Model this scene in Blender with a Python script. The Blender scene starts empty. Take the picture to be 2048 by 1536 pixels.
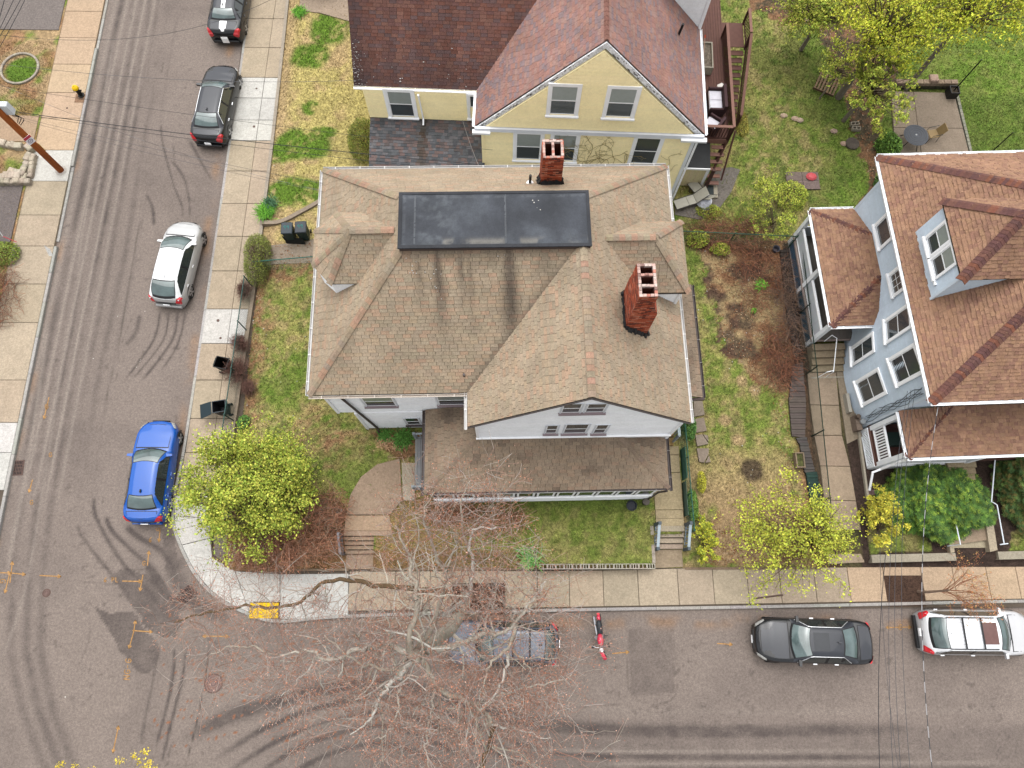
import bpy, math, random
import numpy as np
from mathutils import Vector, Matrix
random.seed(7); np.random.seed(7)
R = math.radians; PI = math.pi
S = bpy.context.scene; COL = S.collection

# ---------------------------------------------------------------- camera
FPX, CX, CY, CAMH = 1400.0, 1024.0, 768.0, 32.0        # focal length in photo pixels, picture centre, height of the drone in m
_d = np.array([1005.0 - CX, 1190.0 - CY, FPX]); _d /= np.linalg.norm(_d)   # straight down, seen from the camera
_y = np.array([0, -1.0, 0]); _y -= _y.dot(_d) * _d; _y /= np.linalg.norm(_y)
_x = np.cross(_y, -_d)
def at(px, py, z=0.0):
    "ground-plan point at height z under a point measured in the photograph"
    r = np.array([px - CX, py - CY, FPX]); t = (CAMH - z) / r.dot(_d)
    return Vector((r.dot(_x) * t, r.dot(_y) * t, z))
cam = bpy.data.objects.new('camera', bpy.data.cameras.new('camera')); COL.objects.link(cam)
cam.data.sensor_width = 36; cam.data.lens = FPX / 2048 * 36; cam.data.clip_start = .5; cam.data.clip_end = 900
cam.matrix_world = Matrix(((_x[0], -_x[1], -_x[2], 0), (_y[0], -_y[1], -_y[2], 0), (-_d[0], _d[1], _d[2], CAMH), (0, 0, 0, 1)))
S.camera = cam

# ---------------------------------------------------------------- sky, sun, exposure (bright overcast)
W = bpy.data.worlds.new('World'); S.world = W; W.use_nodes = True
wn = W.node_tree; wn.nodes.clear()
sky = wn.nodes.new('ShaderNodeTexSky'); sky.sky_type = 'NISHITA'; sky.sun_disc = False
SUN_EL, SUN_AZ = 72.0, 348.0
sky.sun_elevation = R(SUN_EL); sky.sun_rotation = R(SUN_AZ); sky.dust_density = 4.0; sky.air_density = 1.2
hs = wn.nodes.new('ShaderNodeHueSaturation'); hs.inputs['Saturation'].default_value = .08
bg = wn.nodes.new('ShaderNodeBackground'); bg.inputs['Strength'].default_value = .12
wo = wn.nodes.new('ShaderNodeOutputWorld')
wn.links.new(sky.outputs[0], hs.inputs['Color']); wn.links.new(hs.outputs[0], bg.inputs[0]); wn.links.new(bg.outputs[0], wo.inputs[0])
sl = bpy.data.lights.new('sun', 'SUN'); sl.energy = 1.35; sl.angle = R(85); sl.color = (1, .97, .93)
so = bpy.data.objects.new('sun', sl); COL.objects.link(so)
so.rotation_euler = (R(90 - SUN_EL), 0, R(180 - SUN_AZ))
S.view_settings.view_transform = 'Standard'; S.view_settings.look = 'None'; S.view_settings.gamma = 1
S.view_settings.use_curve_mapping = False; S.view_settings.exposure = 1.3
S.cycles.max_bounces = 5; S.cycles.diffuse_bounces = 3; S.cycles.glossy_bounces = 3
S.cycles.transmission_bounces = 4; S.cycles.transparent_max_bounces = 8
S.render.film_transparent = False

# ---------------------------------------------------------------- colour helpers and materials
def lin(c): c /= 255.0; return c / 12.92 if c <= .04045 else ((c + .055) / 1.055) ** 2.4
KH = .40                                     # photo value -> base colour for a surface that faces the sky
def C(r, g, b, k=KH): return (lin(r) * k, lin(g) * k, lin(b) * k)
def jit(c, a=.1, h=.03):
    f = 1 + random.uniform(-a, a)
    return tuple(max(0, x * f * (1 + random.uniform(-h, h))) for x in c)
def mixc(a, b, t): return tuple(a[i] * (1 - t) + b[i] * t for i in range(3))
_M = {}
def mat(name, col=None, rough=.85, metal=0, noise=.12, scale=6.0, fine=None, bump=0.0, bscale=40.0, coat=0, spec=.22, trans=0, alpha=1, ramp=None, stretch=None, aniso=None):
    """col None: colour comes from the 'Col' attribute of the mesh; noise: brightness variation; fine: (amount, scale) grain"""
    if name in _M: return _M[name]
    m = bpy.data.materials.new(name); m.use_nodes = True; nt = m.node_tree; N = nt.nodes; Lk = nt.links
    p = N['Principled BSDF']; p.inputs['Roughness'].default_value = rough; p.inputs['Metallic'].default_value = metal
    p.inputs['Coat Weight'].default_value = coat; p.inputs['Coat Roughness'].default_value = .04; p.inputs['Specular IOR Level'].default_value = spec
    if trans: p.inputs['Transmission Weight'].default_value = trans
    g = N.new('ShaderNodeNewGeometry'); vec = g.outputs['Position']
    if stretch:
        mp = N.new('ShaderNodeMapping'); mp.inputs['Scale'].default_value = stretch; Lk.new(vec, mp.inputs[0]); vec = mp.outputs[0]
    if col is None:
        a = N.new('ShaderNodeAttribute'); a.attribute_name = 'Col'; src = a.outputs['Color']
    else:
        a = N.new('ShaderNodeRGB'); a.outputs[0].default_value = (*col, 1); src = a.outputs[0]
    def mul(src, amt, sc, det):
        n = N.new('ShaderNodeTexNoise'); n.inputs['Scale'].default_value = sc; n.inputs['Detail'].default_value = det; Lk.new(vec, n.inputs['Vector'])
        r = N.new('ShaderNodeMapRange'); r.inputs[1].default_value = .3; r.inputs[2].default_value = .7
        r.inputs[3].default_value = 1 - amt; r.inputs[4].default_value = 1 + amt; Lk.new(n.outputs[0], r.inputs[0])
        v = N.new('ShaderNodeVectorMath'); v.operation = 'SCALE'; Lk.new(src, v.inputs[0]); Lk.new(r.outputs[0], v.inputs['Scale'])
        return v.outputs[0]
    if noise: src = mul(src, noise, scale, 4)
    if fine: src = mul(src, fine[0], fine[1], 2); src = mul(src, fine[0] * .8, fine[1] * .37, 3)
    Lk.new(src, p.inputs['Base Color'])
    if bump:
        n = N.new('ShaderNodeTexNoise'); n.inputs['Scale'].default_value = bscale; n.inputs['Detail'].default_value = 3; Lk.new(vec, n.inputs['Vector'])
        b = N.new('ShaderNodeBump'); b.inputs['Strength'].default_value = min(1, bump); b.inputs['Distance'].default_value = .02
        Lk.new(n.outputs[0], b.inputs['Height']); Lk.new(b.outputs[0], p.inputs['Normal'])
    _M[name] = m; return m

# ---------------------------------------------------------------- mesh builder
class MB:
    def __init__(s): s.v = []; s.f = []; s.c = []; s.col = (.5, .5, .5)
    def face(s, pts, col=None):
        n = len(s.v); s.v.extend(tuple(p) for p in pts); s.f.append(tuple(range(n, n + len(pts)))); s.c.append(col or s.col)
    def idx(s, verts, faces, col=None):
        n = len(s.v); s.v.extend(tuple(p) for p in verts)
        for f in faces: s.f.append(tuple(i + n for i in f)); s.c.append(col or s.col)
    def box(s, x0, x1, y0, y1, z0, z1, col=None, rot=0, piv=None, bev=0):
        P = [(x, y, z) for z in (z0, z1) for x, y in ((x0, y0), (x1, y0), (x1, y1), (x0, y1))]
        if bev:
            b = bev
            P = [(x0, y0, z0), (x1, y0, z0), (x1, y1, z0), (x0, y1, z0), (x0, y0, z1 - b), (x1, y0, z1 - b), (x1, y1, z1 - b), (x0, y1, z1 - b),
                 (x0 + b, y0 + b, z1), (x1 - b, y0 + b, z1), (x1 - b, y1 - b, z1), (x0 + b, y1 - b, z1)]
        if rot:
            cx, cy = piv or ((x0 + x1) / 2, (y0 + y1) / 2); ca, sa = math.cos(rot), math.sin(rot)
            P = [(cx + (x - cx) * ca - (y - cy) * sa, cy + (x - cx) * sa + (y - cy) * ca, z) for x, y, z in P]
        F = [(3, 2, 1, 0), (0, 1, 5, 4), (1, 2, 6, 5), (2, 3, 7, 6), (3, 0, 4, 7)]
        F += [(4, 5, 9, 8), (5, 6, 10, 9), (6, 7, 11, 10), (7, 4, 8, 11), (8, 9, 10, 11)] if bev else [(4, 5, 6, 7)]
        s.idx(P, F, col); return s
    def prism(s, poly, z0, z1, col=None):
        n = len(poly); a = sum(poly[i][0] * poly[(i + 1) % n][1] - poly[(i + 1) % n][0] * poly[i][1] for i in range(n))
        if a < 0: poly = poly[::-1]
        zf = (lambda q, z: z(q) if callable(z) else z)
        P = [(q[0], q[1], zf(q, z0)) for q in poly] + [(q[0], q[1], zf(q, z1)) for q in poly]
        s.idx(P, [tuple(range(n - 1, -1, -1)), tuple(range(n, 2 * n))] + [(i, (i + 1) % n, n + (i + 1) % n, n + i) for i in range(n)], col); return s
    def slab(s, pts, t, col=None):
        "closed plate under a planar polygon in 3D, thickness t straight down"
        n = len(pts); P = [tuple(p) for p in pts] + [(p[0], p[1], p[2] - t) for p in pts]
        s.idx(P, [tuple(range(n)), tuple(range(2 * n - 1, n - 1, -1))] + [((i + 1) % n, i, n + i, n + (i + 1) % n) for i in range(n)], col); return s
    def plate(s, o, u, v, w, h, t, col=None):
        "box from origin o along unit vectors u (w long), v (h long), thickness t along u x v"
        o, u, v = Vector(o), Vector(u).normalized(), Vector(v).normalized(); n = u.cross(v) * t; u = u * w; v = v * h
        P = [o, o + u, o + u + v, o + v]; P += [q + n for q in P]
        s.idx(P, [(3, 2, 1, 0), (4, 5, 6, 7), (0, 1, 5, 4), (1, 2, 6, 5), (2, 3, 7, 6), (3, 0, 4, 7)], col); return s
    def tube(s, pts, r, n=6, col=None, cap=True, r1=None):
        pts = [Vector(p) for p in pts]; m = len(pts); base = len(s.v); up = Vector((.13, .27, .95)).normalized()
        for i, p in enumerate(pts):
            d = (pts[min(i + 1, m - 1)] - pts[max(i - 1, 0)]); d = d.normalized() if d.length > 1e-9 else Vector((0, 0, 1))
            a = d.cross(up if abs(d.dot(up)) < .97 else Vector((1, 0, 0))).normalized(); b = d.cross(a)
            rr = r[i] if isinstance(r, (list, tuple)) else (r if r1 is None else r + (r1 - r) * i / (m - 1))
            for k in range(n):
                t = 2 * PI * k / n; q = p + (a * math.cos(t) + b * math.sin(t)) * rr; s.v.append((q.x, q.y, q.z))
        cc = col or s.col
        for i in range(m - 1):
            for k in range(n):
                s.f.append((base + i * n + k, base + i * n + (k + 1) % n, base + (i + 1) * n + (k + 1) % n, base + (i + 1) * n + k)); s.c.append(cc)
        if cap: s.f.append(tuple(base + k for k in range(n - 1, -1, -1))); s.f.append(tuple(base + (m - 1) * n + k for k in range(n))); s.c += [cc, cc]
        return s
    def lathe(s, prof, n=16, ctr=(0, 0, 0), col=None, sx=1, sy=1, cap=True):
        m = len(prof); P = [(ctr[0] + r * math.cos(2 * PI * k / n) * sx, ctr[1] + r * math.sin(2 * PI * k / n) * sy, ctr[2] + z) for r, z in prof for k in range(n)]
        F = [(i * n + k, i * n + (k + 1) % n, (i + 1) * n + (k + 1) % n, (i + 1) * n + k) for i in range(m - 1) for k in range(n)]
        if cap: F += [tuple(range(n - 1, -1, -1)), tuple((m - 1) * n + k for k in range(n))]
        s.idx(P, F, col); return s
    def build(s, name, m, parent=None, smooth=False, **k):
        me = bpy.data.meshes.new(name); me.from_pydata(s.v, [], s.f); me.materials.append(m)
        a = me.attributes.new('Col', 'FLOAT_COLOR', 'FACE')
        if s.c: a.data.foreach_set('color', np.array([(*c[:3], 1.0) for c in s.c], dtype=np.float32).ravel())
        if smooth: me.polygons.foreach_set('use_smooth', [True] * len(me.polygons))
        o = bpy.data.objects.new(name, me); COL.objects.link(o)
        if parent is not None: o.parent = parent
        tag(o, **k); return o
def tag(o, label=None, cat=None, group=None, kind=None):
    if label: o['label'] = label
    if cat: o['category'] = cat
    if group: o['group'] = group
    if kind: o['kind'] = kind
    return o
def thing(name, label, cat, loc=(0, 0, 0), rot=0, group=None):
    o = bpy.data.objects.new(name, None); COL.objects.link(o); o.empty_display_size = .3
    o.location = loc; o.rotation_euler = (0, 0, rot); return tag(o, label, cat, group)
def copy_tree(o, parent=None):
    c = o.copy(); COL.objects.link(c)
    if parent is not None: c.parent = parent
    for ch in o.children: copy_tree(ch, c)
    return c
def np_mesh(name, V, F, cols, m, parent=None, point=False, smooth=False, **k):
    "mesh from numpy arrays; cols per face (or per point)"
    me = bpy.data.meshes.new(name); V = np.asarray(V, dtype=np.float32); F = np.asarray(F, dtype=np.int32); nf, w = F.shape
    me.vertices.add(len(V)); me.vertices.foreach_set('co', V.ravel()); me.loops.add(nf * w); me.loops.foreach_set('vertex_index', F.ravel())
    me.polygons.add(nf); me.polygons.foreach_set('loop_start', np.arange(0, nf * w, w, dtype=np.int32)); me.update(calc_edges=True)
    a = me.attributes.new('Col', 'FLOAT_COLOR', 'POINT' if point else 'FACE')
    c = np.ones((len(V) if point else nf, 4), dtype=np.float32); c[:, :3] = cols; a.data.foreach_set('color', c.ravel())
    if smooth: me.polygons.foreach_set('use_smooth', [True] * nf)
    me.materials.append(m); o = bpy.data.objects.new(name, me); COL.objects.link(o)
    if parent is not None: o.parent = parent
    tag(o, **k); return o
# value noise for laying out grass, soil and wear
_rg = np.random.RandomState(3); _tab = _rg.rand(256, 256)
def vn(x, y, s=1.0, o=0):
    x = np.asarray(x, float) * s + o * 17.3 + 500; y = np.asarray(y, float) * s + o * 9.7 + 500
    xi = np.floor(x).astype(int); yi = np.floor(y).astype(int); fx = x - xi; fy = y - yi; fx = fx * fx * (3 - 2 * fx); fy = fy * fy * (3 - 2 * fy)
    t = lambda a, b: _tab[a % 256, b % 256]
    return (t(xi, yi) * (1 - fx) + t(xi + 1, yi) * fx) * (1 - fy) + (t(xi, yi + 1) * (1 - fx) + t(xi + 1, yi + 1) * fx) * fy
def fbm(x, y, s=1.0, o=0, n=4): return sum(vn(x, y, s * 2 ** i, o + i * 3) * .5 ** (i + 1) for i in range(n)) / (1 - .5 ** n)
def sst(a, b, x): t = np.clip((x - a) / (b - a), 0, 1); return t * t * (3 - 2 * t)
def inpoly(x, y, poly):
    x = np.asarray(x, float); y = np.asarray(y, float); r = np.zeros(x.shape, bool); n = len(poly); j = n - 1
    for i in range(n):
        xi, yi = poly[i][:2]; xj, yj = poly[j][:2]
        if yi != yj: r ^= ((yi > y) != (yj > y)) & (x < (xj - xi) * (y - yi) / (yj - yi) + xi)
        j = i
    return r
def pxpoly(pts, z=0.3): return [tuple(at(p[0], p[1], z)[:2]) for p in pts]
def smoothline(pts, per=8):
    P = [np.array(p, float) for p in pts]; P = [2 * P[0] - P[1]] + P + [2 * P[-1] - P[-2]]; out = []
    for i in range(1, len(P) - 2):
        a, b, c, d = P[i - 1:i + 3]
        for k in range(per):
            t = k / per; out.append(.5 * (2 * b + (c - a) * t + (2 * a - 5 * b + 4 * c - d) * t * t + (3 * b - a - 3 * c + d) * t ** 3))
    out.append(P[-2]); return out
def distline(x, y, pts):
    "distance of points to a polyline and position along it (0..1)"
    best = np.full(x.shape, 1e9); along = np.zeros(x.shape); n = len(pts) - 1
    for i in range(n):
        a, b = pts[i], pts[i + 1]; dx, dy = b[0] - a[0], b[1] - a[1]; L = dx * dx + dy * dy + 1e-12
        t = np.clip(((x - a[0]) * dx + (y - a[1]) * dy) / L, 0, 1); d = np.hypot(x - a[0] - t * dx, y - a[1] - t * dy)
        m = d < best; best[m] = d[m]; along[m] = (i + t[m]) / n
    return best, along
# ================================================================ GROUND, ROADS, PAVEMENTS
base = MB(); base.face([(-400, -400, -.25), (400, -400, -.25), (400, 400, -.25), (-400, 400, -.25)], C(125, 130, 85))
base.build('ground', mat('far_ground', noise=.3, scale=.05, rough=1), kind='structure')
SWC, SWC2, SWC3 = C(204, 186, 162), C(230, 227, 220), C(216, 188, 158)

def strokes_mask(X, Y, strokes):
    m = np.zeros(X.shape)
    for pts, w, a in strokes:
        P = smoothline([tuple(at(*p)[:2]) for p in pts], 5); P = np.array(P)
        lo = P.min(0) - w * 3; hi = P.max(0) + w * 3
        sel = (X > lo[0]) & (X < hi[0]) & (Y > lo[1]) & (Y < hi[1])
        if not sel.any(): continue
        x, y = X[sel], Y[sel]; d, t = distline(x, y, P)
        e = np.exp(-(d / w) ** 2) * sst(0, .12, t) * sst(1, .88, t) * (.78 + .44 * fbm(x, y, 1.3, 4))
        m[sel] = np.maximum(m[sel], a * e) if a > 0 else m[sel] + a * e
    return m
ARCS = [  # tyre tracks and damp bands measured in the photograph: points, half width (m), darkness
    ([(331, 1500), (450, 1437), (560, 1402), (680, 1372), (800, 1372), (930, 1405), (1060, 1445), (1250, 1462), (1600, 1462), (2060, 1455)], .3, .8),
    ([(400, 1540), (520, 1462), (640, 1415), (760, 1397), (900, 1430), (1040, 1490), (1200, 1512), (1600, 1514), (2060, 1512)], .13, .75),
    ([(430, 1560), (560, 1480), (690, 1437), (780, 1425), (900, 1462), (1000, 1510), (1120, 1560)], .13, .7),
    ([(500, 1560), (610, 1490), (760, 1452), (880, 1490), (1010, 1560)], .14, .75),
    ([(560, 1560), (660, 1508), (760, 1487), (860, 1515), (930, 1560)], .14, .7),
    ([(1200, 1540), (1600, 1540), (2060, 1538)], .2, .55),
    ([(188, 984), (190, 1028), (211, 1072), (249, 1131), (300, 1185), (350, 1260)], .09, .75), ([(211, 1028), (223, 1060), (264, 1101), (308, 1140), (345, 1200)], .1, .8),
    ([(249, 1049), (278, 1075), (322, 1101), (350, 1140)], .13, .85), ([(152, 1043), (164, 1072), (199, 1119), (250, 1180), (290, 1230)], .08, .6),
    ([(372, 1285), (366, 1350), (352, 1408), (337, 1467), (320, 1540)], .07, .8), ([(349, 1285), (346, 1350), (331, 1423), (308, 1508)], .08, .7),
    ([(320, 1290), (308, 1350), (293, 1423), (280, 1500)], .09, .5), ([(322, 243), (325, 284), (346, 366), (363, 410), (366, 440)], .06, .75),
    ([(337, 316), (366, 351), (378, 401), (380, 440)], .07, .7), ([(378, 278), (400, 320), (425, 362)], .08, .75), ([(345, 280), (352, 330), (380, 380)], .05, .5),
    ([(290, 385), (305, 415), (308, 455)], .1, .7), ([(322, 617), (313, 664), (296, 699), (246, 765)], .06, .75), ([(356, 617), (349, 669), (325, 710), (281, 765)], .07, .7),
    ([(372, 617), (363, 664), (349, 702), (319, 746)], .06, .6), ([(338, 617), (331, 668), (310, 705), (262, 762)], .05, .6), ([(280, 625), (272, 664), (249, 693)], .12, .5),
    ([(290, 1120), (330, 1190), (372, 1220)], .2, .8), ([(270, 620), (240, 700), (232, 780)], .02, .4),
    ([(360, 1110), (350, 1150), (390, 1205), (470, 1245)], .35, .6)]
LIGHTS = [([(100, 620), (60, 900), (10, 1160)], .1, .45), ([(140, 620), (90, 950), (50, 1180), (0, 1330)], .07, .35), ([(230, 60), (150, 560)], .08, .4),
          ([(600, 1428), (750, 1408), (860, 1425), (1000, 1478), (1150, 1502), (2060, 1500)], .06, .45), ([(540, 1500), (650, 1450), (760, 1437), (900, 1476), (1010, 1536)], .06, .4),
          ([(1150, 1528), (2060, 1525)], .06, .4), ([(1150, 1418), (1400, 1425), (2060, 1420)], .12, .12)]
CRACKS = [([(419, 1276), (410, 1358), (395, 1437), (369, 1540)], .025, .9), ([(285, 390), (270, 500), (235, 700), (205, 830)], .02, .5), ([(160, 1132), (270, 1140), (300, 1135)], .02, .45),
          ([(150, 1163), (260, 1170), (330, 1168)], .02, .4), ([(1255, 1255), (1264, 1390), (1350, 1392), (1347, 1255)], .03, .35), ([(1150, 1310), (1200, 1340), (1254, 1330)], .02, .25), ([(1347, 1290), (1420, 1288), (1500, 1296)], .015, .3), ([(1000, 1400), (1100, 1420), (1230, 1410), (1330, 1430)], .018, .35), ([(1560, 1360), (1640, 1400), (1700, 1396), (1800, 1430)], .015, .3), ([(150, 1350), (180, 1270), (170, 1200)], .018, .4), ([(175, 1345), (240, 1355), (250, 1350)], .018, .4), ([(60, 1240), (130, 1300), (175, 1350)], .015, .35), ([(250, 100), (262, 200), (255, 300)], .018, .35), ([(1900, 1330), (1960, 1390), (2050, 1400)], .015, .3)]
WET = [[(187, 1212), (222, 1226), (263, 1226), (293, 1262), (322, 1292), (318, 1330), (293, 1348), (272, 1340), (252, 1320), (231, 1285), (205, 1240)],
       [(216, 1153), (240, 1140), (300, 1150), (330, 1190), (352, 1206), (363, 1240), (350, 1275), (322, 1275), (292, 1255), (263, 1212)],
       [(320, 1060), (345, 1050), (352, 1120), (375, 1170), (352, 1175), (330, 1120)]]
def road_colour(X, Y):
    asph = np.array(C(156, 142, 133)); wet = np.array(C(100, 90, 86)); pale = np.array(C(184, 171, 160)); tan = np.array(C(172, 138, 110))
    n = fbm(X, Y, .35, 1); n2 = fbm(X, Y, 2.2, 5)
    u = X - .012 * (Y - 15)
    d = np.zeros(X.shape); on_w = (X < -14.2) * sst(2.5, 6, Y + (X + 19) * .3)
    for c0, w, a in ((-21.75, .2, .75), (-21.2, .16, .55), (-20.75, .14, .7), (-20.2, .16, .75), (-19.65, .17, .6), (-19.0, .2, .5), (-18.45, .12, .35)):
        wob = .3 * (vn(Y * .15, X * 0 + c0, 1.0, 2) - .5); d = np.maximum(d, a * np.exp(-((u - c0 - wob) / w) ** 2) * on_w * np.clip(.1 + 1.5 * fbm(X * 2.5, Y * .18, 1, 7) - .25 * sst(.5, .7, fbm(X, Y, .8, 19)), 0, 1.1))
    ll = np.zeros(X.shape)
    for c0, w, a in ((-21.47, .07, .5), (-20.98, .07, .5), (-20.47, .06, .6), (-19.92, .07, .4), (-22.1, .12, .3)):
        ll = np.maximum(ll, a * np.exp(-((u - c0) / w) ** 2) * on_w)
    d = np.maximum(d, .30 * sst(.4, .7, n) + .2 * on_w * np.exp(-((u + 20.3) / 1.8) ** 2))
    # bands run on southwards from the west street and swing left
    for k, (px, a) in enumerate(((20, .5), (52, .6), (80, .5))):
        P = [at(px + 30, 950)[:2], at(px + 8, 1120)[:2], at(px, 1300)[:2], at(px + 25, 1420)[:2], at(px + 70, 1540)[:2]]
        dd, t = distline(X, Y, P); d = np.maximum(d, a * np.exp(-(dd / .22) ** 2) * sst(0, .1, t))
    sm = strokes_mask(X, Y, ARCS); d = np.maximum(d, np.clip(sm * 1.4, 0, .88)); d = np.maximum(d, .42 * sst(-5.0, -5.6, Y + .3 * (n - .5)) * sst(-12, -6, X))
    for p in WET:
        q = pxpoly(p, 0); dx = .25 * (fbm(X, Y, 1.5, 9) - .5); ins = inpoly(X + dx, Y + dx, q).astype(float); d = np.maximum(d, .7 * ins)
    q = pxpoly([(1258, 1257), (1347, 1256), (1350, 1388), (1264, 1390)], 0); d = np.where(inpoly(X, Y, q), np.maximum(d, .22 + .25 * n2), d)
    ll = np.maximum(ll, strokes_mask(X, Y, LIGHTS)); cr = strokes_mask(X, Y, CRACKS)
    d = np.clip(d * (.62 + .76 * n2), 0, 1)
    c = asph[None] * (1 - d[:, None]) + wet[None] * d[:, None]; c = c * (1 - ll[:, None]) + pale[None] * ll[:, None]
    sp_ = sst(.74, .80, fbm(X, Y, 5, 71, 2)) * .45 * sst(.5, .7, fbm(X, Y, .7, 72)); c = c * (1 - sp_[:, None]) + (wet * .8)[None] * sp_[:, None]
    # pinkish older surface in the bend, blown soil and leaves along the kerbs
    k1 = np.exp(-((X + 14.9 + .012 * (Y - 12)) / .22) ** 2) * (Y > 2.5) * sst(.42, .7, fbm(X, Y, .8, 11)); k2 = np.exp(-((Y + 1.15) / .25) ** 2) * (X > -8) * sst(.4, .65, fbm(X, Y, .9, 12))
    k3 = np.exp(-((X + 22.2) / .15) ** 2) * sst(.5, .7, fbm(X, Y, .6, 13)); kk = np.clip(k1 + k2 + .7 * k3, 0, 1) * .75
    c = c * (1 - kk[:, None]) + tan[None] * kk[:, None] * (.7 + .6 * n2[:, None])
    g = .93 + .16 * n; c = c * g[:, None]; c *= (1 - .75 * np.clip(cr, 0, 1))[:, None]
    lf = (fbm(X, Y, 9, 21, 2) > .80) * np.exp(-((X + 7) / 9) ** 2) * (Y > -6); c = np.where(lf[:, None] > .5, np.array(C(168, 110, 78))[None], c)
    return c
def grid(x0, x1, y0, y1, st, zf, name, m, colf, **k):
    nx = int((x1 - x0) / st) + 1; ny = int((y1 - y0) / st) + 1
    X, Y = np.meshgrid(np.linspace(x0, x1, nx), np.linspace(y0, y1, ny)); x = X.ravel(); y = Y.ravel()
    z = zf(x, y); i = np.arange(ny - 1)[:, None] * nx + np.arange(nx - 1)[None]; i = i.ravel()
    F = np.stack([i, i + 1, i + nx + 1, i + nx], 1)
    return np_mesh(name, np.stack([x, y, z], 1), F, colf(x, y), m, point=True, smooth=True, **k)
asphm = mat('asphalt', noise=.06, scale=3, fine=(.22, 26), rough=.85, bump=.5, bscale=90)
zero = lambda x, y: x * 0
road_w = grid(-23.0, -14.2, -9, 37, .075, zero, 'side_road', asphm, road_colour, kind='structure')
road_s = grid(-14.2, 33, -9, 1.0, .08, lambda x, y: x * 0 - .0, 'main_road', asphm, road_colour, kind='structure')
rw = MB(); rw.face([(-60, -30, -.006), (60, -30, -.006), (60, -8.9, -.006), (-60, -8.9, -.006)], C(160, 149, 140)); rw.face([(-23.2, 36.9, -.006), (-14.2, 36.9, -.006), (-14.2, 90, -.006), (-23.2, 90, -.006)], C(160, 149, 140))
rw.build('road_beyond', asphm, kind='structure')

CORN = pxpoly([(300, 1000), (415, 990), (417, 1060), (421, 1117), (466, 1145), (560, 1151), (560, 1260), (300, 1200)], .15)
road_c = grid(-14.2, -9.4, 1.0, 5.2, .08, zero, 'road_corner', asphm, road_colour, kind='structure')
# ---- terrain of the plots
def tz(x, y):
    x = np.asarray(x, float); y = np.asarray(y, float)
    h = .35 + .42 * sst(9, 5, y) * sst(-12.3, -10, x) * (1 - sst(7.7, 8.3, x)) + .03 * (fbm(x, y, .8, 30) - .5)
    h = .17 + (h - .17) * sst(-12.15, -11.3, x)
    ys = np.where((x > 1.6) & (x < 6.6), sst(1.15, 1.25, y), np.where(x > 16, sst(1.35, 1.45, y), sst(1.05, 2.0, y)))
    h = .17 + (h - .17) * ys
    # sunken lines under the footways and steps cut into the bank
    for x0, x1, y0, y1 in ((-8.3, -5.7, .6, 3.6), (6.65, 8.0, .6, 2.45)): h = np.where((x > x0) & (x < x1) & (y > y0) & (y < y1), .1, h)
    out = (x < -12.1) & (y > 6) | (x < -12.45) | (y < 1.12) | inpoly(x, y, CORN)
    return np.where(out, -.06, h)
def tzf(x, y): return float(tz(np.array([x]), np.array([y]))[0])
G1, G2, DRY, TANS, LITT, MUL, GRV, DKG = [np.array(C(*c)) for c in ((140, 156, 72), (114, 148, 50), (208, 192, 122), (202, 172, 130), (170, 126, 92), (82, 66, 58), (124, 116, 108), (88, 116, 42))]
def blob(x, y, px, py, r, z=.35, ry=None):
    c = at(px, py, z); ry = ry or r; d = np.hypot((x - c.x) / r, (y - c.y) / ry) + .5 * (fbm(x, y, 1.2, 41) - .5); return sst(1.1, .75, d)
Z_YEL = pxpoly([(600, 30), (700, 60), (705, 170), (745, 240), (740, 335), (640, 345), (640, 400), (540, 450), (530, 410)])
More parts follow.
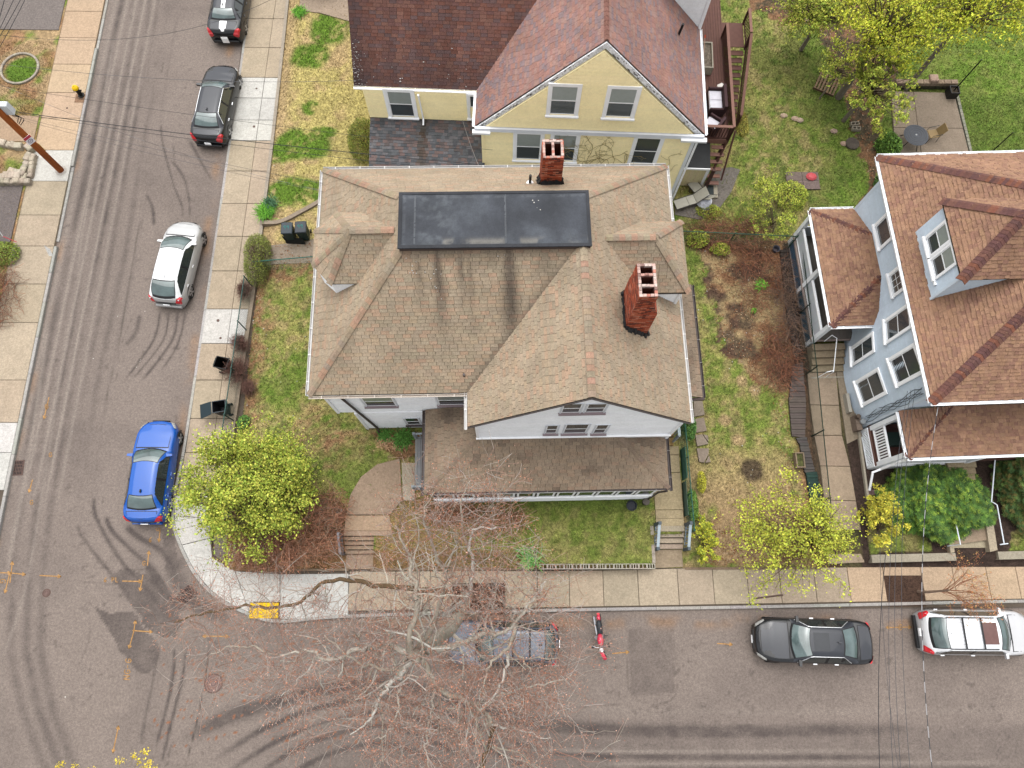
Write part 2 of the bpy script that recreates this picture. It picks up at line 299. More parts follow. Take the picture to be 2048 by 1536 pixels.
def lawn(x, y):
    """returns colour (n,3), grassiness (n)"""
    n1, n2, n3 = fbm(x, y, .45, 1), fbm(x, y, 1.6, 6), fbm(x, y, 5, 9)
    g = np.zeros(x.shape) + .8; c = G1[None] * (1 - n3[:, None] * .5) + G2[None] * n3[:, None] * .5
    def lay(col, w):
        nonlocal c; w = np.clip(w, 0, 1)[:, None]; c = c * (1 - w) + col[None] * w
    dry = sst(.38, .60, n1 * .3 + n2 * .35 + n3 * .35) * .7; lay(DRY * .88, dry); lay(TANS * .9, sst(.52, .66, fbm(x, y, 2.4, 61)) * .5); lay(DKG, sst(.56, .70, fbm(x, y, 3.2, 64)) * .55)
    # west strip by the yellow house
    m = ((x > -12.3) & (x < -6.4) & (y > 16.3) & (y < 40)).astype(float)
    if m.any():
        gb = np.maximum.reduce([blob(x, y, 620, 110, 1.2, ry=.9), blob(x, y, 660, 60, 1.3), blob(x, y, 622, 215, .5), blob(x, y, 600, 290, 1.8, ry=1.0), blob(x, y, 560, 300, .8), blob(x, y, 590, 385, 1.7, ry=.9), blob(x, y, 645, 265, .8, ry=.4)])
        gb = gb * sst(.3, .52, n2 * .6 + n3 * .4)
        c = np.where(m[:, None] > 0, (DRY * .98)[None] * (.8 + .4 * n3[:, None]), c); lay(TANS, m * sst(.45, .6, n1 * .5 + n2 * .5) * .8 * (1 - sst(-8.8, -7.8, x))); lay(TANS * .95, m * sst(-11.0, -11.8, x) * .8); lay(G2 * .95, m * gb); g = np.where(m > 0, .5 + .4 * gb, g)
    # main west lawn: leaf litter along the fence and the north end
    m = ((x > -12.3) & (x < -5.5) & (y < 16.3)).astype(float)
    lit = m * np.clip(sst(-10.9, -12.0, x + (n2 - .5) * 1.6) + sst(14.6, 15.6, y + (n2 - .5) * 1.5) + .5 * (blob(x, y, 570, 560, .5) + blob(x, y, 640, 860, 1.3) + blob(x, y, 690, 900, 1.2)), 0, 1)
    lay(TANS * .9, lit * .8 * sst(.25, .6, n3)); lay(LITT, lit * sst(.4, .6, n3) * .8)
    lay(G2 * .9, m * sst(.48, .62, fbm(x, y, .7, 15)) * .6 * (1 - lit))
    # bank under the bushes and soil by the front wall
    m = ((y < 2.9) & (x < -5.6)) | ((y < 1.9) & (x < 1.5)); lay(LITT * .85, m * .9); g = np.where(m, .1, g)
    q = inpoly(x, y, pxpoly([(745, 868), (850, 868), (850, 930), (830, 915), (800, 925), (770, 900)])); lay(LITT * .75, q * .9); g = np.where(q, .15, g)
    m = (x > -5.5) & (x < 6.6) & (y > 1.1) & (y < 4.2); lay(DKG * 1.15, m * sst(3.2, 3.9, y + n2 - .5) * .9); lay(G1 * .85, m * .45); lay(LITT, m * sst(-.2, -2.8, x + 2 * (n2 - .5)) * .55)
    # east garden plot
    m = (x > 7.9) & (x < 15) & (y < 17.2)
    q = inpoly(x + (n2 - .5) * 1.3, y + (n1 - .5) * 1.3, pxpoly([(1375, 455), (1580, 460), (1590, 760), (1570, 800), (1500, 760), (1440, 690), (1420, 600), (1400, 520)]))
    lay(TANS * .82, q * m * .9); lay(LITT * .72, q * m * sst(.42, .58, n1 * .4 + n2 * .6)); lay(MUL, q * m * sst(.52, .64, fbm(x, y, 1.0, 44)) * .8); g = np.where(q & m, .12 + .2 * (n3 > .6), g)
    q = inpoly(x + (n2 - .5), y + (n2 - .5), pxpoly([(1440, 1010), (1640, 1000), (1640, 1130), (1400, 1130), (1400, 1080)])); lay(LITT * .8, q * .85); g = np.where(q, .15, g)
    lay(TANS * .95, m * sst(8.0, 4.0, y) * sst(.38, .55, n1 * .5 + n2 * .5) * .85)
    for px, py, r in ((1483, 762, .3), (1505, 940, .55), (1450, 840, .35), (1478, 880, .3), (1510, 780, .3)): lay((MUL if px == 1505 else TANS), m * blob(x, y, px, py, r) * .85)
    lay(LITT, m * sst(13.4, 13.9, x + (n2 - .5) * .6) * .8)
    # back gardens
    m = (x > 8.3) & (y > 17.2); lay(G2, m * sst(16, 18, x) * .65); lay(DKG, m * sst(.5, .65, n1) * .5)
    bed = inpoly(x + (n2 - .5) * 1.2, y + (n2 - .5) * 1.0, pxpoly([(1490, -60), (1800, -60), (1790, 150), (1760, 260), (1760, 400), (1715, 420), (1745, 340), (1700, 260), (1680, 170), (1620, 60), (1500, 20)]))
    lay(MUL * 1.25, m * bed * .9); lay(LITT * .9, m * bed * sst(.45, .6, n2 * .5 + n3 * .5) * .8); g = np.where(m & bed, .1, g)
    # mulch and little lawns before the blue house
    m = (x > 16.0) & (y < 7.2); c = np.where(m[:, None], (MUL * .85)[None] * (.75 + .5 * n3[:, None]), c); g = np.where(m, .02, g)
    for pl in ([(1738, 1002), (1790, 1010), (1840, 1050), (1868, 1104), (1740, 1106)], [(2025, 1062), (2200, 1040), (2200, 1100), (2022, 1100)]):
        q = inpoly(x, y, pxpoly(pl, .4)); c = np.where(q[:, None], (G1 * .95)[None] * (.8 + .4 * n3[:, None]), c); g = np.where(q, .9, g); lay(TANS * .8, q * sst(.45, .6, n2) * .5)
    m = (x > 13.95) & (x < 16.2) & (y < 9.3); lay(MUL, m * .8); g = np.where(m, .05, g)
    m = (x > 14.2) & (x < 15.2) & (y > 9.3) & (y < 17); lay(MUL * .8, m * .9); g = np.where(m, .03, g)
    # paved gap between the two houses, gravel
    m = (x > -8) & (x < 8.2) & (y > 16.5) & (y < 19.8); lay(GRV * .9, m * .9); g = np.where(m, .05, g)
    c = c * (.86 + .28 * vn(x, y, 7, 3))[:, None]
    return c, g
grassm = mat('lawn_soil', noise=.14, scale=2.5, fine=(.40, 22), rough=1, bump=.9, bscale=30)
plots = grid(-12.2, 34, 1.0, 37, .12, tz, 'lawn', grassm, lambda x, y: lawn(x, y)[0], kind='structure')

# ---- west side plots
def lawnw(x, y):
    n1, n2, n3 = fbm(x, y, .5, 51), fbm(x, y, 1.7, 52), fbm(x, y, 6, 53); c = (TANS * .9)[None] * (.8 + .4 * n3[:, None])
    w = sst(.42, .58, n1 * .5 + n2 * .5)[:, None]; c = c * (1 - w) + (G1 * .95)[None] * w; w = sst(.5, .6, fbm(x, y, .8, 55))[:, None] * .7; c = c * (1 - w) + LITT[None] * w
    w = sst(.55, .35, np.abs(y - 24.6))[:, None] * 0; ctr = at(40, 138, .3); w = sst(.95, .75, np.hypot(x - ctr.x, y - ctr.y))[:, None]; c = c * (1 - w) + (G2 * .9)[None] * w
    return c
west_l = grid(-40, -24.5, -9, 37, .15, lambda x, y: x * 0 + .16 + .03 * fbm(x, y, 1, 3), 'west_lawn', grassm, lawnw, kind='structure')

# ---- grass blades on the lawns
def blades(n, x0, x1, y0, y1, name, zf, colf, hgt=.07, area=None):
    rs = np.random.RandomState(5); x = rs.uniform(x0, x1, n); y = rs.uniform(y0, y1, n); c, g = colf(x, y); z = zf(x, y); keep = (rs.rand(n) < g) & (z > .05)
    x, y, z, c = x[keep], y[keep], z[keep], c[keep]; n = len(x); h = hgt * rs.uniform(.4, 1.3, n); w = .018 * rs.uniform(.7, 1.6, n); a = rs.uniform(0, 2 * PI, n); ln = rs.uniform(.2, 1.1, n)
    dx, dy = np.cos(a), np.sin(a); b = rs.uniform(0, 2 * PI, n); ex, ey = np.cos(b) * h * ln, np.sin(b) * h * ln
    V = np.empty((n, 3, 3)); V[:, 0] = np.stack([x - dx * w, y - dy * w, z - .01], 1); V[:, 1] = np.stack([x + dx * w, y + dy * w, z - .01], 1); V[:, 2] = np.stack([x + ex, y + ey, z + h], 1)
    t = rs.uniform(.75, 1.5, n)[:, None]; yel = (rs.rand(n) < .14)[:, None]; c = c * t; c = np.where(yel, c * .5 + (DRY * 1.0)[None] * .5, c)
    return np_mesh(name, V.reshape(-1, 3), np.arange(n * 3).reshape(-1, 3), np.clip(c, 0, .6), mat('grass_blade', noise=0, rough=.9), kind='stuff')
blades(420000, -12.1, 33, 1.1, 35, 'grass', tz, lawn)
blades(60000, -12.1, 33, 1.1, 35, 'grass_tufts', tz, lambda x, y: (lawn(x, y)[0] * .9, lawn(x, y)[1] * .7), .16)
blades(50000, -32, -24.6, 14, 33, 'grass', lambda x, y: x * 0 + .17, lambda x, y: (lawnw(x, y), np.where((y > 23.3) & (y < 29.3) | (y < 15.3) | ((y > 17.3) & (y < 21.6)), .8, .0)))
# dead leaves lying in drifts
def leaf_litter(n, poly, name, zf, cols, s=.05):
    P = np.array(poly); rs = np.random.RandomState(len(poly) + n); x = rs.uniform(P[:, 0].min(), P[:, 0].max(), n); y = rs.uniform(P[:, 1].min(), P[:, 1].max(), n)
    k = inpoly(x, y, poly) & (fbm(x, y, 1.6, 8) > .42); x, y = x[k], y[k]; n = len(x); z = zf(x, y) + rs.uniform(.01, .06, n); a = rs.uniform(0, 2 * PI, n); r = s * rs.uniform(.5, 1.1, n)
    V = np.empty((n, 4, 3))
    for j in range(4): V[:, j, 0] = x + np.cos(a + j * PI / 2) * r * (1 if j % 2 else .6); V[:, j, 1] = y + np.sin(a + j * PI / 2) * r * (1 if j % 2 else .6); V[:, j, 2] = z + rs.uniform(-.02, .02, n)
    cc = np.array(cols)[rs.randint(0, len(cols), n)] * rs.uniform(.7, 1.3, n)[:, None]
    return np_mesh(name, V.reshape(-1, 3), np.arange(n * 4).reshape(-1, 4), cc, mat('dead_leaf', noise=0, rough=.9), kind='stuff')
LC = [C(196, 150, 108), C(160, 104, 66), C(210, 180, 150), C(140, 84, 56)]
leaf_litter(3500, pxpoly([(520, 495), (640, 485), (640, 530), (560, 540), (530, 560), (500, 800), (470, 850), (480, 700), (505, 560)]), 'leaf_litter', tz, LC, .045)
leaf_litter(4500, pxpoly([(1380, 460), (1590, 470), (1600, 800), (1580, 1000), (1560, 900), (1540, 780), (1440, 700), (1400, 540)]), 'leaf_litter', tz, LC, .04)
leaf_litter(3000, pxpoly([(420, 1115), (700, 1030), (700, 1140), (560, 1150)]), 'leaf_litter', tz, LC, .04)
leaf_litter(2500, pxpoly([(1500, 20), (1640, 60), (1700, 250), (1750, 400), (1780, 300), (1700, 100), (1600, 0)]), 'leaf_litter', tz, LC, .05)
leaf_litter(1500, pxpoly([(1400, 1060), (1640, 1030), (1640, 1130), (1400, 1130)]), 'leaf_litter', tz, LC, .04)

# ---- pavements: every slab a piece, kerbs of separate stones
concm = mat('concrete', noise=.07, scale=2.0, fine=(.16, 28), rough=.95, bump=.35, bscale=70)
kerbm = mat('granite', noise=.1, scale=5, fine=(.25, 60), rough=.9, bump=.4)
walk_w = thing('pavement', None, None); tag(walk_w, kind='structure')
walk_l = thing('west_pavement', None, None); tag(walk_l, kind='structure')
walk_s = thing('south_pavement', None, None); tag(walk_s, kind='structure')
kerb = thing('kerb', None, None); tag(kerb, kind='structure')
for o, h in ((walk_w, 0), (walk_l, 0), (walk_s, 0)):
    pass
def slab(parent, poly, z=.15, col=SWC, t=.2, gap=.012, name='paving_slab'):
    cx = sum(p[0] for p in poly) / len(poly); cy = sum(p[1] for p in poly) / len(poly); q = []
    for p in poly:
        d = math.hypot(p[0] - cx, p[1] - cy); k = 1 - gap / d * 1.3; q.append((cx + (p[0] - cx) * k, cy + (p[1] - cy) * k))
    m = MB(); tl = random.uniform(-.004, .004); n = len(q); k = [(cx + (p[0] - cx) * .985, cy + (p[1] - cy) * .985) for p in q]
    a = sum(q[i][0] * q[(i + 1) % n][1] - q[(i + 1) % n][0] * q[i][1] for i in range(n))
    if a < 0: q, k = q[::-1], k[::-1]
    V = [(x, y, z - t) for x, y in q] + [(x, y, z - .012 + tl) for x, y in q] + [(x, y, z + tl) for x, y in k]
    F = [(i, (i + 1) % n, n + (i + 1) % n, n + i) for i in range(n)] + [(n + i, n + (i + 1) % n, 2 * n + (i + 1) % n, 2 * n + i) for i in range(n)] + [tuple(range(2 * n, 3 * n))]
    m.idx(V, F, jit(col, .05, .015)); return m.build(name, concm, parent)
bed = MB(); bed.box(-14.45, -12.0, 4.4, 37, -.2, .09, C(110, 98, 86)); bed.prism(pxpoly([(362, 985), (362, 1050), (378, 1100), (404, 1150), (444, 1188), (503, 1218), (560, 1230), (560, 1150), (470, 1142), (425, 1110), (422, 1000)], .1), -.2, .08, C(110, 98, 86)); bed.box(-24.6, -22.47, -9, 37, -.2, .1, C(110, 98, 86)); bed.box(-9.6, 34, -.6, 1.12, -.2, .1, C(110, 98, 86))
xl = lambda y: -14.45 + .012 * (y - 15); xr = lambda y: -12.25 + .025 * (y - 15)
ys = [at(540, p, .15).y for p in (-70, -15, 37, 95, 155, 196, 240, 281, 342, 407, 473, 542, 618, 687, 760, 837, 905)]; ys.sort()
for i in range(len(ys) - 1):
    y0, y1 = ys[i], ys[i + 1]; ym = (y0 + y1) / 2; py = None
    white = 19.9 + .0 < ym and at(540, 281, .15).y < ym < at(540, 155, .15).y or at(430, 687, .15).y < ym < at(430, 618, .15).y
    c = SWC2 if white else SWC
    for k in range(2):
        fa, fb = (0, .58) if k == 0 else (.58, 1); w0, w1 = xr(y0) - xl(y0), xr(y1) - xl(y1)
        slab(walk_w, [(xl(y0) + w0 * fa, y0), (xl(y0) + w0 * fb, y0), (xl(y1) + w1 * fb, y1), (xl(y1) + w1 * fa, y1)], col=c)
# corner of pale concrete
cw = [(-14.36, 37), (-14.4, 28), (-14.5, 19.5), (-14.6, 12.6), (-14.72, 6.5), (-14.9, 4.4)] + [tuple(at(*p)[:2]) for p in ((345, 1010), (347, 1055), (365, 1104), (393, 1155), (436, 1199), (498, 1231), (560, 1246))] + [(-6.6, -.92), (2.1, -.72), (12, -.6), (23, -.42), (34, -.3)]
y5 = ys[0]
slab(walk_w, [(-14.58, y5), (-12.45, y5), (-12.6, 4.4), (-14.65, 4.4)], col=SWC)
inner = pxpoly([(420, 1060), (424, 1115), (470, 1142), (560, 1148)], .15)
CK = smoothline([tuple(p) for p in cw[5:14]], 10); OC = []
for i in range(1, len(CK) - 1):
    d = CK[i + 1] - CK[i - 1]; d = d / np.hypot(*d); OC.append((CK[i][0] - d[1] * .15, CK[i][1] + d[0] * .15))
def near(p): return min(range(len(OC)), key=lambda i: math.hypot(OC[i][0] - p[0], OC[i][1] - p[1]))
k1, k2, k3 = near(at(358, 1092, .15)), near(at(500, 1222, .15)), near(at(560, 1236, .15)); j1 = tuple(at(420, 1076, .15)[:2])
slab(walk_w, [(-12.6, 4.4), inner[0], j1] + OC[0:k1 + 1][::-1], col=SWC2)
slab(walk_w, [j1, inner[1], inner[2]] + OC[k1:k2 + 1][::-1], col=SWC2)
slab(walk_w, [inner[2], inner[3], tuple(at(560, 1204, .15)[:2]), tuple(at(500, 1204, .15)[:2]), OC[k2]], col=SWC2)
slab(walk_w, [inner[3], tuple(at(697, 1147, .15)[:2]), tuple(at(697, 1236, .15)[:2]), OC[k3], tuple(at(560, 1204, .15)[:2])], col=SWC2)
tp = slab(walk_w, [tuple(at(p, q, .155)[:2]) for p, q in ((500, 1205), (558, 1205), (556, 1237), (497, 1237))], z=.16, col=C(245, 200, 30, .5), name='tactile_plate')
# south pavement, with a tree pit
xs = [at(p, 1180, .15).x for p in (697, 790, 860, 905, 1010, 1075, 1139, 1207, 1277, 1357, 1428, 1497, 1562, 1632, 1700, 1772, 1848, 1912, 1980, 2040, 2110, 2180)]
for i in range(len(xs) - 1):
    x0, x1 = xs[i], xs[i + 1]; yt0, yt1 = 1.02 + .02 * max(0, x0 - 4) * 1.0, 1.02 + .02 * max(0, x1 - 4); yb = lambda x: -.62 + .013 * (x + 5)
    c = SWC if x0 < 14 else SWC3
    if i == 3: slab(walk_s, [(x0, .5), (x1, .5), (x1, yt1), (x0, yt0)], col=c); continue
    if i in (15,): slab(walk_s, [(x0, .75), (x1, .75), (x1, yt1), (x0, yt0)], col=c); continue
    slab(walk_s, [(x0, yb(x0)), (x1, yb(x1)), (x1, yt1), (x0, yt0)], col=c)
for i, yt in ((3, .5), (15, .75)):
    m = MB(); m.box(xs[i] - .0, xs[i + 1] + .0, -.55, yt, 0, .11, C(88, 66, 54)); m.build('tree_pit', grassm, kind='structure')
# left pavement
ysl = [at(120, p, .15).y for p in (-30, 22, 75, 128, 185, 236, 300, 362, 430, 492, 568, 645, 760, 845, 905, 980)]; ysl.sort()
for i in range(len(ysl) - 1):
    y0, y1 = ysl[i], ysl[i + 1]; ym = .5 * (y0 + y1); pale = abs(ym - at(110, 330, .15).y) < .6 or ym < at(0, 860, .15).y
    c = SWC2 if pale else (SWC3 if ym > 21 else SWC)
    slab(walk_l, [(-24.55, y0), (-22.45, y0), (-22.45, y1), (-24.55, y1)], col=c)
# kerb stones
def kerbline(pts, w=.14, z=.15, n=None):
    P = smoothline(pts, 10) if len(pts) > 2 else [np.array(pts[0], float), np.array(pts[1], float)]
    acc = [0]
    for a, b in zip(P, P[1:]): acc.append(acc[-1] + np.hypot(*(b - a)))
    L = acc[-1]; s = 0
    def pt(s):
        i = min(max(np.searchsorted(acc, s) - 1, 0), len(P) - 2); t = (s - acc[i]) / max(acc[i + 1] - acc[i], 1e-9); return P[i] + (P[i + 1] - P[i]) * t, (P[i + 1] - P[i]) / max(np.hypot(*(P[i + 1] - P[i])), 1e-9)
    while s < L - .05:
        e = min(L, s + random.uniform(1.3, 2.2)); m = MB(); k = 4; q = []
        for j in range(k + 1):
            p, d = pt(s + .008 + (e - s - .016) * j / k); nrm = np.array([-d[1], d[0]]); q.append((p, nrm))
        V = []
        for p, nr in q:
            a, b, c_ = p, p + nr * .02, p + nr * w
            V += [(a[0], a[1], -.1), (a[0] + nr[0] * .005, a[1] + nr[1] * .005, z - .025), (b[0], b[1], z), (c_[0], c_[1], z), (c_[0], c_[1], -.1)]
        F = []
        for j in range(k):
            o = j * 5; F += [(o + i, o + 5 + i, o + 6 + i, o + 1 + i) for i in range(4)]
        F += [(0, 1, 2, 3, 4), tuple(k * 5 + i for i in (4, 3, 2, 1, 0))]
        m.idx(V, F, jit(C(196, 192, 186), .08)); m.build('kerbstone', kerbm, kerb); s = e
kerbline(cw)
kerbline([(-22.3, -9), (-22.3, at(96, 495).y)]); kerbline([(-22.3, at(140, 335).y), (-22.3, at(190, 100).y)]); kerbline([(-22.3, at(96, 495).y + .3), (-22.3, at(140, 335).y)], z=.06); kerbline([(-22.3, at(190, 100).y), (-22.3, 37)], z=.06); 
kc = MB(); kc.prism([(p[0], p[1]) for p in pxpoly([(88, 490), (100, 498), (106, 512), (98, 512)], .15)], .0, .155, C(200, 198, 194)); kc.build('kerbstone', kerbm, kerb)
bed.build('pavement_base', concm, kind='structure')
# ---- path up to the porch, east walk, steps and the drive strips
def flat(name, pts, z, col, kind='structure', m=concm, t=.2, parent=None):
    b = MB(); b.prism([tuple(p) for p in pts], z - t, z, col); return b.build(name, m, parent, kind=None if parent else kind)
PATH = thing('front_path', None, None); tag(PATH, kind='structure')
slab(PATH, pxpoly([(800, 917), (805, 1000), (780, 1030), (692, 1030), (700, 990), (722, 953), (755, 928)], .8), z=.84, col=C(190, 165, 140))
slab(PATH, pxpoly([(803, 925), (830, 925), (830, 1000), (806, 1002)], .85), z=.86, col=C(200, 188, 165))
slab(PATH, pxpoly([(692, 1031), (780, 1031), (785, 1062), (688, 1062)], .75), z=.84, col=C(196, 168, 140))
def stair(name, label, x0, x1, ytop, ybot, ztop, n, col, zbot=.15, grp=None):
    st = thing(name, label, 'steps', ((x0 + x1) / 2, ybot, zbot), 0, grp); r = (ztop - zbot) / n; dy = (ytop - ybot) / n
    for i in range(n):
        m = MB(); m.box(x0 - (x0 + x1) / 2, x1 - (x0 + x1) / 2, i * dy, (ytop - ybot) + .02, i * r - .02, (i + 1) * r - (.004), jit(col, .04), bev=.01); m.build('step', concm, st)
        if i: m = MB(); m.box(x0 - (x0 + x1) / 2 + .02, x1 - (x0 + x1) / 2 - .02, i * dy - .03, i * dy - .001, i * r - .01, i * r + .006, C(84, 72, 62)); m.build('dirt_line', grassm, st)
    return st
a = at(688, 1063, .8); b = at(790, 1125, .2)
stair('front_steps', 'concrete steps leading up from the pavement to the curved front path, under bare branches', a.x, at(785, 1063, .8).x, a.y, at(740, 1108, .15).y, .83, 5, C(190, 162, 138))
slab(PATH, [(a.x, 1.1), (at(785, 1063, .8).x, 1.1), (at(785, 1063, .8).x, at(740, 1108, .15).y - .01), (a.x, at(740, 1108, .15).y - .01)], z=.16, col=C(180, 155, 132))
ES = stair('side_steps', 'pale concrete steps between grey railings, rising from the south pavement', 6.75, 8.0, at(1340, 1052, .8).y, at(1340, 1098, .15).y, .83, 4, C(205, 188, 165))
slab(PATH, [(6.72, 1.1), (8.0, 1.15), (8.0, at(1340, 1098, .15).y - .01), (6.75, at(1340, 1098, .15).y - .01)], z=.16, col=C(190, 170, 142))
EW = thing('side_walk', None, None); tag(EW, kind='structure')
yy = [at(1340, 1052, .8).y, at(1340, 1037, .8).y, at(1340, 1020, .8).y, at(1340, 945, .8).y, at(1340, 910, .8).y, at(1340, 893, .8).y]
for i in range(5): slab(EW, [(6.75 if i < 3 else 6.8, yy[i]), (8.0, yy[i]), (8.0, yy[i + 1]), (6.75 if i < 3 else 6.8, yy[i + 1])], z=.84 + (.0 if i < 3 else .03 * (i - 2)), col=C(196, 178, 142))
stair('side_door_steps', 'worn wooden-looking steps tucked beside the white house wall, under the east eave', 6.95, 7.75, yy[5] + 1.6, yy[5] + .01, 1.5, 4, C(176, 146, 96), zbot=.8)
# flagstones along the east side
for i, pl in enumerate(([(1387, 800), (1405, 800), (1410, 830), (1388, 834)], [(1388, 838), (1408, 834), (1414, 862), (1392, 866)], [(1390, 870), (1405, 868), (1418, 888), (1394, 893)], [(1406, 868), (1416, 870), (1418, 884), (1410, 876)], [(1393, 896), (1418, 896), (1418, 908), (1408, 926), (1398, 924)], [(1418, 910), (1422, 924), (1410, 926)])):
    q = pxpoly(pl, .45); f = slab(plots, q, z=.46, col=C(168, 152, 136), t=.2, name='flagstone')
# blue house walk
BWK = thing('neighbour_walk', None, None); tag(BWK, kind='structure')
p4 = [((1614, 745), (1672, 745)), ((1620, 810), (1678, 811)), ((1628, 871), (1684, 871)), ((1640, 932), (1700, 933)), ((1648, 1000), (1712, 1002)), ((1655, 1060), (1722, 1060)), ((1660, 1128), (1732, 1125))]
for (a0, b0), (a1, b1) in zip(p4, p4[1:]): slab(BWK, pxpoly([a0, b0, b1, a1], .4), z=.43 if b1[1] < 1090 else .3, col=C(194, 172, 148))
flat('side_slab', pxpoly([(1672, 740), (1690, 740), (1730, 870), (1694, 888)], .4), .42, C(178, 162, 140), t=.1)
flat('garden_path', pxpoly([(1400, 440), (1350, 430), (1350, 405), (1395, 400), (1425, 340), (1462, 335), (1480, 340), (1462, 385), (1440, 415)], .35), .385, C(136, 128, 120), m=asphm, t=.05)
flat('side_passage', [(-11.9, 15.7), (-7.4, 15.9), (-7.4, 18.0), (-8.8, 17.4), (-9.8, 17.0), (-12, 16.7)], .385, C(176, 160, 142), t=.1)
flat('yellow_house_path', pxpoly([(603, -40), (700, -40), (700, 45), (640, 28), (600, 24)], .3), .4, C(185, 165, 145), t=.1)
flat('driveway', [(-40, at(0, 487, .2).y), (-24.62, at(35, 487, .2).y), (-24.62, at(60, 368, .2).y), (-40, at(0, 368, .2).y)], .215, C(128, 118, 115), m=asphm, t=.1)
flat('driveway', [(-40, at(100, 57, .2).y), (-24.6, at(130, 60, .2).y), (-24.6, 40), (-40, 40)], .215, C(140, 130, 125), m=asphm, t=.1)
flat('drive_strip', [(-40, at(0, 280, .2).y), (-24.6, at(90, 283, .2).y), (-24.6, at(90, 232, .2).y), (-40, at(0, 222, .2).y)], .212, C(196, 168, 140), t=.1)
edge = MB(); P = [(-12.2, 37), (-12.15, 25), (-12.25, 17.2)]
eg = thing('garden_edging', None, None); tag(eg, kind='structure')
def ribbon(name, pts, w, z0, z1, col, m=concm, parent=None, px=None, seg=None, **k):
    if px is not None: pts = [tuple(at(*p, px)[:2]) for p in pts]
    P = smoothline(pts, 6) if len(pts) > 2 else [np.array(p, float) for p in pts]; b = MB(); L = []; Rr = []
    for i, p in enumerate(P):
        d = P[min(i + 1, len(P) - 1)] - P[max(i - 1, 0)]; d = d / np.hypot(*d); n = np.array([-d[1], d[0]]) * w / 2; L.append(p + n); Rr.append(p - n)
    for i in range(len(P) - 1):
        a, c, d, e = L[i], L[i + 1], Rr[i + 1], Rr[i]; b.idx([(*e, z0), (*d, z0), (*c, z0), (*a, z0), (*e, z1), (*d, z1), (*c, z1), (*a, z1)], [(4, 5, 6, 7), (0, 1, 5, 4), (2, 3, 7, 6)] + ([(3, 0, 4, 7)] if i == 0 else []) + ([(1, 2, 6, 5)] if i == len(P) - 2 else []), col)
    return b.build(name, m, parent, **k)
ribbon('edging_strip', [(-12.17, 37), (-12.12, 25), (-12.2, 17.0)], .16, 0, .26, C(186, 174, 158), parent=eg)
ribbon('edging_strip', [(524, 446), (560, 444), (600, 425), (640, 402), (665, 380)], .2, .1, .48, C(172, 156, 138), px=.4, parent=eg)
ribbon('edging_strip', [(-12.22, 15.6), (-12.4, 10), (-12.55, 6.5), (-12.75, 3.6)], .2, 0, .24, C(176, 160, 140), parent=eg)
ribbon('edging_strip', [(16.25, 1.46), (20, 1.54)], .34, .1, .5, C(190, 180, 160), parent=eg)
ribbon('edging_strip', [(21.9, 1.58), (34, 1.85)], .34, .1, .5, C(190, 180, 160), parent=eg)
ribbon('edging_strip', [(1735, 1000), (1700, 745)], .1, .1, .5, C(205, 195, 175), px=.4, parent=eg) 
for x0, x1 in ((-9.5, -6.75), (-5.8, 1.6), (8.05, 14.1)): ribbon('edging_strip', [(x0, 1.09), (x1, 1.09)], .1, 0, .2, C(150, 128, 106), parent=eg)
# ---- painted utility marks, covers, gratings
paint = mat('orange_paint', C(204, 156, 98), noise=.35, scale=9, rough=.9)
def pstroke(mb, pts, w=.045, z=.006):
    for a, b in zip(pts, pts[1:]):
        a = at(*a); b = at(*b); d = (b - a); d.z = 0
        if d.length < 1e-6: continue
        d.normalize(); n = Vector((-d.y, d.x, 0)) * w / 2; e = d * w * .3
        mb.face([a - n - e + Vector((0, 0, z)), b - n + e + Vector((0, 0, z)), b + n + e + Vector((0, 0, z)), a + n - e + Vector((0, 0, z))])
def arrow(p, q, hd=6, both=False):
    m = MB(); pstroke(m, [p, q]); dx, dy = q[0] - p[0], q[1] - p[1]; L = math.hypot(dx, dy); dx /= L; dy /= L
    for (e, s) in (((q), -1),) + ((((p), 1),) if both else ()):
        for sg in (1, -1): pstroke(m, [e, (e[0] + s * dx * hd + sg * dy * hd * .5, e[1] + s * dy * hd - sg * dx * hd * .5)], z=.0065)
    m.build('painted_arrow', paint, road_w if p[0] < 420 else road_s)
GL = {'G': [[(1, .2), (.6, 0), (.1, .25), (.1, .8), (.6, 1), (1, .8), (1, .55), (.6, .55)]], 'N': [[(0, 1), (0, 0), (.9, 1), (.9, 0)]], '6': [[(.8, 0), (.2, .4), (.1, .9), (.6, 1), (.8, .7), (.2, .6)]],
      'P': [[(0, 1), (0, 0), (.7, .1), (.7, .5), (0, .55)]], 'L': [[(0, 0), (0, 1), (.7, 1)]], '-': [[(.1, .5), (.7, .5)]], '9': [[(.8, .4), (.3, .5), (.1, .15), (.6, 0), (.8, .4), (.6, 1)]]}
def glyphs(txt, o, ux, uy, h, adv=1.25):
    "o: photo point of the first letter's top left, ux/uy unit directions in the photo"
    for i, ch in enumerate(txt):
        if ch == ' ': continue
        m = MB()
        for st in GL[ch]: pstroke(m, [(o[0] + ux[0] * (i * adv + x * .8) * h * .8 + uy[0] * y * h, o[1] + ux[1] * (i * adv + x * .8) * h * .8 + uy[1] * y * h) for x, y in st], .035)
        m.build('painted_letter', paint, road_w if o[0] < 420 else road_s)
arrow((20, 1165), (25, 1123)); arrow((20, 1145), (10, 1186)); arrow((22, 1146), (51, 1149)); arrow((-12, 1145), (22, 1146)); arrow((80, 1151), (122, 1153)); arrow((295, 1131), (298, 1102)); arrow((245, 1162), (284, 1163)); arrow((286, 1150), (280, 1182))
arrow((268, 1262), (258, 1297)); arrow((268, 1261), (271, 1241)); arrow((266, 1261), (305, 1264)); arrow((237, 1452), (226, 1505), both=True); arrow((405, 1272), (457, 1273), both=True)
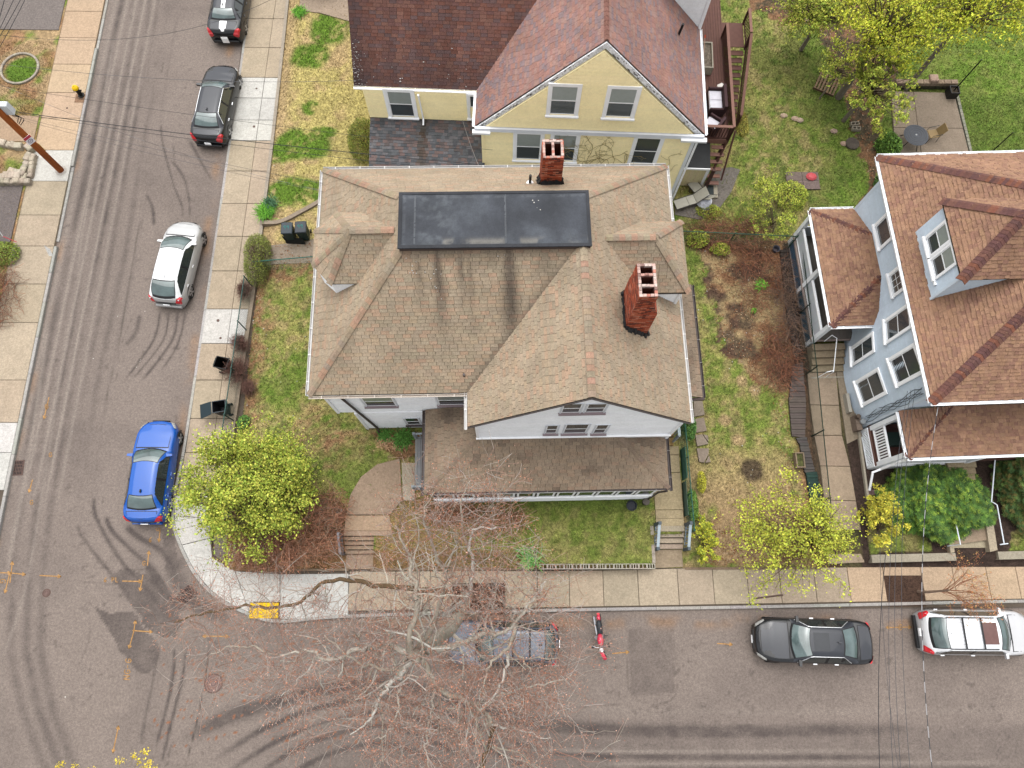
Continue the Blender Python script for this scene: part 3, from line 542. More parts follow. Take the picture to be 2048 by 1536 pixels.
arrow((98, 795), (88, 838)); arrow((65, 960), (58, 985)); arrow((1772, 1255), (1823, 1254), both=True); arrow((1225, 1307), (1258, 1304)); arrow((1435, 1287), (1465, 1289)); arrow((320, 1061), (318, 1084))
glyphs('G', (12, 1158), (0, 1), (-1, 0), 12); glyphs('G', (90, 808), (1, 0), (0, 1), 10); glyphs('G', (285, 1122), (1, 0), (0, 1), 9); glyphs('G', (1797, 1249), (1, 0), (0, 1), 11); glyphs('NG-G', (247, 1358), (.1, -1), (1, .1), 12, 1.15); glyphs('6 PL', (208, 1155), (1, 0), (0, 1), 9, 1.1); glyphs('6', (298, 1075), (1, 0), (0, 1), 9); glyphs('G', (312, 1062), (0, -1), (1, 0), 9)
glyphs('G', (98, 905), (1, 0), (0, 1), 9); glyphs('G', (60, 1000), (1, 0), (0, 1), 9)
irn = mat('rusty_iron', C(120, 96, 88), noise=.25, scale=14, rough=.8); drk = mat('dark_void', (.008, .008, .008), noise=0)
def grating(px, py, w, h, rot, lbl):
    c = at(px, py); t = thing('storm_grating', lbl, 'drain', (c.x, c.y, 0), R(rot)); m = MB(); m.box(-w / 2, w / 2, -h / 2, h / 2, -.02, .006, C(20, 18, 18)); m.build('pit', drk, t)
    m = MB(); e = .04; m.box(-w / 2 - e, w / 2 + e, -h / 2 - e, -h / 2, 0, .018); m.box(-w / 2 - e, w / 2 + e, h / 2, h / 2 + e, 0, .018); m.box(-w / 2 - e, -w / 2, -h / 2, h / 2, 0, .018); m.box(w / 2, w / 2 + e, -h / 2, h / 2, 0, .018); m.build('frame', irn, t)
    n = 9
    for i in range(n): x = -w / 2 + w * (i + .5) / n; b = MB(); b.box(x - .014, x + .014, -h / 2, h / 2, .004, .016); b.build('bar', irn, t)
    for i in range(1, 4): y = -h / 2 + h * i / 4; b = MB(); b.box(-w / 2, w / 2, y - .013, y + .013, .002, .014); b.build('bar', irn, t)
grating(32, 936, .62, .62, 3, 'square iron storm grating in the gutter of the left pavement'); grating(373, 1191, .72, .5, 48, 'iron storm grating in the bend by the rounded corner, strewn with red buds')
def cover(px, py, r, lbl, name='manhole_cover'):
    c = at(px, py); t = thing(name, lbl, 'manhole cover', (c.x, c.y, 0)); m = MB(); m.lathe([(r + .05, 0), (r + .05, .008), (r, .012), (r, .004)], 28, col=C(140, 118, 110), cap=False); m.build('rim', irn, t)
    m = MB(); m.lathe([(r - .01, 0), (r - .01, .012)], 28, col=C(150, 122, 116)); m.build('lid', mat('iron_lid', C(152, 126, 120), noise=.2, scale=25, rough=.8), t)
    for k in range(1, 4): m = MB(); rr = r * k / 4; m.lathe([(rr + .015, .012), (rr + .01, .018), (rr, .018), (rr - .005, .012)], 24, col=C(130, 105, 98), cap=False); m.build('ring', irn, t)
cover(427, 1367, .34, 'round reddish manhole cover in the bend left of the bare tree'); cover(93, 1186, .13, 'small valve cover set in a dark ring in the road at far left', 'valve_cover')
for i, (px, py, r) in enumerate(((513, 177, .055), (508, 193 + 60, .07), (436, 641, .075), (441, 676, .06), (134, 216, .05))):
    c = at(px, py, .155); m = MB(); m.lathe([(r, 0), (r, .008), (r * .8, .012)], 14, (c.x, c.y, .15), C(120, 88, 66)); m.build('shutoff_cap', irn, walk_w if px > 300 else walk_l)
m = MB(); m.tube([(*at(1508, 1197, .17)[:2], .16), (*at(1566, 1190, .17)[:2], .16)], .035, 5, C(60, 62, 60)); m.build('expansion_strip', irn, walk_s)
for p_ in ((1820, 1162),): pass
# ================================================================ BUILDINGS
def clip_rect(poly, u0, u1, v0, v1):
    "clip a 2D polygon by an axis-aligned rectangle"
    P = poly
    for ax, val, sg in ((0, u0, 1), (0, u1, -1), (1, v0, 1), (1, v1, -1)):
        out = []
        for i in range(len(P)):
            a, b = P[i - 1], P[i]; da, db = (a[ax] - val) * sg, (b[ax] - val) * sg
            if da >= 0: out.append(a) if False else None
            if (da >= 0) != (db >= 0): t = da / (da - db); out.append((a[0] + (b[0] - a[0]) * t, a[1] + (b[1] - a[1]) * t))
            if db >= 0: out.append(b)
        P = out
        if len(P) < 3: return []
    A = sum(P[i][0] * P[(i + 1) % len(P)][1] - P[(i + 1) % len(P)][0] * P[i][1] for i in range(len(P))) / 2
    return P if A > 2e-4 else (P[::-1] if A < -2e-4 else [])
roofm = mat('shingle', noise=.09, scale=1.1, fine=(.15, 30), rough=.95, bump=.5, bscale=120)
deckm = mat('roof_felt', C(95, 85, 74), rough=1, noise=.1)
class Roof:
    """covers roof planes with separate shingle tabs; the tabs that show largest become objects, the rest one joined piece"""
    def __init__(s, parent, pal, expo=.14, tab=.30, thick=.014, lim=280, arch=0): s.p = parent; s.pal = pal; s.e = expo; s.w = tab; s.t = thick; s.lim = lim; s.tabs = []; s.rest = MB(); s.arch = arch; s.n = 0; s.areas = 0
    def plane(s, pts, dirt=None, prio=0, deck=.16, deckcol=None, fine=None):
        P = [Vector(p) for p in pts]; n = Vector((0, 0, 0))
        for i in range(len(P)): n += P[i].cross(P[(i + 1) % len(P)])
        n.normalize()
        if n.z < 0: P = P[::-1]; n = -n
        up = (Vector((0, 0, 1)) - n * n.z); up = up.normalized() if up.length > 1e-6 else Vector((0, 1, 0)); u = up.cross(n); o = min(P, key=lambda q: q.dot(up))
        q2 = [((q - o).dot(u), (q - o).dot(up)) for q in P]
        d = MB(); d.slab([q - n * .01 for q in P], deck, deckcol); d.build('roof_deck', deckm, s.p)
        vmax = max(q[1] for q in q2); umin, umax = min(q[0] for q in q2), max(q[0] for q in q2); row = 0; v = 0.0
        while v < vmax - .01:
            uu = umin - random.uniform(0, s.w) - (s.w / 2 if row % 2 else 0); rowj = random.uniform(-.008, .008)
            while uu < umax:
                w = s.w * (random.uniform(.55, 1.3) if s.arch else 1)
                g = .006 if not s.arch else .0; e0 = v + (random.choice((0, 0, .0, .02)) if s.arch else 0)
                ctr = o + u * (uu + w / 2) + up * (v + s.e / 2); base_col = jit(random.choice(s.pal), .055, .012); t00 = s.t * (random.choice((1, 1.9)) if s.arch else random.uniform(.8, 1.4)); ns = 4 if (fine and ctr.y > fine) else 1
                for si in range(ns):
                    c = clip_rect(q2, uu + g + (w - 2 * g) * si / ns, uu + g + (w - 2 * g) * (si + 1) / ns, e0 + rowj * .3, v + s.e + .012)
                    if not c: continue
                    col = base_col; ctr = o + u * (uu + g + (w - 2 * g) * (si + .5) / ns) + up * (v + s.e / 2)
                    if dirt: col = dirt(ctr, col)
                    t0 = t00; vb = min(q[1] for q in c); V = []; k = len(c)
                    if s.arch and t0 > s.t * 1.3: col = tuple(x * .93 for x in col)
                    for a, b in c: V.append(o + u * a + up * b + n * (t0 * max(.12, 1 - (b - v) / (s.e + .012)) + .003))
                    for a, b in c: V.append(o + u * a + up * b - n * .008)
                    F = [tuple(range(k))] + [(k + i, k + (i + 1) % k, (i + 1) % k, i) for i in range(k)]
                    full = k == 4 and abs((c[0][0] - c[2][0]) * (c[0][1] - c[2][1])) > .9 * s.w * s.e
                    if full and prio: s.tabs.append((prio * random.uniform(.9, 1.1), V, F, col))
                    else: s.rest.idx(V, F, col)
                uu += w
            v += s.e; row += 1
        return s
    def done(s):
        s.tabs.sort(key=lambda t: -t[0])
        for pr, V, F, col in s.tabs[:s.lim]: m = MB(); m.idx(V, F, col); m.build('shingle', roofm, s.p)
        for pr, V, F, col in s.tabs[s.lim:]: s.rest.idx(V, F, col)
        s.rest.build('shingles', roofm, s.p, kind='stuff')
    def caps(s, a, b, col, w=.13, L=.22, n1=None, n2=None, dz=.02, drop=.1):
        "overlapping ridge or hip caps from a (low) to b (high)"
        a, b = Vector(a), Vector(b); d = (b - a); N = max(1, int(d.length / L)); d.normalize(); side = d.cross(Vector((0, 0, 1))).normalized(); up = side.cross(d)
        for i in range(N):
            p = a + d * (L * i); q = a + d * (L * (i + 1) + .03); m = MB(); V = []
            for r, lift in ((p, .028), (q, .012)):
                for sd, dr in ((-1, drop * w / .13), (0, 0), (1, drop * w / .13)): V.append(r + side * w * sd - Vector((0, 0, dr * .9)) + up * (lift + dz))
            V += [v - Vector((0, 0, .03)) for v in V[:3]]
            m.idx(V, [(0, 1, 4, 3), (1, 2, 5, 4), (6, 7, 1, 0), (7, 8, 2, 1)], jit(random.choice(col), .08)); m.build('ridge_cap', roofm, s.p)
def group(name, parent, label=None):
    o = bpy.data.objects.new(name, None); COL.objects.link(o); o.parent = parent; tag(o, label); return o
glassm = mat('window_glass', (.035, .045, .05), rough=.06, noise=0, spec=.9)
whitem = mat('white_paint', None, noise=.04, scale=3, rough=.55)
sidm = mat('siding', None, noise=.05, scale=1.5, fine=(.05, 20), rough=.6)
metm = mat('gutter_metal', None, noise=.08, scale=8, rough=.45)
WH = C(238, 240, 243, .86); KV = .9
def siding(parent, A, B, z0, z1, col, expo=.115, cut=None, top=None, th=.018, openings=()):
    """lapped boards on a vertical wall running A->B (plan points, outside on the right of A->B). top: f(s)->z of the upper edge; cut: z-range (s0,s1) limits per height;
    openings: (s0,s1,z0,z1) left free of boards"""
    A = Vector((A[0], A[1], 0)); B = Vector((B[0], B[1], 0)); L = (B - A).length; u = (B - A) / L; n = Vector((u.y, -u.x, 0)); z = z0; k = 0
    while z < z1 - .01:
        e = min(expo, z1 - z); s0, s1 = 0.0, L
        if cut: s0, s1 = cut(z + e * .5)
        if s1 - s0 > .03:
            segs = [(s0, s1)]
            for a, b, c, d in openings:
                if c < z + e * .5 < d:
                    ns = []
                    for p, q in segs:
                        if b <= p or a >= q: ns.append((p, q))
                        else:
                            if a > p: ns.append((p, a))
                            if b < q: ns.append((b, q))
                    segs = ns
            for p, q in segs:
                if q - p < .02: continue
                m = MB(); c = jit(col, .02, .006); V = []
                for ss in (p, q):
                    o = A + u * ss; V += [o + Vector((0, 0, z)) + n * (th), o + Vector((0, 0, z)), o + Vector((0, 0, z + e + .01)), o + Vector((0, 0, z + e + .01)) + n * .004]
                m.idx(V, [(0, 4, 7, 3), (1, 5, 4, 0), (0, 3, 2, 1), (4, 5, 6, 7), (3, 7, 6, 2)], c); m.build('siding_board', sidm, parent)
        z += e; k += 1
def wallbox(parent, poly, z0, z1, col, name='wall_core', m=None):
    b = MB(); b.prism(poly, z0, z1, col); return b.build(name, m or sidm, parent)
def window(parent, A, B, s, z0, w, h, trim=WH, depth=.0, sash=WH, cas=.1, blind=None, grids=False, sill=None, side=False, split=True, outer=.05, silld=.07):
    """window on the wall A->B; s: start along the wall. frame, sashes, panes, sill"""
    A = Vector((A[0], A[1], 0)); B = Vector((B[0], B[1], 0)); u = (B - A).normalized(); n = Vector((u.y, -u.x, 0)); o = A + u * s + Vector((0, 0, z0)); up = Vector((0, 0, 1))
    W_ = group('window', parent)
    def P(a, b, c, d, t0, t1, nm, m, col):
        mb = MB(); q = o + u * a + up * b + n * t0; mb.plate(q, u, up, c, d, -(t1 - t0) if False else 1, col) if False else None
        V = [o + u * x + up * y + n * t for t in (t0, t1) for x, y in ((a, b), (a + c, b), (a + c, b + d), (a, b + d))]
        mb.idx(V, [(3, 2, 1, 0), (4, 5, 6, 7), (0, 1, 5, 4), (1, 2, 6, 5), (2, 3, 7, 6), (3, 0, 4, 7)], col); return mb.build(nm, m, W_)
    fr = MB()
    for a, b, c, d in ((-cas, -cas * .6, cas, h + cas * 1.6), (w, -cas * .6, cas, h + cas * 1.6), (0, h, w, cas)):
        V = [o + u * x + up * y + n * t for t in (0, outer) for x, y in ((a, b), (a + c, b), (a + c, b + d), (a, b + d))]
        fr.idx(V, [(3, 2, 1, 0), (4, 5, 6, 7), (0, 1, 5, 4), (1, 2, 6, 5), (2, 3, 7, 6), (3, 0, 4, 7)], trim)
    fr.build('frame', whitem, W_)
    P(-cas - .03, -cas * .6 - .04, w + 2 * cas + .06, .07, 0, outer + silld, 'sill', whitem, sill or trim)
    bt = .035; half = h / 2 if split else h
    rows = ((0, half, .012), (half, half, .03)) if split else ((0, h, .02),)
    for y0, hh, off in rows:
        sa = MB()
        for a, b, c, d in ((0, y0, bt, hh), (w - bt, y0, bt, hh), (bt, y0, w - 2 * bt, bt), (bt, y0 + hh - bt, w - 2 * bt, bt)):
            V = [o + u * x + up * y + n * t for t in (0, off) for x, y in ((a, b), (a + c, b), (a + c, b + d), (a, b + d))]
            sa.idx(V, [(3, 2, 1, 0), (4, 5, 6, 7), (0, 1, 5, 4), (1, 2, 6, 5), (2, 3, 7, 6), (3, 0, 4, 7)], sash)
        if grids:
            for i in (1, 2):
                for a, b, c, d in ((w * i / 3 - .01, y0, .02, hh), (0, y0 + hh * i / 3 - .01, w, .02)):
                    V = [o + u * x + up * y + n * t for t in (0, off - .003) for x, y in ((a, b), (a + c, b), (a + c, b + d), (a, b + d))]
                    sa.idx(V, [(4, 5, 6, 7), (0, 1, 5, 4), (1, 2, 6, 5), (2, 3, 7, 6), (3, 0, 4, 7)], sash)
        sa.build('sash', whitem, W_); top = y0 > 0 or not split
        P(bt, y0 + bt, w - 2 * bt, hh - 2 * bt, 0, off - .008, 'pane', (mat('blind_pane', C(176, 186, 182, .5), rough=.12, noise=.05, spec=.8) if (blind and top) else glassm), (.1, .1, .1))
    return W_
def gutter(parent, a, b, col, w=.11, h=.1, straps=True, name='gutter'):
    a, b = Vector(a), Vector(b); u = (b - a).normalized(); n = Vector((u.y, -u.x, 0)); m = MB(); V = []
    for e in (a, b): V += [e, e + Vector((0, 0, -h)), e + n * w * .8 + Vector((0, 0, -h)), e + n * w, e + n * (w - .015), e + n * (w * .75) + Vector((0, 0, -h + .02)), e + n * .015 + Vector((0, 0, -h + .02)), e + n * .015]
    m.idx(V, [(i, i + 1, 9 + i, 8 + i) for i in range(7)] + [(7, 0, 8, 15)] + [(0, 7, 6, 5, 4, 3, 2, 1), (8, 9, 10, 11, 12, 13, 14, 15)], col); g = m.build(name, metm, parent)
    if straps:
        L = (b - a).length; k = int(L / 1.0)
        for i in range(k): p = a + u * (L * (i + .5) / k); q = MB(); q.plate(p - u * .012 + Vector((0, 0, .004)), u, n, .024, w, .006, tuple(min(.8, c * 1.2 + .1) for c in col)); q.build('gutter_strap', metm, g)
    return g
def pipe(parent, pts, r, col, name='downspout', n=8): m = MB(); m.tube(pts, r, n, col); return m.build(name, metm, parent)
brickm = mat('brick', None, noise=.12, scale=9, fine=(.2, 50), rough=.95, bump=.4)
BR = [C(196, 98, 68, .52), C(180, 84, 58, .52), C(208, 116, 86, .52), C(142, 72, 56, .52), C(214, 140, 114, .52), C(190, 92, 64, .52), C(120, 70, 60, .5)]
def chimney(parent, secs, lim=150, capcol=C(222, 205, 196, .5), flues=2, alongy=True, split=None):
    """secs: list of (z, x0, x1, y0, y1) from the foot up; bricks laid course by course, rest of the run joined past the limit"""
    ch = group('chimney', parent); core = MB(); e = .012
    for (z0, a0, a1, b0, b1), (z1, c0, c1, d0, d1) in zip(secs, secs[1:]):
        V = [(a0 + e, b0 + e, z0), (a1 - e, b0 + e, z0), (a1 - e, b1 - e, z0), (a0 + e, b1 - e, z0), (c0 + e, d0 + e, z1), (c1 - e, d0 + e, z1), (c1 - e, d1 - e, z1), (c0 + e, d1 - e, z1)]
        core.idx(V, [(0, 1, 5, 4), (1, 2, 6, 5), (2, 3, 7, 6), (3, 0, 4, 7)] , C(176, 150, 136, .5))
    core.build('mortar', brickm, ch)
    zt = secs[-1][0]; z = secs[0][0]; H = .067; items = []; row = 0
    def sec(z):
        for a, b in zip(secs, secs[1:]):
            if a[0] <= z <= b[0]: t = (z - a[0]) / (b[0] - a[0]); return [a[i] + (b[i] - a[i]) * t for i in range(1, 5)]
        return secs[-1][1:]
    while z < zt - .03:
        x0, x1, y0, y1 = sec(z + H / 2)
        for side, (p, q) in enumerate((((x0, y0), (x1, y0)), ((x1, y0), (x1, y1)), ((x1, y1), (x0, y1)), ((x0, y1), (x0, y0)))):
            L = math.hypot(q[0] - p[0], q[1] - p[1]); ux, uy = (q[0] - p[0]) / L, (q[1] - p[1]) / L; nx, ny = uy, -ux; s = -.11 if row % 2 else 0
            while s < L - .02:
                a, b = max(0, s + .004), min(L, s + .21 - .004); s += .21
                if b - a < .03: continue
                pr = random.uniform(0, .006); V = []
                for zz in (z + .004, z + H - .004):
                    for ss, t in ((a, pr), (b, pr), (b, -.02), (a, -.02)): V.append((p[0] + ux * ss + nx * t, p[1] + uy * ss + ny * t, zz))
                items.append(((z + (10 if side in (0, 3) and x0 > 0 or side == 0 else 0)), V, jit(random.choice(BR), .1)))
        z += H; row += 1
    items.sort(key=lambda t: -t[0]); F = [(0, 1, 5, 4), (1, 2, 6, 5), (3, 0, 4, 7), (4, 5, 6, 7), (3, 2, 1, 0)]
    for pr, V, c in items[:lim]: m = MB(); m.idx(V, F, c); m.build('brick', brickm, ch)
    r = MB()
    for pr, V, c in items[lim:]: r.idx(V, F, c)
    r.build('bricks', brickm, ch, kind='stuff')
    # open flues in a weathered cap: rim bricks with whitish mortar
    x0, x1, y0, y1 = secs[-1][1:]; w = .1
    bars = [(x0, x1, y0, y0 + w), (x0, x1, y1 - w, y1), (x0, x0 + w, y0 + w, y1 - w), (x1 - w, x1, y0 + w, y1 - w)]
    for k in range(1, flues):
        if alongy: c = y0 + (y1 - y0) * k / flues; bars.append((x0 + w, x1 - w, c - .045, c + .045))
        else: c = x0 + (x1 - x0) * k / flues; bars.append((c - .05, c + .05, y0 + w, y1 - w))
    for a, b, c, d in bars:
        lx = b - a > d - c; n = max(1, int((b - a if lx else d - c) / .11))
        for i in range(n):
            m = MB(); g = .004; t = random.uniform(-.012, .012); col = mixc(jit(random.choice(BR), .1), capcol, random.choice((.25, .7, .9, .5)))
            if lx: m.box(a + (b - a) * i / n + g, a + (b - a) * (i + 1) / n - g, c + g, d - g, zt - .1, zt + .02 + t, col)
            else: m.box(a + g, b - g, c + (d - c) * i / n + g, c + (d - c) * (i + 1) / n - g, zt - .1, zt + .02 + t, col)
            m.build('cap_brick', brickm, ch)
    m = MB(); m.box(x0 + .05, x1 - .05, y0 + .05, y1 - .05, zt - 1.0, zt - .9, C(60, 40, 34)); 
    for a, b, c, d in bars: m.box(a + .01, b - .01, c + .01, d - .01, zt - .9, zt - .1, C(120, 62, 46))
    m.build('flue', brickm, ch); return ch
def flash(parent, poly, h, col=C(60, 60, 64)):
    "ragged black tar flashing: a skirt of plates; poly of (x,y,z)"
    m = MB(); n = len(poly)
    for i in range(n):
        a, b = Vector(poly[i]), Vector(poly[(i + 1) % n]); k = max(2, int((b - a).length / .12)); u = (b - a); nn = Vector((u.y, -u.x, 0)).normalized()
        for j in range(k):
            p, q = a + u * (j / k), a + u * ((j + 1) / k); h0, h1 = h * random.uniform(.6, 1.2), h * random.uniform(.6, 1.2); o = nn * random.uniform(.06, .16); f = nn * .012
            m.idx([p + o, q + o, q + f + Vector((0, 0, h1)), p + f + Vector((0, 0, h0)), p, q], [(0, 1, 2, 3), (3, 2, 5, 4), (0, 3, 4), (1, 5, 2)], jit(col, .2))
    return m.build('flashing', mat('tar', None, rough=.6, noise=.15, scale=12), parent)

# ---------------------------------------------------------------- main house
MH = thing('white_house', 'big white house with tan shingle hip roof, black flat roof panel and two brick chimneys', 'house', (0, 0, 0), R(1.0))
MR = group('roof', MH); MWL = group('wall', MH)
PT = [C(201, 180, 154), C(194, 176, 151), C(204, 180, 152), C(198, 180, 155), C(196, 177, 153), C(203, 183, 157), C(208, 177, 150)]
def dirtS(c, col):
    x, y, z = c; d = 0
    for x0, w, L, a in ((.42, .24, 3.4, .85), (-2.1, .17, 2.4, .7), (-1.3, .14, 1.6, .55), (-2.8, .13, 1.5, .5), (1.6, .35, .9, .4), (-1.0, .12, 2.3, .4), (-.3, .5, .5, .4)):
        t = (11.5 - y) / L
        if 0 <= t < 1.15: d = max(d, a * math.exp(-((x - x0 - .12 * t) / (w * (1 + .6 * t))) ** 2) * min(1, 1.5 - 1.2 * t))
    d = max(d, .5 * math.exp(-((11.5 - y) / .3) ** 2)); val = .907 * (x + 1.19) - .874 * (y - 7.38); d = max(d, .45 * math.exp(-(val / .25) ** 2))
    n = float(fbm(np.array([x]), np.array([y]), 1.0, 3)[0]); col = tuple(k * (.84 + .32 * n) for k in col)
    return mixc(col, C(82, 72, 68), max(0, min(1, d * (.6 + .7 * n))))
def dirtG(c, col): n = float(fbm(np.array([c[0]]), np.array([c[1]]), 1.2, 3)[0]); return tuple(k * (.86 + .28 * n) for k in col)
def dirtP(c, col):
    n = float(fbm(np.array([c[0]]), np.array([c[1]]), 1.6, 8)[0]); col = mixc(col, C(150, 128, 110), .55); col = tuple(k * (.8 + .36 * n) for k in col)
    return mixc(col, C(96, 82, 74), max(0, n - .55) * 2)
RF = Roof(MR, PT, .14, .30, .013, 290)
z0 = 6.5
RF.plane([(-7.17, 7.38, z0), (-1.19, 7.38, z0), (2.78, 11.5, 10.1), (-3.33, 11.5, 10.1)], dirtS, prio=1.2, fine=9.0)
RF.plane([(-7.17, 17.15, z0), (-7.17, 7.38, z0), (-3.33, 11.5, 10.1), (-3.33, 13.55, 10.1)], dirtG, prio=0)
RF.plane([(-1.19, 7.38, z0), (-1.19, 6.05, z0), (3.0, 6.05, 10.3), (3.0, 11.5, 10.3), (2.78, 11.5, 10.1)], dirtG, prio=1)
RF.plane([(7.18, 6.05, z0), (7.18, 17.15, z0), (3.22, 13.55, 10.1), (3.22, 11.5, 10.1), (3.0, 11.5, 10.3), (3.0, 6.05, 10.3)], dirtG, prio=0)
RF.plane([(7.18, 17.15, z0), (-7.17, 17.15, z0), (-3.33, 13.55, 10.1), (3.22, 13.55, 10.1)], dirtG, prio=0)
# sunporch roof
pz, pt_ = 3.7, 4.42
RF.plane([(-3.08, 4.0, pz), (6.82, 4.0, pz), (4.75, 6.1, pt_), (-.88, 6.1, pt_)], dirtP, prio=1.3, deck=.1)
RF.plane([(6.82, 4.0, pz), (6.86, 6.1, pz + .02), (4.75, 6.1, pt_)], dirtP, deck=.1)
RF.plane([(-3.08, 7.46, pz), (-3.08, 4.0, pz), (-.88, 6.1, pt_), (-.88, 7.46, pt_)], dirtP, prio=1.1, deck=.1)
# low side roof, east
RF.plane([(8.42, 7.65, 4.2), (8.42, 12.75, 4.2), (6.9, 12.75, 4.85), (6.9, 7.65, 4.85)], dirtP, deck=.1)
# dormer roofs
de = 7.95
RF.plane([(7.18, 10.72, de), (7.18, 13.7, de), (5.72, 12.2, 9.52)], dirtG)
RF.plane([(5.5, 10.72, de), (7.18, 10.72, de), (5.72, 12.2, 9.52), (3.85, 12.2, 9.52)], dirtG)
RF.plane([(7.18, 13.7, de), (5.5, 13.7, de), (3.85, 12.2, 9.52), (5.72, 12.2, 9.52)], dirtG)
we = 8.45; pk = (-5.17, 12.4, 9.9); rm = (-3.5, 12.4, 9.92)
oct_ = [(-4.95, 13.95, we), (-6.07, 13.95, we), (-6.8, 13.22, we), (-6.8, 11.78, we), (-6.14, 11.04, we), (-4.93, 11.04, we)]
RF.plane([oct_[0], oct_[1], pk, rm], dirtG, deck=.08); RF.plane([oct_[1], oct_[2], pk], dirtG, deck=.08); RF.plane([oct_[2], oct_[3], pk], dirtG, deck=.08)
RF.plane([oct_[3], oct_[4], pk], dirtG, deck=.08); RF.plane([oct_[4], oct_[5], rm, pk], dirtG, deck=.08)
RF.done()
CP = [C(186, 168, 142), C(188, 166, 142), C(182, 166, 144), C(198, 162, 138)]
for a, b in (((-7.17, 7.38, z0), (-3.33, 11.5, 10.1)), ((-7.17, 17.15, z0), (-3.33, 13.55, 10.1)), ((7.18, 17.15, z0), (3.22, 13.55, 10.1)), ((3.0, 6.05, 10.3), (3.0, 11.45, 10.3)), ((7.18, 10.72, de), (5.72, 12.2, 9.52)), ((7.18, 13.7, de), (5.72, 12.2, 9.52)), ((5.72, 12.2, 9.52), (3.9, 12.2, 9.52)),
             (oct_[1], pk), (oct_[2], pk), (oct_[3], pk), (oct_[4], pk), (pk, rm)):
    RF.caps(a, b, CP, drop=.06)
for a, b in (((6.82, 4.0, pz), (4.75, 6.1, pt_)), ((-3.08, 4.0, pz), (-.88, 6.1, pt_))): RF.caps(a, b, [C(166, 144, 124), C(158, 138, 120)], drop=.04, w=.1)
# black flat roof
rub = mat('rubber_roof', None, rough=.75, noise=.28, scale=.9, fine=(.1, 20))
m = MB(); m.box(-3.36, 3.25, 11.47, 13.58, 9.95, 10.3, C(108, 92, 88)); m.build('flat_roof_curb', whitem, MR)
m = MB(); m.box(-3.4, 3.28, 11.43, 13.62, 10.3, 10.325, C(72, 76, 84), bev=.01); m.build('membrane_edge', rub, MR)
def memcol(x, y):
    n = fbm(x, y, 1.4, 81); n2 = fbm(x, y, 6, 83); c = np.array(C(74, 78, 86))[None] * (.8 + .4 * n[:, None])
    def lay(w, col): nonlocal c; w = np.clip(w, 0, 1)[:, None]; c = c * (1 - w) + np.array(C(*col))[None] * w
    lay(sst(.5, .66, fbm(x, y, .9, 85)) * .35, (104, 110, 118)); lay(np.exp(-((x + 2.1) / .7) ** 2) * sst(.4, .6, n2 * .5 + n * .5) * .5, (118, 124, 130)); lay(np.exp(-((y - 11.66) / .12) ** 2) * sst(.48, .6, fbm(x, y, 1.8, 87)) * .7, (150, 146, 138)); lay((np.exp(-((y - 13.42) / .05) ** 2) + np.exp(-((x + 3.2) / .04) ** 2)) * sst(.4, .55, n2) * .4, (120, 124, 130))
    return c
mem = grid(-3.38, 3.26, 11.45, 13.6, .05, lambda x, y: 10.334 + .006 * fbm(x, y, 1.5, 89) + .006 * (np.abs(fbm(x, y * 2.5, 2.2, 90) - .5) < .02), 'rubber_membrane', rub, memcol); mem.parent = MR
for x in (-2.83, .32): m = MB(); m.box(x - .03, x + .03, 11.6, 13.5, 10.335, 10.34, C(104, 108, 114)); m.build('membrane_seam', rub, MR)
for a, b, c, d in ((-3.4, 3.28, 11.43, 11.55), (-3.4, 3.28, 13.52, 13.62), (-3.4, -3.28, 11.55, 13.52), (3.17, 3.28, 11.55, 13.52)): m = MB(); m.box(a, b, c, d, 10.335, 10.36, C(62, 64, 70)); m.build('edge_strip', rub, MR)
m = MB()
for k in range(26):
    x, y = random.choice(((1.4, 13.1), (.1, 11.3), (-2.4, 10.9), (-3.0, 11.0), (-1.9, 10.7), (-2.1, 10.3))); x += random.gauss(0, .16); y += random.gauss(0, .2); z = 10.35 if y > 11.5 else 6.54 + .874 * (y - 7.38); r = random.uniform(.012, .03)
    m.lathe([(r, 0), (r * .6, .006)], 6, (x, y, z), C(225, 222, 215))
m.build('bird_droppings', whitem, MR, kind='stuff')
# walls
mw = C(238, 241, 246, KV)
UP = [(-6.75, 7.5), (-.88, 7.5), (-.88, 6.1), (6.88, 6.1), (6.88, 16.8), (-6.75, 16.8)]
wallbox(MWL, UP, 3.4, 6.45, mw); LO = [(-6.05, 7.47), (-.86, 7.47), (-.86, 6.12), (6.86, 6.12), (6.86, 16.7), (-6.05, 16.7)]; wallbox(MWL, LO, .6, 3.4, mw)
m = MB(); m.prism([(-6.0, 7.5), (-.8, 7.5), (-.8, 6.2), (6.8, 6.2), (6.8, 16.6), (-6.0, 16.6)], 0, .6, C(150, 142, 132, .6)); m.build('foundation', concm, MWL)
m = MB(); V = [(-.88, 6.1, 6.45), (6.88, 6.1, 6.45), (3.0, 6.1, 10.1), (-.88, 11, 6.45), (6.88, 11, 6.45), (3.0, 11, 10.1)]; m.idx(V, [(0, 1, 2), (5, 4, 3), (0, 2, 5, 3), (1, 4, 5, 2)], mw); m.build('gable_core', sidm, MWL)
wSd = []
win = [(.62, 5.15, .95, .8, .9)]
A1, B1 = (-6.75, 7.5), (-.88, 7.5)
ops = [(1.35, 2.55, 4.35, 5.75), (4.3, 5.5, 4.35, 5.75)]
siding(MWL, A1, B1, 3.42, 6.42, mw, .105, openings=[(a - .1, b + .1, c - .06, d + .1) for a, b, c, d in ops])
for a, b, c, d in ops: window(MWL, A1, B1, a, c, b - a, d - c, trim=C(208, 212, 218, .85), sash=WH, cas=.06, blind=True, sill=C(150, 134, 138, .6), outer=.04)
A2, B2 = (-6.05, 7.47), (-.86, 7.47); ops = [(1.9, 2.5, 1.15, 2.35), (2.95, 4.15, 1.15, 2.6)]
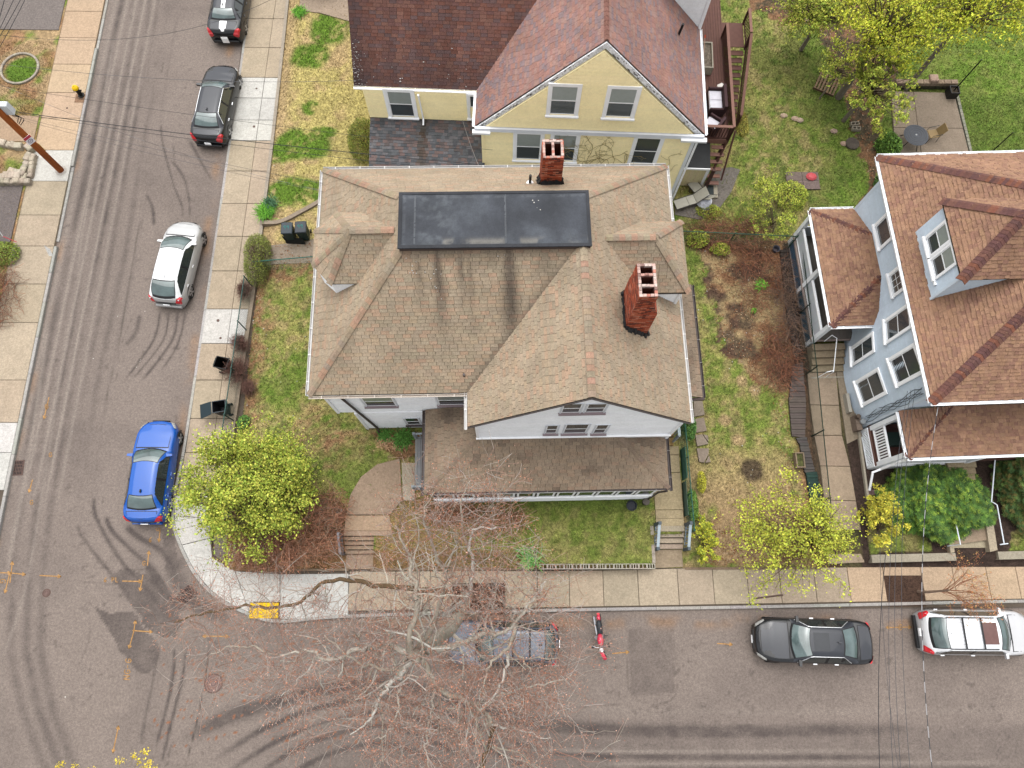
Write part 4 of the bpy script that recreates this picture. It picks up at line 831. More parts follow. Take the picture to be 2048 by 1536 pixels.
siding(MWL, A2, B2, .6, 3.38, mw, .105, openings=[(a - .08, b + .08, c - .06, d + .1) for a, b, c, d in ops])
for a, b, c, d in ops: window(MWL, A2, B2, a, c, b - a, d - c, trim=C(208, 212, 218, .85), cas=.06, sill=C(104, 92, 94), outer=.04)
A3, B3 = (-.88, 6.1), (6.88, 6.1); ops = []
for px0, px1, yb, yt in ((1122, 1158, 826, 808), (1169, 1206, 825, 808), (1090, 1112, 867, 851), (1126, 1170, 867, 849), (1185, 1208, 867, 850)):
    def on(px, py):
        lo, hi = 2.0, 11.0
        for _ in range(40):
            z = (lo + hi) / 2; q = at(px, py, z); yl = -q.x * math.sin(R(1)) + q.y * math.cos(R(1)) 
            if yl > 6.08: lo = z
            else: hi = z
        q = at(px, py, z); return q.x * math.cos(R(1)) + q.y * math.sin(R(1)), z
    (xa, zb), (xb, _), (_, ztp) = on(px0, yb), on(px1, yb), on(px0, yt); ops.append((xa + .88, xb + .88, zb, ztp))
cutg = lambda z: (0, 7.76) if z < 6.45 else ((z - 6.45) / .907 + .06, 7.76 - (z - 6.45) / .907 - .06)
siding(MWL, A3, B3, 4.0, 10.0, mw, .105, cut=cutg, openings=[(a - .05, b + .05, c - .04, d + .06) for a, b, c, d in ops])
for a, b, c, d in ops: window(MWL, A3, B3, a, c, b - a, d - c, trim=C(205, 210, 218, .85), cas=.06, blind=(b - a > 1), sill=C(150, 134, 138, .6), outer=.04)
m = MB(); m.box(-.95, 6.9, 6.0, 6.08, 4.3, 4.46, WH); m.build('flashing_board', whitem, MWL)
for x0, x1, y0, y1, za, zb in ((-.93, -.82, 6.04, 6.16, 4.0, 6.5), (6.82, 6.92, 6.04, 6.16, .6, 6.4), (-6.81, -6.7, 7.44, 7.54, 3.4, 6.42), (-6.11, -6.0, 7.41, 7.5, .5, 3.4)): m = MB(); m.box(x0, x1, y0, y1, za, zb, WH); m.build('corner_board', whitem, MWL)
# rake boards
for s in (1, -1):
    a = Vector((3.0, 6.0, 10.24)); b = Vector((3.0 + s * 4.19, 6.0, 6.44)); m = MB(); d = Vector((0, 0, -.08)); y2 = Vector((0, .04, 0)); m.idx([a, b, b + d, a + d, a + y2, b + y2, b + d + y2, a + d + y2], [(0, 1, 2, 3), (7, 6, 5, 4), (0, 4, 5, 1), (3, 2, 6, 7)], C(110, 102, 100)); m.build('rake_board', whitem, MR)
GW = C(214, 212, 210, .6); GD = C(92, 80, 78)
gutter(MR, (-7.2, 17.15, z0), (-7.2, 7.36, z0), GW); gutter(MR, (-7.2, 7.33, z0), (-1.2, 7.33, z0), C(196, 184, 172, .6)); gutter(MR, (-1.22, 7.5, z0 - .02), (-1.22, 5.95, z0 - .02), GW); gutter(MR, (7.2, 6.05, z0), (7.2, 17.2, z0), GW); gutter(MR, (7.2, 17.18, z0), (-7.2, 17.18, z0), GW)
gutter(MR, (-3.08, 3.99, pz), (6.84, 3.99, pz), GD, w=.07, h=.08); gutter(MR, (6.86, 3.9, pz), (6.88, 6.1, pz), GD); gutter(MR, (-3.1, 7.46, pz), (-3.1, 3.9, pz), GD)
gutter(MR, (8.44, 7.65, 4.2), (8.44, 12.75, 4.2), GD); m = MB(); m.box(6.95, 8.5, 7.55, 7.64, 4.05, 4.2, C(88, 70, 66)); m.build('fascia', whitem, MR)
m = MB(); m.box(6.9, 8.1, 7.9, 12.5, .5, 4.1, mw); m.build('bay_wall', sidm, MWL)
m = MB(); m.tube([(7.0, 7.6, 3.3), (8.25, 7.6, 4.05)], .04, 4, WH); m.build('bracket', whitem, MWL)
pipe(MR, [(-6.1, 7.4, 6.35), (-6.1, 7.4, 6.1), (-5.55, 7.38, .9), (-5.5, 7.1, .5)], .05, GD)
pipe(MR, [(-1.3, 7.9, 7.1), (-1.3, 7.9, 6.4)], .05, GD, 'vent_stub')
# dormer walls
m = MB(); m.prism([(5.0, 10.82), (6.95, 10.82), (6.95, 13.6), (5.0, 13.6)], 6.5, de - .06, mw); m.build('dormer_wall', sidm, MWL)
siding(MWL, (5.0, 10.82), (6.95, 10.82), 6.7, de - .07, mw, .105, cut=lambda z: (max(0, 7.18 - (z - 6.5) / .907 - 5.0), 1.93))
m = MB(); m.box(6.88, 6.99, 10.77, 10.85, 6.6, de - .06, WH); m.build('corner_board', whitem, MWL)
m = MB(); m.prism([(-4.9, 13.8), (-6.0, 13.8), (-6.7, 13.15), (-6.7, 11.8), (-6.08, 11.09), (-4.9, 11.09)], 6.9, we - .09, mw); m.build('dormer_wall', sidm, MWL)
siding(MWL, (-6.7, 11.8), (-6.08, 11.09), 6.95, we - .09, mw, .105); siding(MWL, (-6.08, 11.09), (-4.9, 11.09), 7.3, we - .09, mw, .105)
# chimneys
c2 = chimney(MR, [(7.6, 4.5, 5.38, 8.96, 10.25), (10.1, 4.5, 5.38, 8.96, 10.25), (10.75, 4.52, 5.14, 9.0, 10.18), (11.5, 4.52, 5.12, 9.0, 10.16)], flues=3, alongy=True)
c1 = chimney(MR, [(7.9, 1.72, 2.5, 14.9, 15.7), (10.42, 1.7, 2.46, 14.88, 15.66)], flues=2, alongy=False)
zE = lambda x: 6.5 + .907 * (7.18 - x); zN = lambda y: 6.5 + 17.15 - y
flash(MR, [(4.49, 8.94, zE(4.49)), (5.4, 8.94, zE(5.4)), (5.4, 10.27, zE(5.4)), (4.49, 10.27, zE(4.49))], .26)
flash(MR, [(1.7, 14.86, zN(14.86)), (2.52, 14.86, zN(14.86)), (2.52, 15.72, zN(15.72)), (1.7, 15.72, zN(15.72))], .3)
pipe(MR, [(1.31, 15.03, 8.55), (1.31, 15.03, 9.15)], .055, C(50, 46, 46), 'vent_pipe'); m = MB(); m.lathe([(.14, 0), (.1, .03), (.07, .06)], 12, (1.31, 15.03, 8.63), WH); m.build('vent_collar', whitem, MR)
# sunporch: knee wall, ten windows, corner posts
PW = [(-2.8, 4.1), (6.45, 4.1), (6.45, 6.12), (-2.8, 6.12)]
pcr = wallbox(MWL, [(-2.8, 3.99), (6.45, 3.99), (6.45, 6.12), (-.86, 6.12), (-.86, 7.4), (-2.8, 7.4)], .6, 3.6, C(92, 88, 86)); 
siding(MWL, (-2.8, 3.97), (6.45, 3.97), .78, 2.0, mw, .11); siding(MWL, (6.45, 3.98), (6.45, 6.1), .85, 3.6, mw, .11); siding(MWL, (-2.8, 7.4), (-2.8, 3.98), .85, 3.6, mw, .11)
m = MB(); m.box(-2.86, 6.5, 3.91, 3.99, 2.0, 2.07, WH); m.box(-2.86, 6.5, 3.93, 3.99, 3.5, 3.62, WH); m.build('porch_rail', whitem, MWL)
for i in range(11): 
    s = .12 + i * .83
    window(MWL, (-2.8, 3.97), (6.45, 3.97), s + .08, 2.12, .64, 1.3, cas=.05, blind=(i in (3,)), split=False, outer=.022, silld=.01)
pipe(MR, [(6.75, 3.9, 3.6), (6.5, 3.92, 3.1), (6.5, 3.92, .8)], .045, GD)
pl_ = MB(); pl_.lathe([(.13, 0), (.16, .3), (.14, .32)], 12, (6.4, 3.8, .78), C(120, 112, 104)); pl_.build('drain_pot', mat('clay', None, rough=.8), MR)
gp = mat('grey_paint', None, noise=.08, scale=4, rough=.6); GPc = C(150, 158, 164, .6)
# porch door landing on the west side with railings
m = MB(); m.box(-3.75, -2.8, 4.55, 6.75, .55, 1.25, C(120, 116, 110)); m.build('landing', gp, MH)
for i in range(8): m = MB(); m.box(-3.78 + i * .125, -3.665 + i * .125, 4.5, 6.8, 1.252, 1.28, jit(C(158, 158, 158), .04)); m.build('floor_board', gp, MH)
for y in (4.5, 6.8):
    m = MB(); m.box(-3.75, -2.82, y - .04, y + .04, 2.1, 2.16, GPc); m.box(-3.75, -2.82, y - .02, y + .02, 1.4, 1.44, GPc); m.build('handrail', gp, MH)
    for i in range(6): x = -3.68 + i * .16; m = MB(); m.box(x, x + .035, y - .018, y + .018, 1.44, 2.1, GPc); m.build('baluster', gp, MH)
    m = MB(); m.box(-3.8, -3.7, y - .05, y + .05, 1.28, 2.25, GPc); m.build('post', gp, MH)
# railing of the side door stair
for i in range(9): y = 6.55 + i * .17; m = MB(); m.box(7.82, 7.86, y, y + .04, 1.2, 2.15, GPc); m.build('baluster', gp, MH)
m = MB(); m.box(7.78, 7.9, 6.5, 8.1, 2.15, 2.22, C(170, 184, 186, .6)); m.box(7.8, 7.88, 6.45, 6.53, .8, 2.2, GPc); m.build('handrail', gp, MH)
# ---------------------------------------------------------------- yellow house (north)
YH = thing('yellow_house', 'yellow clapboard house with worn red-brown shingle roofs and a peeling white-trimmed gable', 'house', (0, 0, 0), R(-2.2))
YR = group('roof', YH); YW = group('wall', YH); yc = C(246, 231, 182, .92); yk = 1.03; ye = 5.4; ya = 10.7
PY1 = [C(188, 142, 132), C(180, 144, 140), C(192, 146, 132), C(166, 144, 146), C(188, 152, 142)]; PY2 = [C(138, 98, 88), C(130, 94, 88), C(144, 104, 92), C(124, 98, 96), C(136, 92, 80)]
PY3 = [C(116, 118, 122), C(132, 130, 132), C(140, 120, 116), C(104, 106, 110), C(122, 112, 110)]
def dy1(c, col): n = float(fbm(np.array([c[0]]), np.array([c[1]]), .9, 3)[0]); return tuple(k * (.82 + .36 * n) for k in col)
def dy2(c, col):
    n = float(fbm(np.array([c[0] * 2.2]), np.array([c[1] * .3]), 1, 13)[0]); col = tuple(k * (.72 + .55 * n) for k in col)
    return mixc(col, C(70, 60, 62), .35 * math.exp(-((c[1] - 21.9) / .8) ** 2) + .5 * math.exp(-((c[0] + 7.5) / .5) ** 2))
RY = Roof(YR, PY1, .145, .30, .012, 200)
N_ = 31.5; xm = 3.14
RY.plane([(-2.0, 20.0, ye), (xm, 20.0, ya), (xm, N_, ya), (-1.9, 21.9, ye)][::1] if False else [(-2.0, 20.0, ye), (xm, 20.0, ya), (xm, 27.05, ya), (-2.0, 21.9, ye)], dy1, prio=1.0)
RY.plane([(8.28, 20.0, ye), (8.28, 25.8, ye), (5.4, 25.8, ye + 2.88 * yk), (5.4, N_, ye + 2.88 * yk), (xm, N_, ya), (xm, 20.0, ya)], dy1, prio=.9)
RY.done()
RY2 = Roof(YR, PY2, .145, .30, .010, 250)
RY2.plane([(-7.6, 21.9, ye), (-2.0, 21.9, ye), (3.14, 27.05, ya), (3.14, N_, ya), (-7.6, N_, ya)] if False else [(-7.6, 21.9, ye), (-2.0, 21.9, ye), (3.14, 27.05, ya), (-7.6, 27.05, ya)], dy2, prio=1)
RY2.done()
m = MB()
for k in range(420):
    if random.random() < .55: x, y = -7.6 + abs(random.gauss(0, .22)), random.uniform(21.9, 26)
    else: x, y = random.uniform(-7.4, 2.5), random.uniform(21.9, 26)
    if x > -2 + (y - 21.9): continue
    r = random.uniform(.01, .03) * (1.7 if random.random() < .08 else 1); m.lathe([(r, 0), (r * .5, .008)], 5, (x, y, ye + (y - 21.9) * 1.0 + .03), jit(C(205, 200, 196), .1))
m.build('lichen_spots', whitem, YR, kind='stuff')
RY3 = Roof(YR, PY3, .15, .22, .014, 200, arch=1)
def dy3(c, col): return mixc(col, C(86, 74, 58), .75 * math.exp(-((c[0] + 4.62) / .22) ** 2) * (.7 + .5 * random.random()))
RY3.plane([(-7.15, 19.4, 2.8), (-1.62, 19.4, 2.8), (-1.62, 21.75, 3.4), (-7.2, 21.75, 3.4)], dy3, prio=1, deck=.12); RY3.done()
gutter(YR, (-7.2, 19.38, 2.8), (-1.62, 19.38, 2.8), C(150, 150, 150)); 
RY.caps((xm, 20.0, ya), (xm, 27, ya), [C(156, 112, 100)], w=.1, drop=.1)
wallbox(YW, [(-1.65, 19.87), (7.85, 19.87), (7.85, N_), (-1.65, N_)], .2, 5.35, yc); wallbox(YW, [(-7.2, 21.77), (-1.6, 21.77), (-1.6, N_), (-7.2, N_)], .2, 5.35, yc)
m = MB(); m.idx([(-1.65, 19.87, 5.35), (7.85, 19.87, 5.35), (3.1, 19.87, 10.25), (-1.65, 25, 5.35), (7.85, 25, 5.35), (3.1, 25, 10.25)], [(0, 1, 2), (5, 4, 3), (0, 2, 5, 3), (1, 4, 5, 2)], yc); m.build('gable_core', sidm, YW)
A, B = (-1.65, 19.85), (7.85, 19.85)
ops = [(2.9, 3.98, 6.6, 8.33), (5.3, 6.4, 6.57, 8.32)]; opl = [(1.52, 2.64, 3.28, 5.2), (3.2, 4.25, 3.28, 5.2), (6.95, 8.03, 3.28, 5.2)]
gcut = lambda z: (max(0, (z - 5.35) / 1.03 - .0 + .02), min(9.5, 9.5 - (z - 5.35) / 1.03 - .02)) if z > 5.35 else (0, 9.5)
siding(YW, A, B, 5.6, 10.3, yc, .2, cut=gcut, openings=[(a - .1, b + .1, c - .06, d + .1) for a, b, c, d in ops], th=.02)
siding(YW, A, B, .3, 5.35, yc, .2, openings=[(a - .1, b + .1, c - .06, d + .1) for a, b, c, d in opl], th=.02)
for a, b, c, d in ops + opl: window(YW, A, B, a, c, b - a, d - c, cas=.15, blind=not (a > 6.9 and c < 5), outer=.045)
m = MB(); m.box(-2.0, 8.2, 19.74, 19.86, 5.34, 5.56, C(228, 232, 240, .72)); m.build('frieze_board', whitem, YW)
m = MB(); m.box(7.2, 8.35, 19.6, 19.8, 5.3, 5.42, C(236, 238, 240, .72)); m.box(-2.1, -1.3, 19.6, 19.8, 5.3, 5.42, C(236, 238, 240, .72)); m.build('cornice_return', whitem, YW)
m = MB(); m.box(7.76, 7.92, 19.8, 19.95, .2, 5.33, C(232, 236, 240, .72)); m.box(-1.72, -1.6, 19.8, 19.95, .2, 5.33, yc); m.build('corner_board', whitem, YW)
peel = mat('peeling_paint', C(232, 234, 238, .7), noise=.12, scale=7, fine=(.25, 14), rough=.8)
for s in (1, -1):
    a = Vector((xm, 19.93, ya - .06)); b = Vector((xm + s * 5.14, 19.93, ye - .1)); d = Vector((0, 0, -.3)); y2 = Vector((0, .06, 0)); m = MB(); m.idx([a, b, b + d, a + d, a + y2, b + y2, b + d + y2, a + d + y2], [(0, 1, 2, 3), (7, 6, 5, 4), (0, 4, 5, 1), (3, 2, 6, 7)], WH); m.build('rake_board', peel, YR)
    m = MB()
    for k in range(34):
        t = random.uniform(.05, .95); p = a + (b - a) * t + Vector((0, -.004, -random.uniform(.03, .27))); l = random.uniform(.05, .28); u = (b - a).normalized(); h = random.uniform(.015, .05)
        m.face([p, p + u * l * .5 + Vector((0, 0, -h)), p + u * l, p + u * l * .6 + Vector((0, 0, h))], jit(C(120, 114, 112), .15))
    m.build('bare_wood_patches', whitem, YR, kind='stuff')
# soot and mildew stains low on the gable, and dried vines climbing the wall
vm = mat('dry_vine', None, rough=.9, noise=.1)
m = MB(); random.seed(21)
def vine(x, z, ang, L, r, dep=0):
    pts = [(x, 19.81, z)]; 
    for k in range(int(L / .12)):
        ang += random.gauss(0, .22); x += math.sin(ang) * .12; z += math.cos(ang) * .12
        if z > 5.3 or x < -1.4 or x > 7.6: break
        pts.append((x, 19.805, z))
        if dep < 3 and random.random() < .22: vine(x, z, ang + random.choice((-.7, .7, 1.1, -1.1)), L * .45, r * .7, dep + 1)
    if len(pts) > 1: m.tube(pts, r, 3, jit(C(176, 158, 104, .5), .15), cap=False)
for x0, L in ((2.6, 2.6), (3.2, 3.0), (3.9, 2.2), (4.4, 3.2), (4.6, 2.5), (5.0, 1.5), (1.9, 1.5), (7.3, 1.4)): vine(x0, 2.6, random.uniform(-.3, .3), L, .011)
tag(m.build('dry_vine', vm), 'leafless brown vine climbing the yellow wall between its lower windows', 'vine').rotation_euler = (0, 0, R(-2.2)); random.seed(9)
# west wing wall
A, B = (-7.2, 21.75), (-1.62, 21.75)
siding(YW, A, B, 3.45, 5.35, yc, .17, openings=[(.95, 2.35, 3.4, 5.35)], th=.02); window(YW, A, B, 1.08, 3.6, 1.1, 1.7, cas=.17, blind=True, outer=.045); window(YW, A, B, 4.85, 3.7, .6, 1.5, cas=.14, outer=.045)
pipe(YR, [(-4.66, 21.6, 5.3), (-4.62, 21.65, 3.6), (-4.62, 21.4, 3.42)], .045, WH); m = MB(); m.tube([(-7.6, 21.78, 5.36), (-2.05, 21.78, 5.36)], .05, 6, WH); m.build('gutter', metm, YR)
gutter(YR, (-7.6, 21.88, ye), (-2.0, 21.88, ye), C(224, 218, 206, .6)); gutter(YR, (8.3, 20.0, ye), (8.3, 25.8, ye), WH); gutter(YR, (-2.02, 21.8, ye), (-2.02, 20.0, ye), WH)
wallbox(YW, [(-7.1, 19.7), (-1.65, 19.7), (-1.65, 21.75), (-7.1, 21.75)], .3, 2.75, yc, 'porch_wall')
# east cross wing with white boarded cheek
wallbox(YW, [(5.2, 25.84), (8.26, 25.84), (8.26, N_), (5.2, N_)], 5.3, 8.6, WH); siding(YW, (4.9, 25.82), (8.28, 25.82), 5.45, 8.6, WH, .11, cut=lambda z: (max(0, 8.28 - (z - 5.4) / yk - 4.9), 3.36), th=.02)
m = MB(); m.box(8.2, 8.34, 25.76, 25.86, 5.2, 8.6, WH); m.build('corner_board', whitem, YW)
m = MB(); m.slab([(4.6, 25.5, 8.7), (8.6, 25.5, 8.7), (8.6, N_, 8.7), (4.6, N_, 9.0)], .1, C(150, 110, 100)); m.build('wing_roof', roofm, YR)
pipe(YR, [(6.9, 24.1, 6.7), (6.95, 24.05, 7.45)], .06, C(44, 44, 46), 'vent_pipe')
# deck
dk = mat('deck_brown', None, noise=.1, scale=5, rough=.75); DB = C(122, 84, 74); DR = C(160, 118, 104)
DK = group('deck', YH); fz = 2.4; y0, y1, x0, x1 = 22.0, 31.5, 7.9, 10.35
for i in range(18): xx = x0 + i * (x1 - x0) / 18; m = MB(); m.box(xx + .004, xx + .13, y0, y1, fz - .04, fz, jit(DB, .06)); m.build('deck_board', dk, DK)
m = MB(); m.box(x0, x1, y0 - .05, y0 - .005, fz - .3, fz + .01, DR); m.box(x1 + .005, x1 + .05, y0 - .05, y1, fz - .3, fz + .01, DB); m.build('rim_board', dk, DK)
def railrun(parent, a, b, n, mt, cr, cb, h=.95, w=.14, bw=.035, posts=True):
    a, b = Vector(a), Vector(b); u = b - a; L = math.hypot(u.x, u.y); s = Vector((u.y, -u.x, 0)).normalized()
    def beam(z0, ww, hh, nm, c):
        m = MB(); p, q = a + Vector((0, 0, z0)), b + Vector((0, 0, z0)); V = [p + s * ww / 2, p - s * ww / 2, q - s * ww / 2, q + s * ww / 2]; V += [v + Vector((0, 0, hh)) for v in V]
        m.idx(V, [(0, 1, 2, 3), (7, 6, 5, 4), (0, 4, 5, 1), (1, 5, 6, 2), (2, 6, 7, 3), (3, 7, 4, 0)], c); m.build(nm, mt, parent)
    beam(h, w, .045, 'top_rail', cr); beam(.08, .05, .06, 'bottom_rail', cb)
    for i in range(n): p = a + u * ((i + .5) / n); m = MB(); m.box(p.x - bw / 2, p.x + bw / 2, p.y - bw / 2, p.y + bw / 2, p.z + .1, p.z + h, cb); m.build('baluster', mt, parent)
    if posts:
        for p in (a, b): m = MB(); m.box(p.x - .05, p.x + .05, p.y - .05, p.y + .05, p.z - .1, p.z + h - .005, cb); m.build('post', mt, parent)
railrun(DK, (10.35, y0, fz), (10.35, 28.2, fz), 44, dk, DR, C(96, 62, 54)); railrun(DK, (8.35, y0, fz), (10.3, y0, fz), 14, dk, DR, C(96, 62, 54))
# outer stair going down towards the street side
for i in range(11): m = MB(); yb = 27.6 - i * .3; zt = fz - (i + 1) * .19; m.box(10.55, 11.5, yb - .29, yb, zt - .04, zt, jit(DB, .06)); m.build('tread', dk, DK)
m = MB(); m.box(10.4, 11.5, 27.65, 29.2, fz - .04, fz, DB); m.build('landing', dk, DK)
railrun(DK, (11.55, 27.6, fz), (11.5, 24.3, .35), 22, dk, DR, C(96, 62, 54)); railrun(DK, (11.55, 29.2, fz), (11.55, 27.7, fz), 8, dk, DR, C(96, 62, 54))
# south stair and posts
for i in range(7): m = MB(); yb = 21.9 - i * .24; zt = fz - .35 - i * .26; m.box(9.62, 10.3, yb - .2, yb, zt - .05, zt, jit(DR, .06)); m.build('tread', dk, DK)
m = MB(); m.tube([(10.3, 21.9, 2.2), (9.62, 20.45, .5)], .06, 4, C(96, 62, 54)); m.build('stringer', dk, DK); m = MB(); m.tube([(10.45, 21.9, 3.2), (10.35, 20.6, 1.0)], .06, 4, C(96, 62, 54)); m.build('stringer', dk, DK)
for x, y in ((10.3, 22.1), (9.6, 20.3)): m = MB(); m.box(x - .07, x + .07, y - .07, y + .07, .2, 2.3, C(96, 66, 58)); m.build('post', dk, DK)
m = MB(); m.box(9.5, 10.3, 19.9, 20.7, .3, .5, C(190, 180, 160)); m.box(9.65, 10.1, 20.05, 20.6, .5, .51, C(70, 76, 76)); m.build('stair_pad', concm, YH)
# lean-to below the deck
LT = group('lean_to', YH); m = MB(); m.slab([(7.85, 20.55, 2.02), (9.52, 20.55, 1.98), (9.52, 22.2, 2.2), (7.85, 22.2, 2.24)], .1, C(58, 60, 62)); m.build('flat_roof', rub, LT)
m = MB(); m.box(7.9, 9.45, 20.65, 22.1, .2, 1.9, yc); m.build('wall_core', sidm, LT)
for i in range(12): xx = 7.95 + i * .125; m = MB(); m.box(xx, xx + .115, 20.62, 20.645, .3, 1.88, jit(C(214, 200, 160, .72), .03)); m.build('plank', sidm, LT)
m = MB(); m.box(9.4, 9.54, 20.58, 20.65, .2, 1.92, WH); m.box(7.85, 9.5, 20.5, 20.54, 1.93, 2.05, WH); m.build('trim', whitem, LT)
pipe(YH, [(7.98, 19.75, 5.3), (7.98, 19.75, .4)], .05, WH)

# ---------------------------------------------------------------- blue house (east)
BH = thing('blue_house', 'pale blue clapboard house with brown shingle hip roof, dormer and bowed wall', 'house', (0, 0, 0), R(2.0))
BRf = group('roof', BH); BWl = group('wall', BH); bc = C(192, 206, 220, .84)
PB = [C(188, 146, 120), C(196, 154, 126), C(180, 138, 116), C(190, 148, 120), C(174, 132, 112), C(194, 152, 122)]
RB = Roof(BRf, PB, .145, .2, .02, 300, arch=1); bk = .89; bz = 6.68; xw, ys_, yn = 16.45, 6.33, 17.1; mid = (ys_ + yn) / 2; hz = bz + bk * (mid - ys_); xr_ = xw + (mid - ys_)
def db(c, col): n = float(fbm(np.array([c[0]]), np.array([c[1]]), 1.0, 23)[0]); return tuple(k * (.85 + .3 * n) for k in col)
RB.plane([(xw, yn, bz), (xw, ys_, bz), (xr_, mid, hz)], db, prio=1.1)
XE = 26.0
RB.plane([(xw, ys_, bz), (XE, ys_, bz), (XE, mid, hz), (xr_, mid, hz)], db, prio=.9)
RB.plane([(XE, yn, bz), (xw, yn, bz), (xr_, mid, hz), (XE, mid, hz)], db)
dz_, dk_ = 9.2, 1.13; dm = (10.2 + 13.45) / 2; dpk = (16.9 + 1.5, dm, 10.95)
RB.plane([(16.88, 13.45, dz_), (16.88, 10.2, dz_), dpk], db, prio=1.2, deck=.08)
RB.plane([(16.88, 10.2, dz_), (19.3, 10.2, dz_), (21.0, dm, 10.95), dpk], db, prio=1.0, deck=.08); RB.plane([(19.3, 13.45, dz_), (16.88, 13.45, dz_), dpk, (21.0, dm, 10.95)], db, deck=.08)
RB.plane([(14.93, 16.6, 3.3), (14.93, 10.8, 3.3), (17.0, 12.7, 4.32), (17.0, 14.7, 4.32)], db, prio=1, deck=.1)
RB.plane([(14.93, 10.8, 3.3), (17.05, 10.8, 3.3), (17.0, 12.7, 4.32)], db, prio=1, deck=.1); RB.plane([(17.05, 16.6, 3.3), (14.93, 16.6, 3.3), (17.0, 14.7, 4.32)], db, deck=.1)
RB.plane([(16.85, 4.75, 3.8), (24.2, 4.75, 3.8), (22.2, 6.75, 4.32), (18.85, 6.75, 4.32)], db, prio=1, deck=.1); RB.plane([(16.85, 6.75, 3.8), (16.85, 4.75, 3.8), (18.85, 6.75, 4.32)], db, prio=1, deck=.1)
RB.plane([(24.2, 4.75, 3.8), (24.2, 6.75, 3.8), (22.2, 6.75, 4.32)], db, deck=.1)
RB.done()
CB = [C(134, 94, 86), C(142, 100, 88), C(124, 88, 84), C(156, 102, 82)]
for a, b in (((xw, ys_, bz), (xr_, mid, hz)), ((xw, yn, bz), (xr_, mid, hz)), ((16.88, 13.45, dz_), dpk), ((16.88, 10.2, dz_), dpk), (dpk, (21, dm, 10.95)), ((14.93, 10.8, 3.3), (17.0, 12.7, 4.32)), ((14.93, 16.6, 3.3), (17.0, 14.7, 4.32)), ((16.85, 4.75, 3.8), (18.85, 6.75, 4.32)), ((24.2, 4.75, 3.8), (22.2, 6.75, 4.32))):
    RB.caps(a, b, CB, w=.2, L=.14, drop=.08)
for a, b in (((xw - .02, yn, bz), (xw - .02, ys_, bz)), ((xw, ys_ - .02, bz), (XE, ys_ - .02, bz)), ((XE, yn + .02, bz), (xw, yn + .02, bz)), ((14.91, 16.6, 3.3), (14.91, 10.8, 3.3)), ((14.93, 10.78, 3.3), (17.0, 10.78, 3.3)), ((17.0, 16.62, 3.3), (14.93, 16.62, 3.3)), ((16.83, 6.7, 3.8), (16.83, 4.75, 3.8)), ((16.85, 4.73, 3.8), (24.2, 4.73, 3.8))): gutter(BRf, a, b, WH)
bow = [(16.98, 16.55), (17.0, 11.35), (16.86, 10.9), (16.7, 10.4), (16.6, 9.7), (16.57, 9.1), (16.6, 8.4), (16.72, 7.7), (16.88, 7.2), (17.05, 6.85)]
wallbox(BWl, [(x + .02, y) for x, y in bow] + [(26, 6.85), (26, 16.55)], .1, bz - .1, bc)
def sid_poly(parent, pts, z0, z1, expo, col, th=.018):
    nr = []
    for i, p in enumerate(pts):
        a, b = pts[max(i - 1, 0)], pts[min(i + 1, len(pts) - 1)]; dx, dy = b[0] - a[0], b[1] - a[1]; L = math.hypot(dx, dy); nr.append((dy / L, -dx / L))
    z = z0
    while z < z1 - .01:
        e = min(expo, z1 - z); m = MB(); V = []
        for p, n in zip(pts, nr): V += [(p[0] + n[0] * th, p[1] + n[1] * th, z), (p[0] + n[0] * .004, p[1] + n[1] * .004, z + e + .008), (p[0], p[1], z)]
        F = []
        for i in range(len(pts) - 1): o = i * 3; F += [(o, o + 3, o + 4, o + 1), (o + 2, o + 5, o + 3, o)]
        m.idx(V, F, jit(col, .02, .005)); m.build('siding_board', sidm, parent); z += e
sid_poly(BWl, bow, .45, bz - .12, .11, bc); sid_poly(BWl, [(17.05, 6.85), (26, 6.85)], 4.0, bz - .12, .11, bc)
def bowx(y):
    for a, b in zip(bow, bow[1:]):
        if b[1] <= y <= a[1]: t = (a[1] - y) / (a[1] - b[1]); return a[0] + (b[0] - a[0]) * t
    return 17.0
def bwin(y1, y0, z0, z1, **k):
    a, b = Vector((bowx(y1), y1, 0)), Vector((bowx(y0), y0, 0)); u = (b - a).normalized(); n = Vector((u.y, -u.x, 0)) * .035; a += n; b += n
    window(BWl, a, b, 0, z0, (b - a).length, z1 - z0, cas=.13, outer=.06, **k)
bwin(14.85, 13.85, 4.75, 6.5, blind=True); bwin(12.35, 11.5, 5.0, 6.05, grids=True, split=False); bwin(10.45, 9.6, 4.5, 6.25); bwin(8.75, 7.75, 4.45, 6.2); bwin(10.3, 9.6, 1.5, 3.35); bwin(8.65, 7.7, 1.5, 3.4)
wallbox(BWl, [(17.0, 10.35), (19.8, 10.35), (19.8, 13.25), (17.0, 13.25)], 6.9, dz_ - .1, bc, 'dormer_wall')
siding(BWl, (17.0, 13.25), (17.0, 10.35), 7.15, dz_ - .1, bc, .11); siding(BWl, (17.0, 10.35), (19.5, 10.35), 7.1, dz_ - .1, bc, .11, cut=lambda z: (0, min(2.5, (z - bz) / bk + xw - 17.0)))
for a in (.62, 1.55): window(BWl, (16.97, 13.25), (16.97, 10.35), a, 7.75, .72, 1.25, cas=.1, blind=True, outer=.06)
m = MB(); m.box(16.9, 16.985, 10.7, 12.75, 7.62, 7.7, WH); m.build('sill', whitem, BWl)
lb = C(196, 208, 220, .84)
for a, b in (((16.96, 16.6), (17.04, 16.45)), ((16.96, 6.78), (17.12, 6.9)), ((16.95, 10.3), (17.03, 10.4))): m = MB(); m.box(a[0], b[0], min(a[1], b[1]), max(a[1], b[1]), .3 if a[1] != 10.3 else 7.1, (bz if a[1] != 10.3 else dz_) - .12, lb); m.build('corner_board', whitem, BWl)
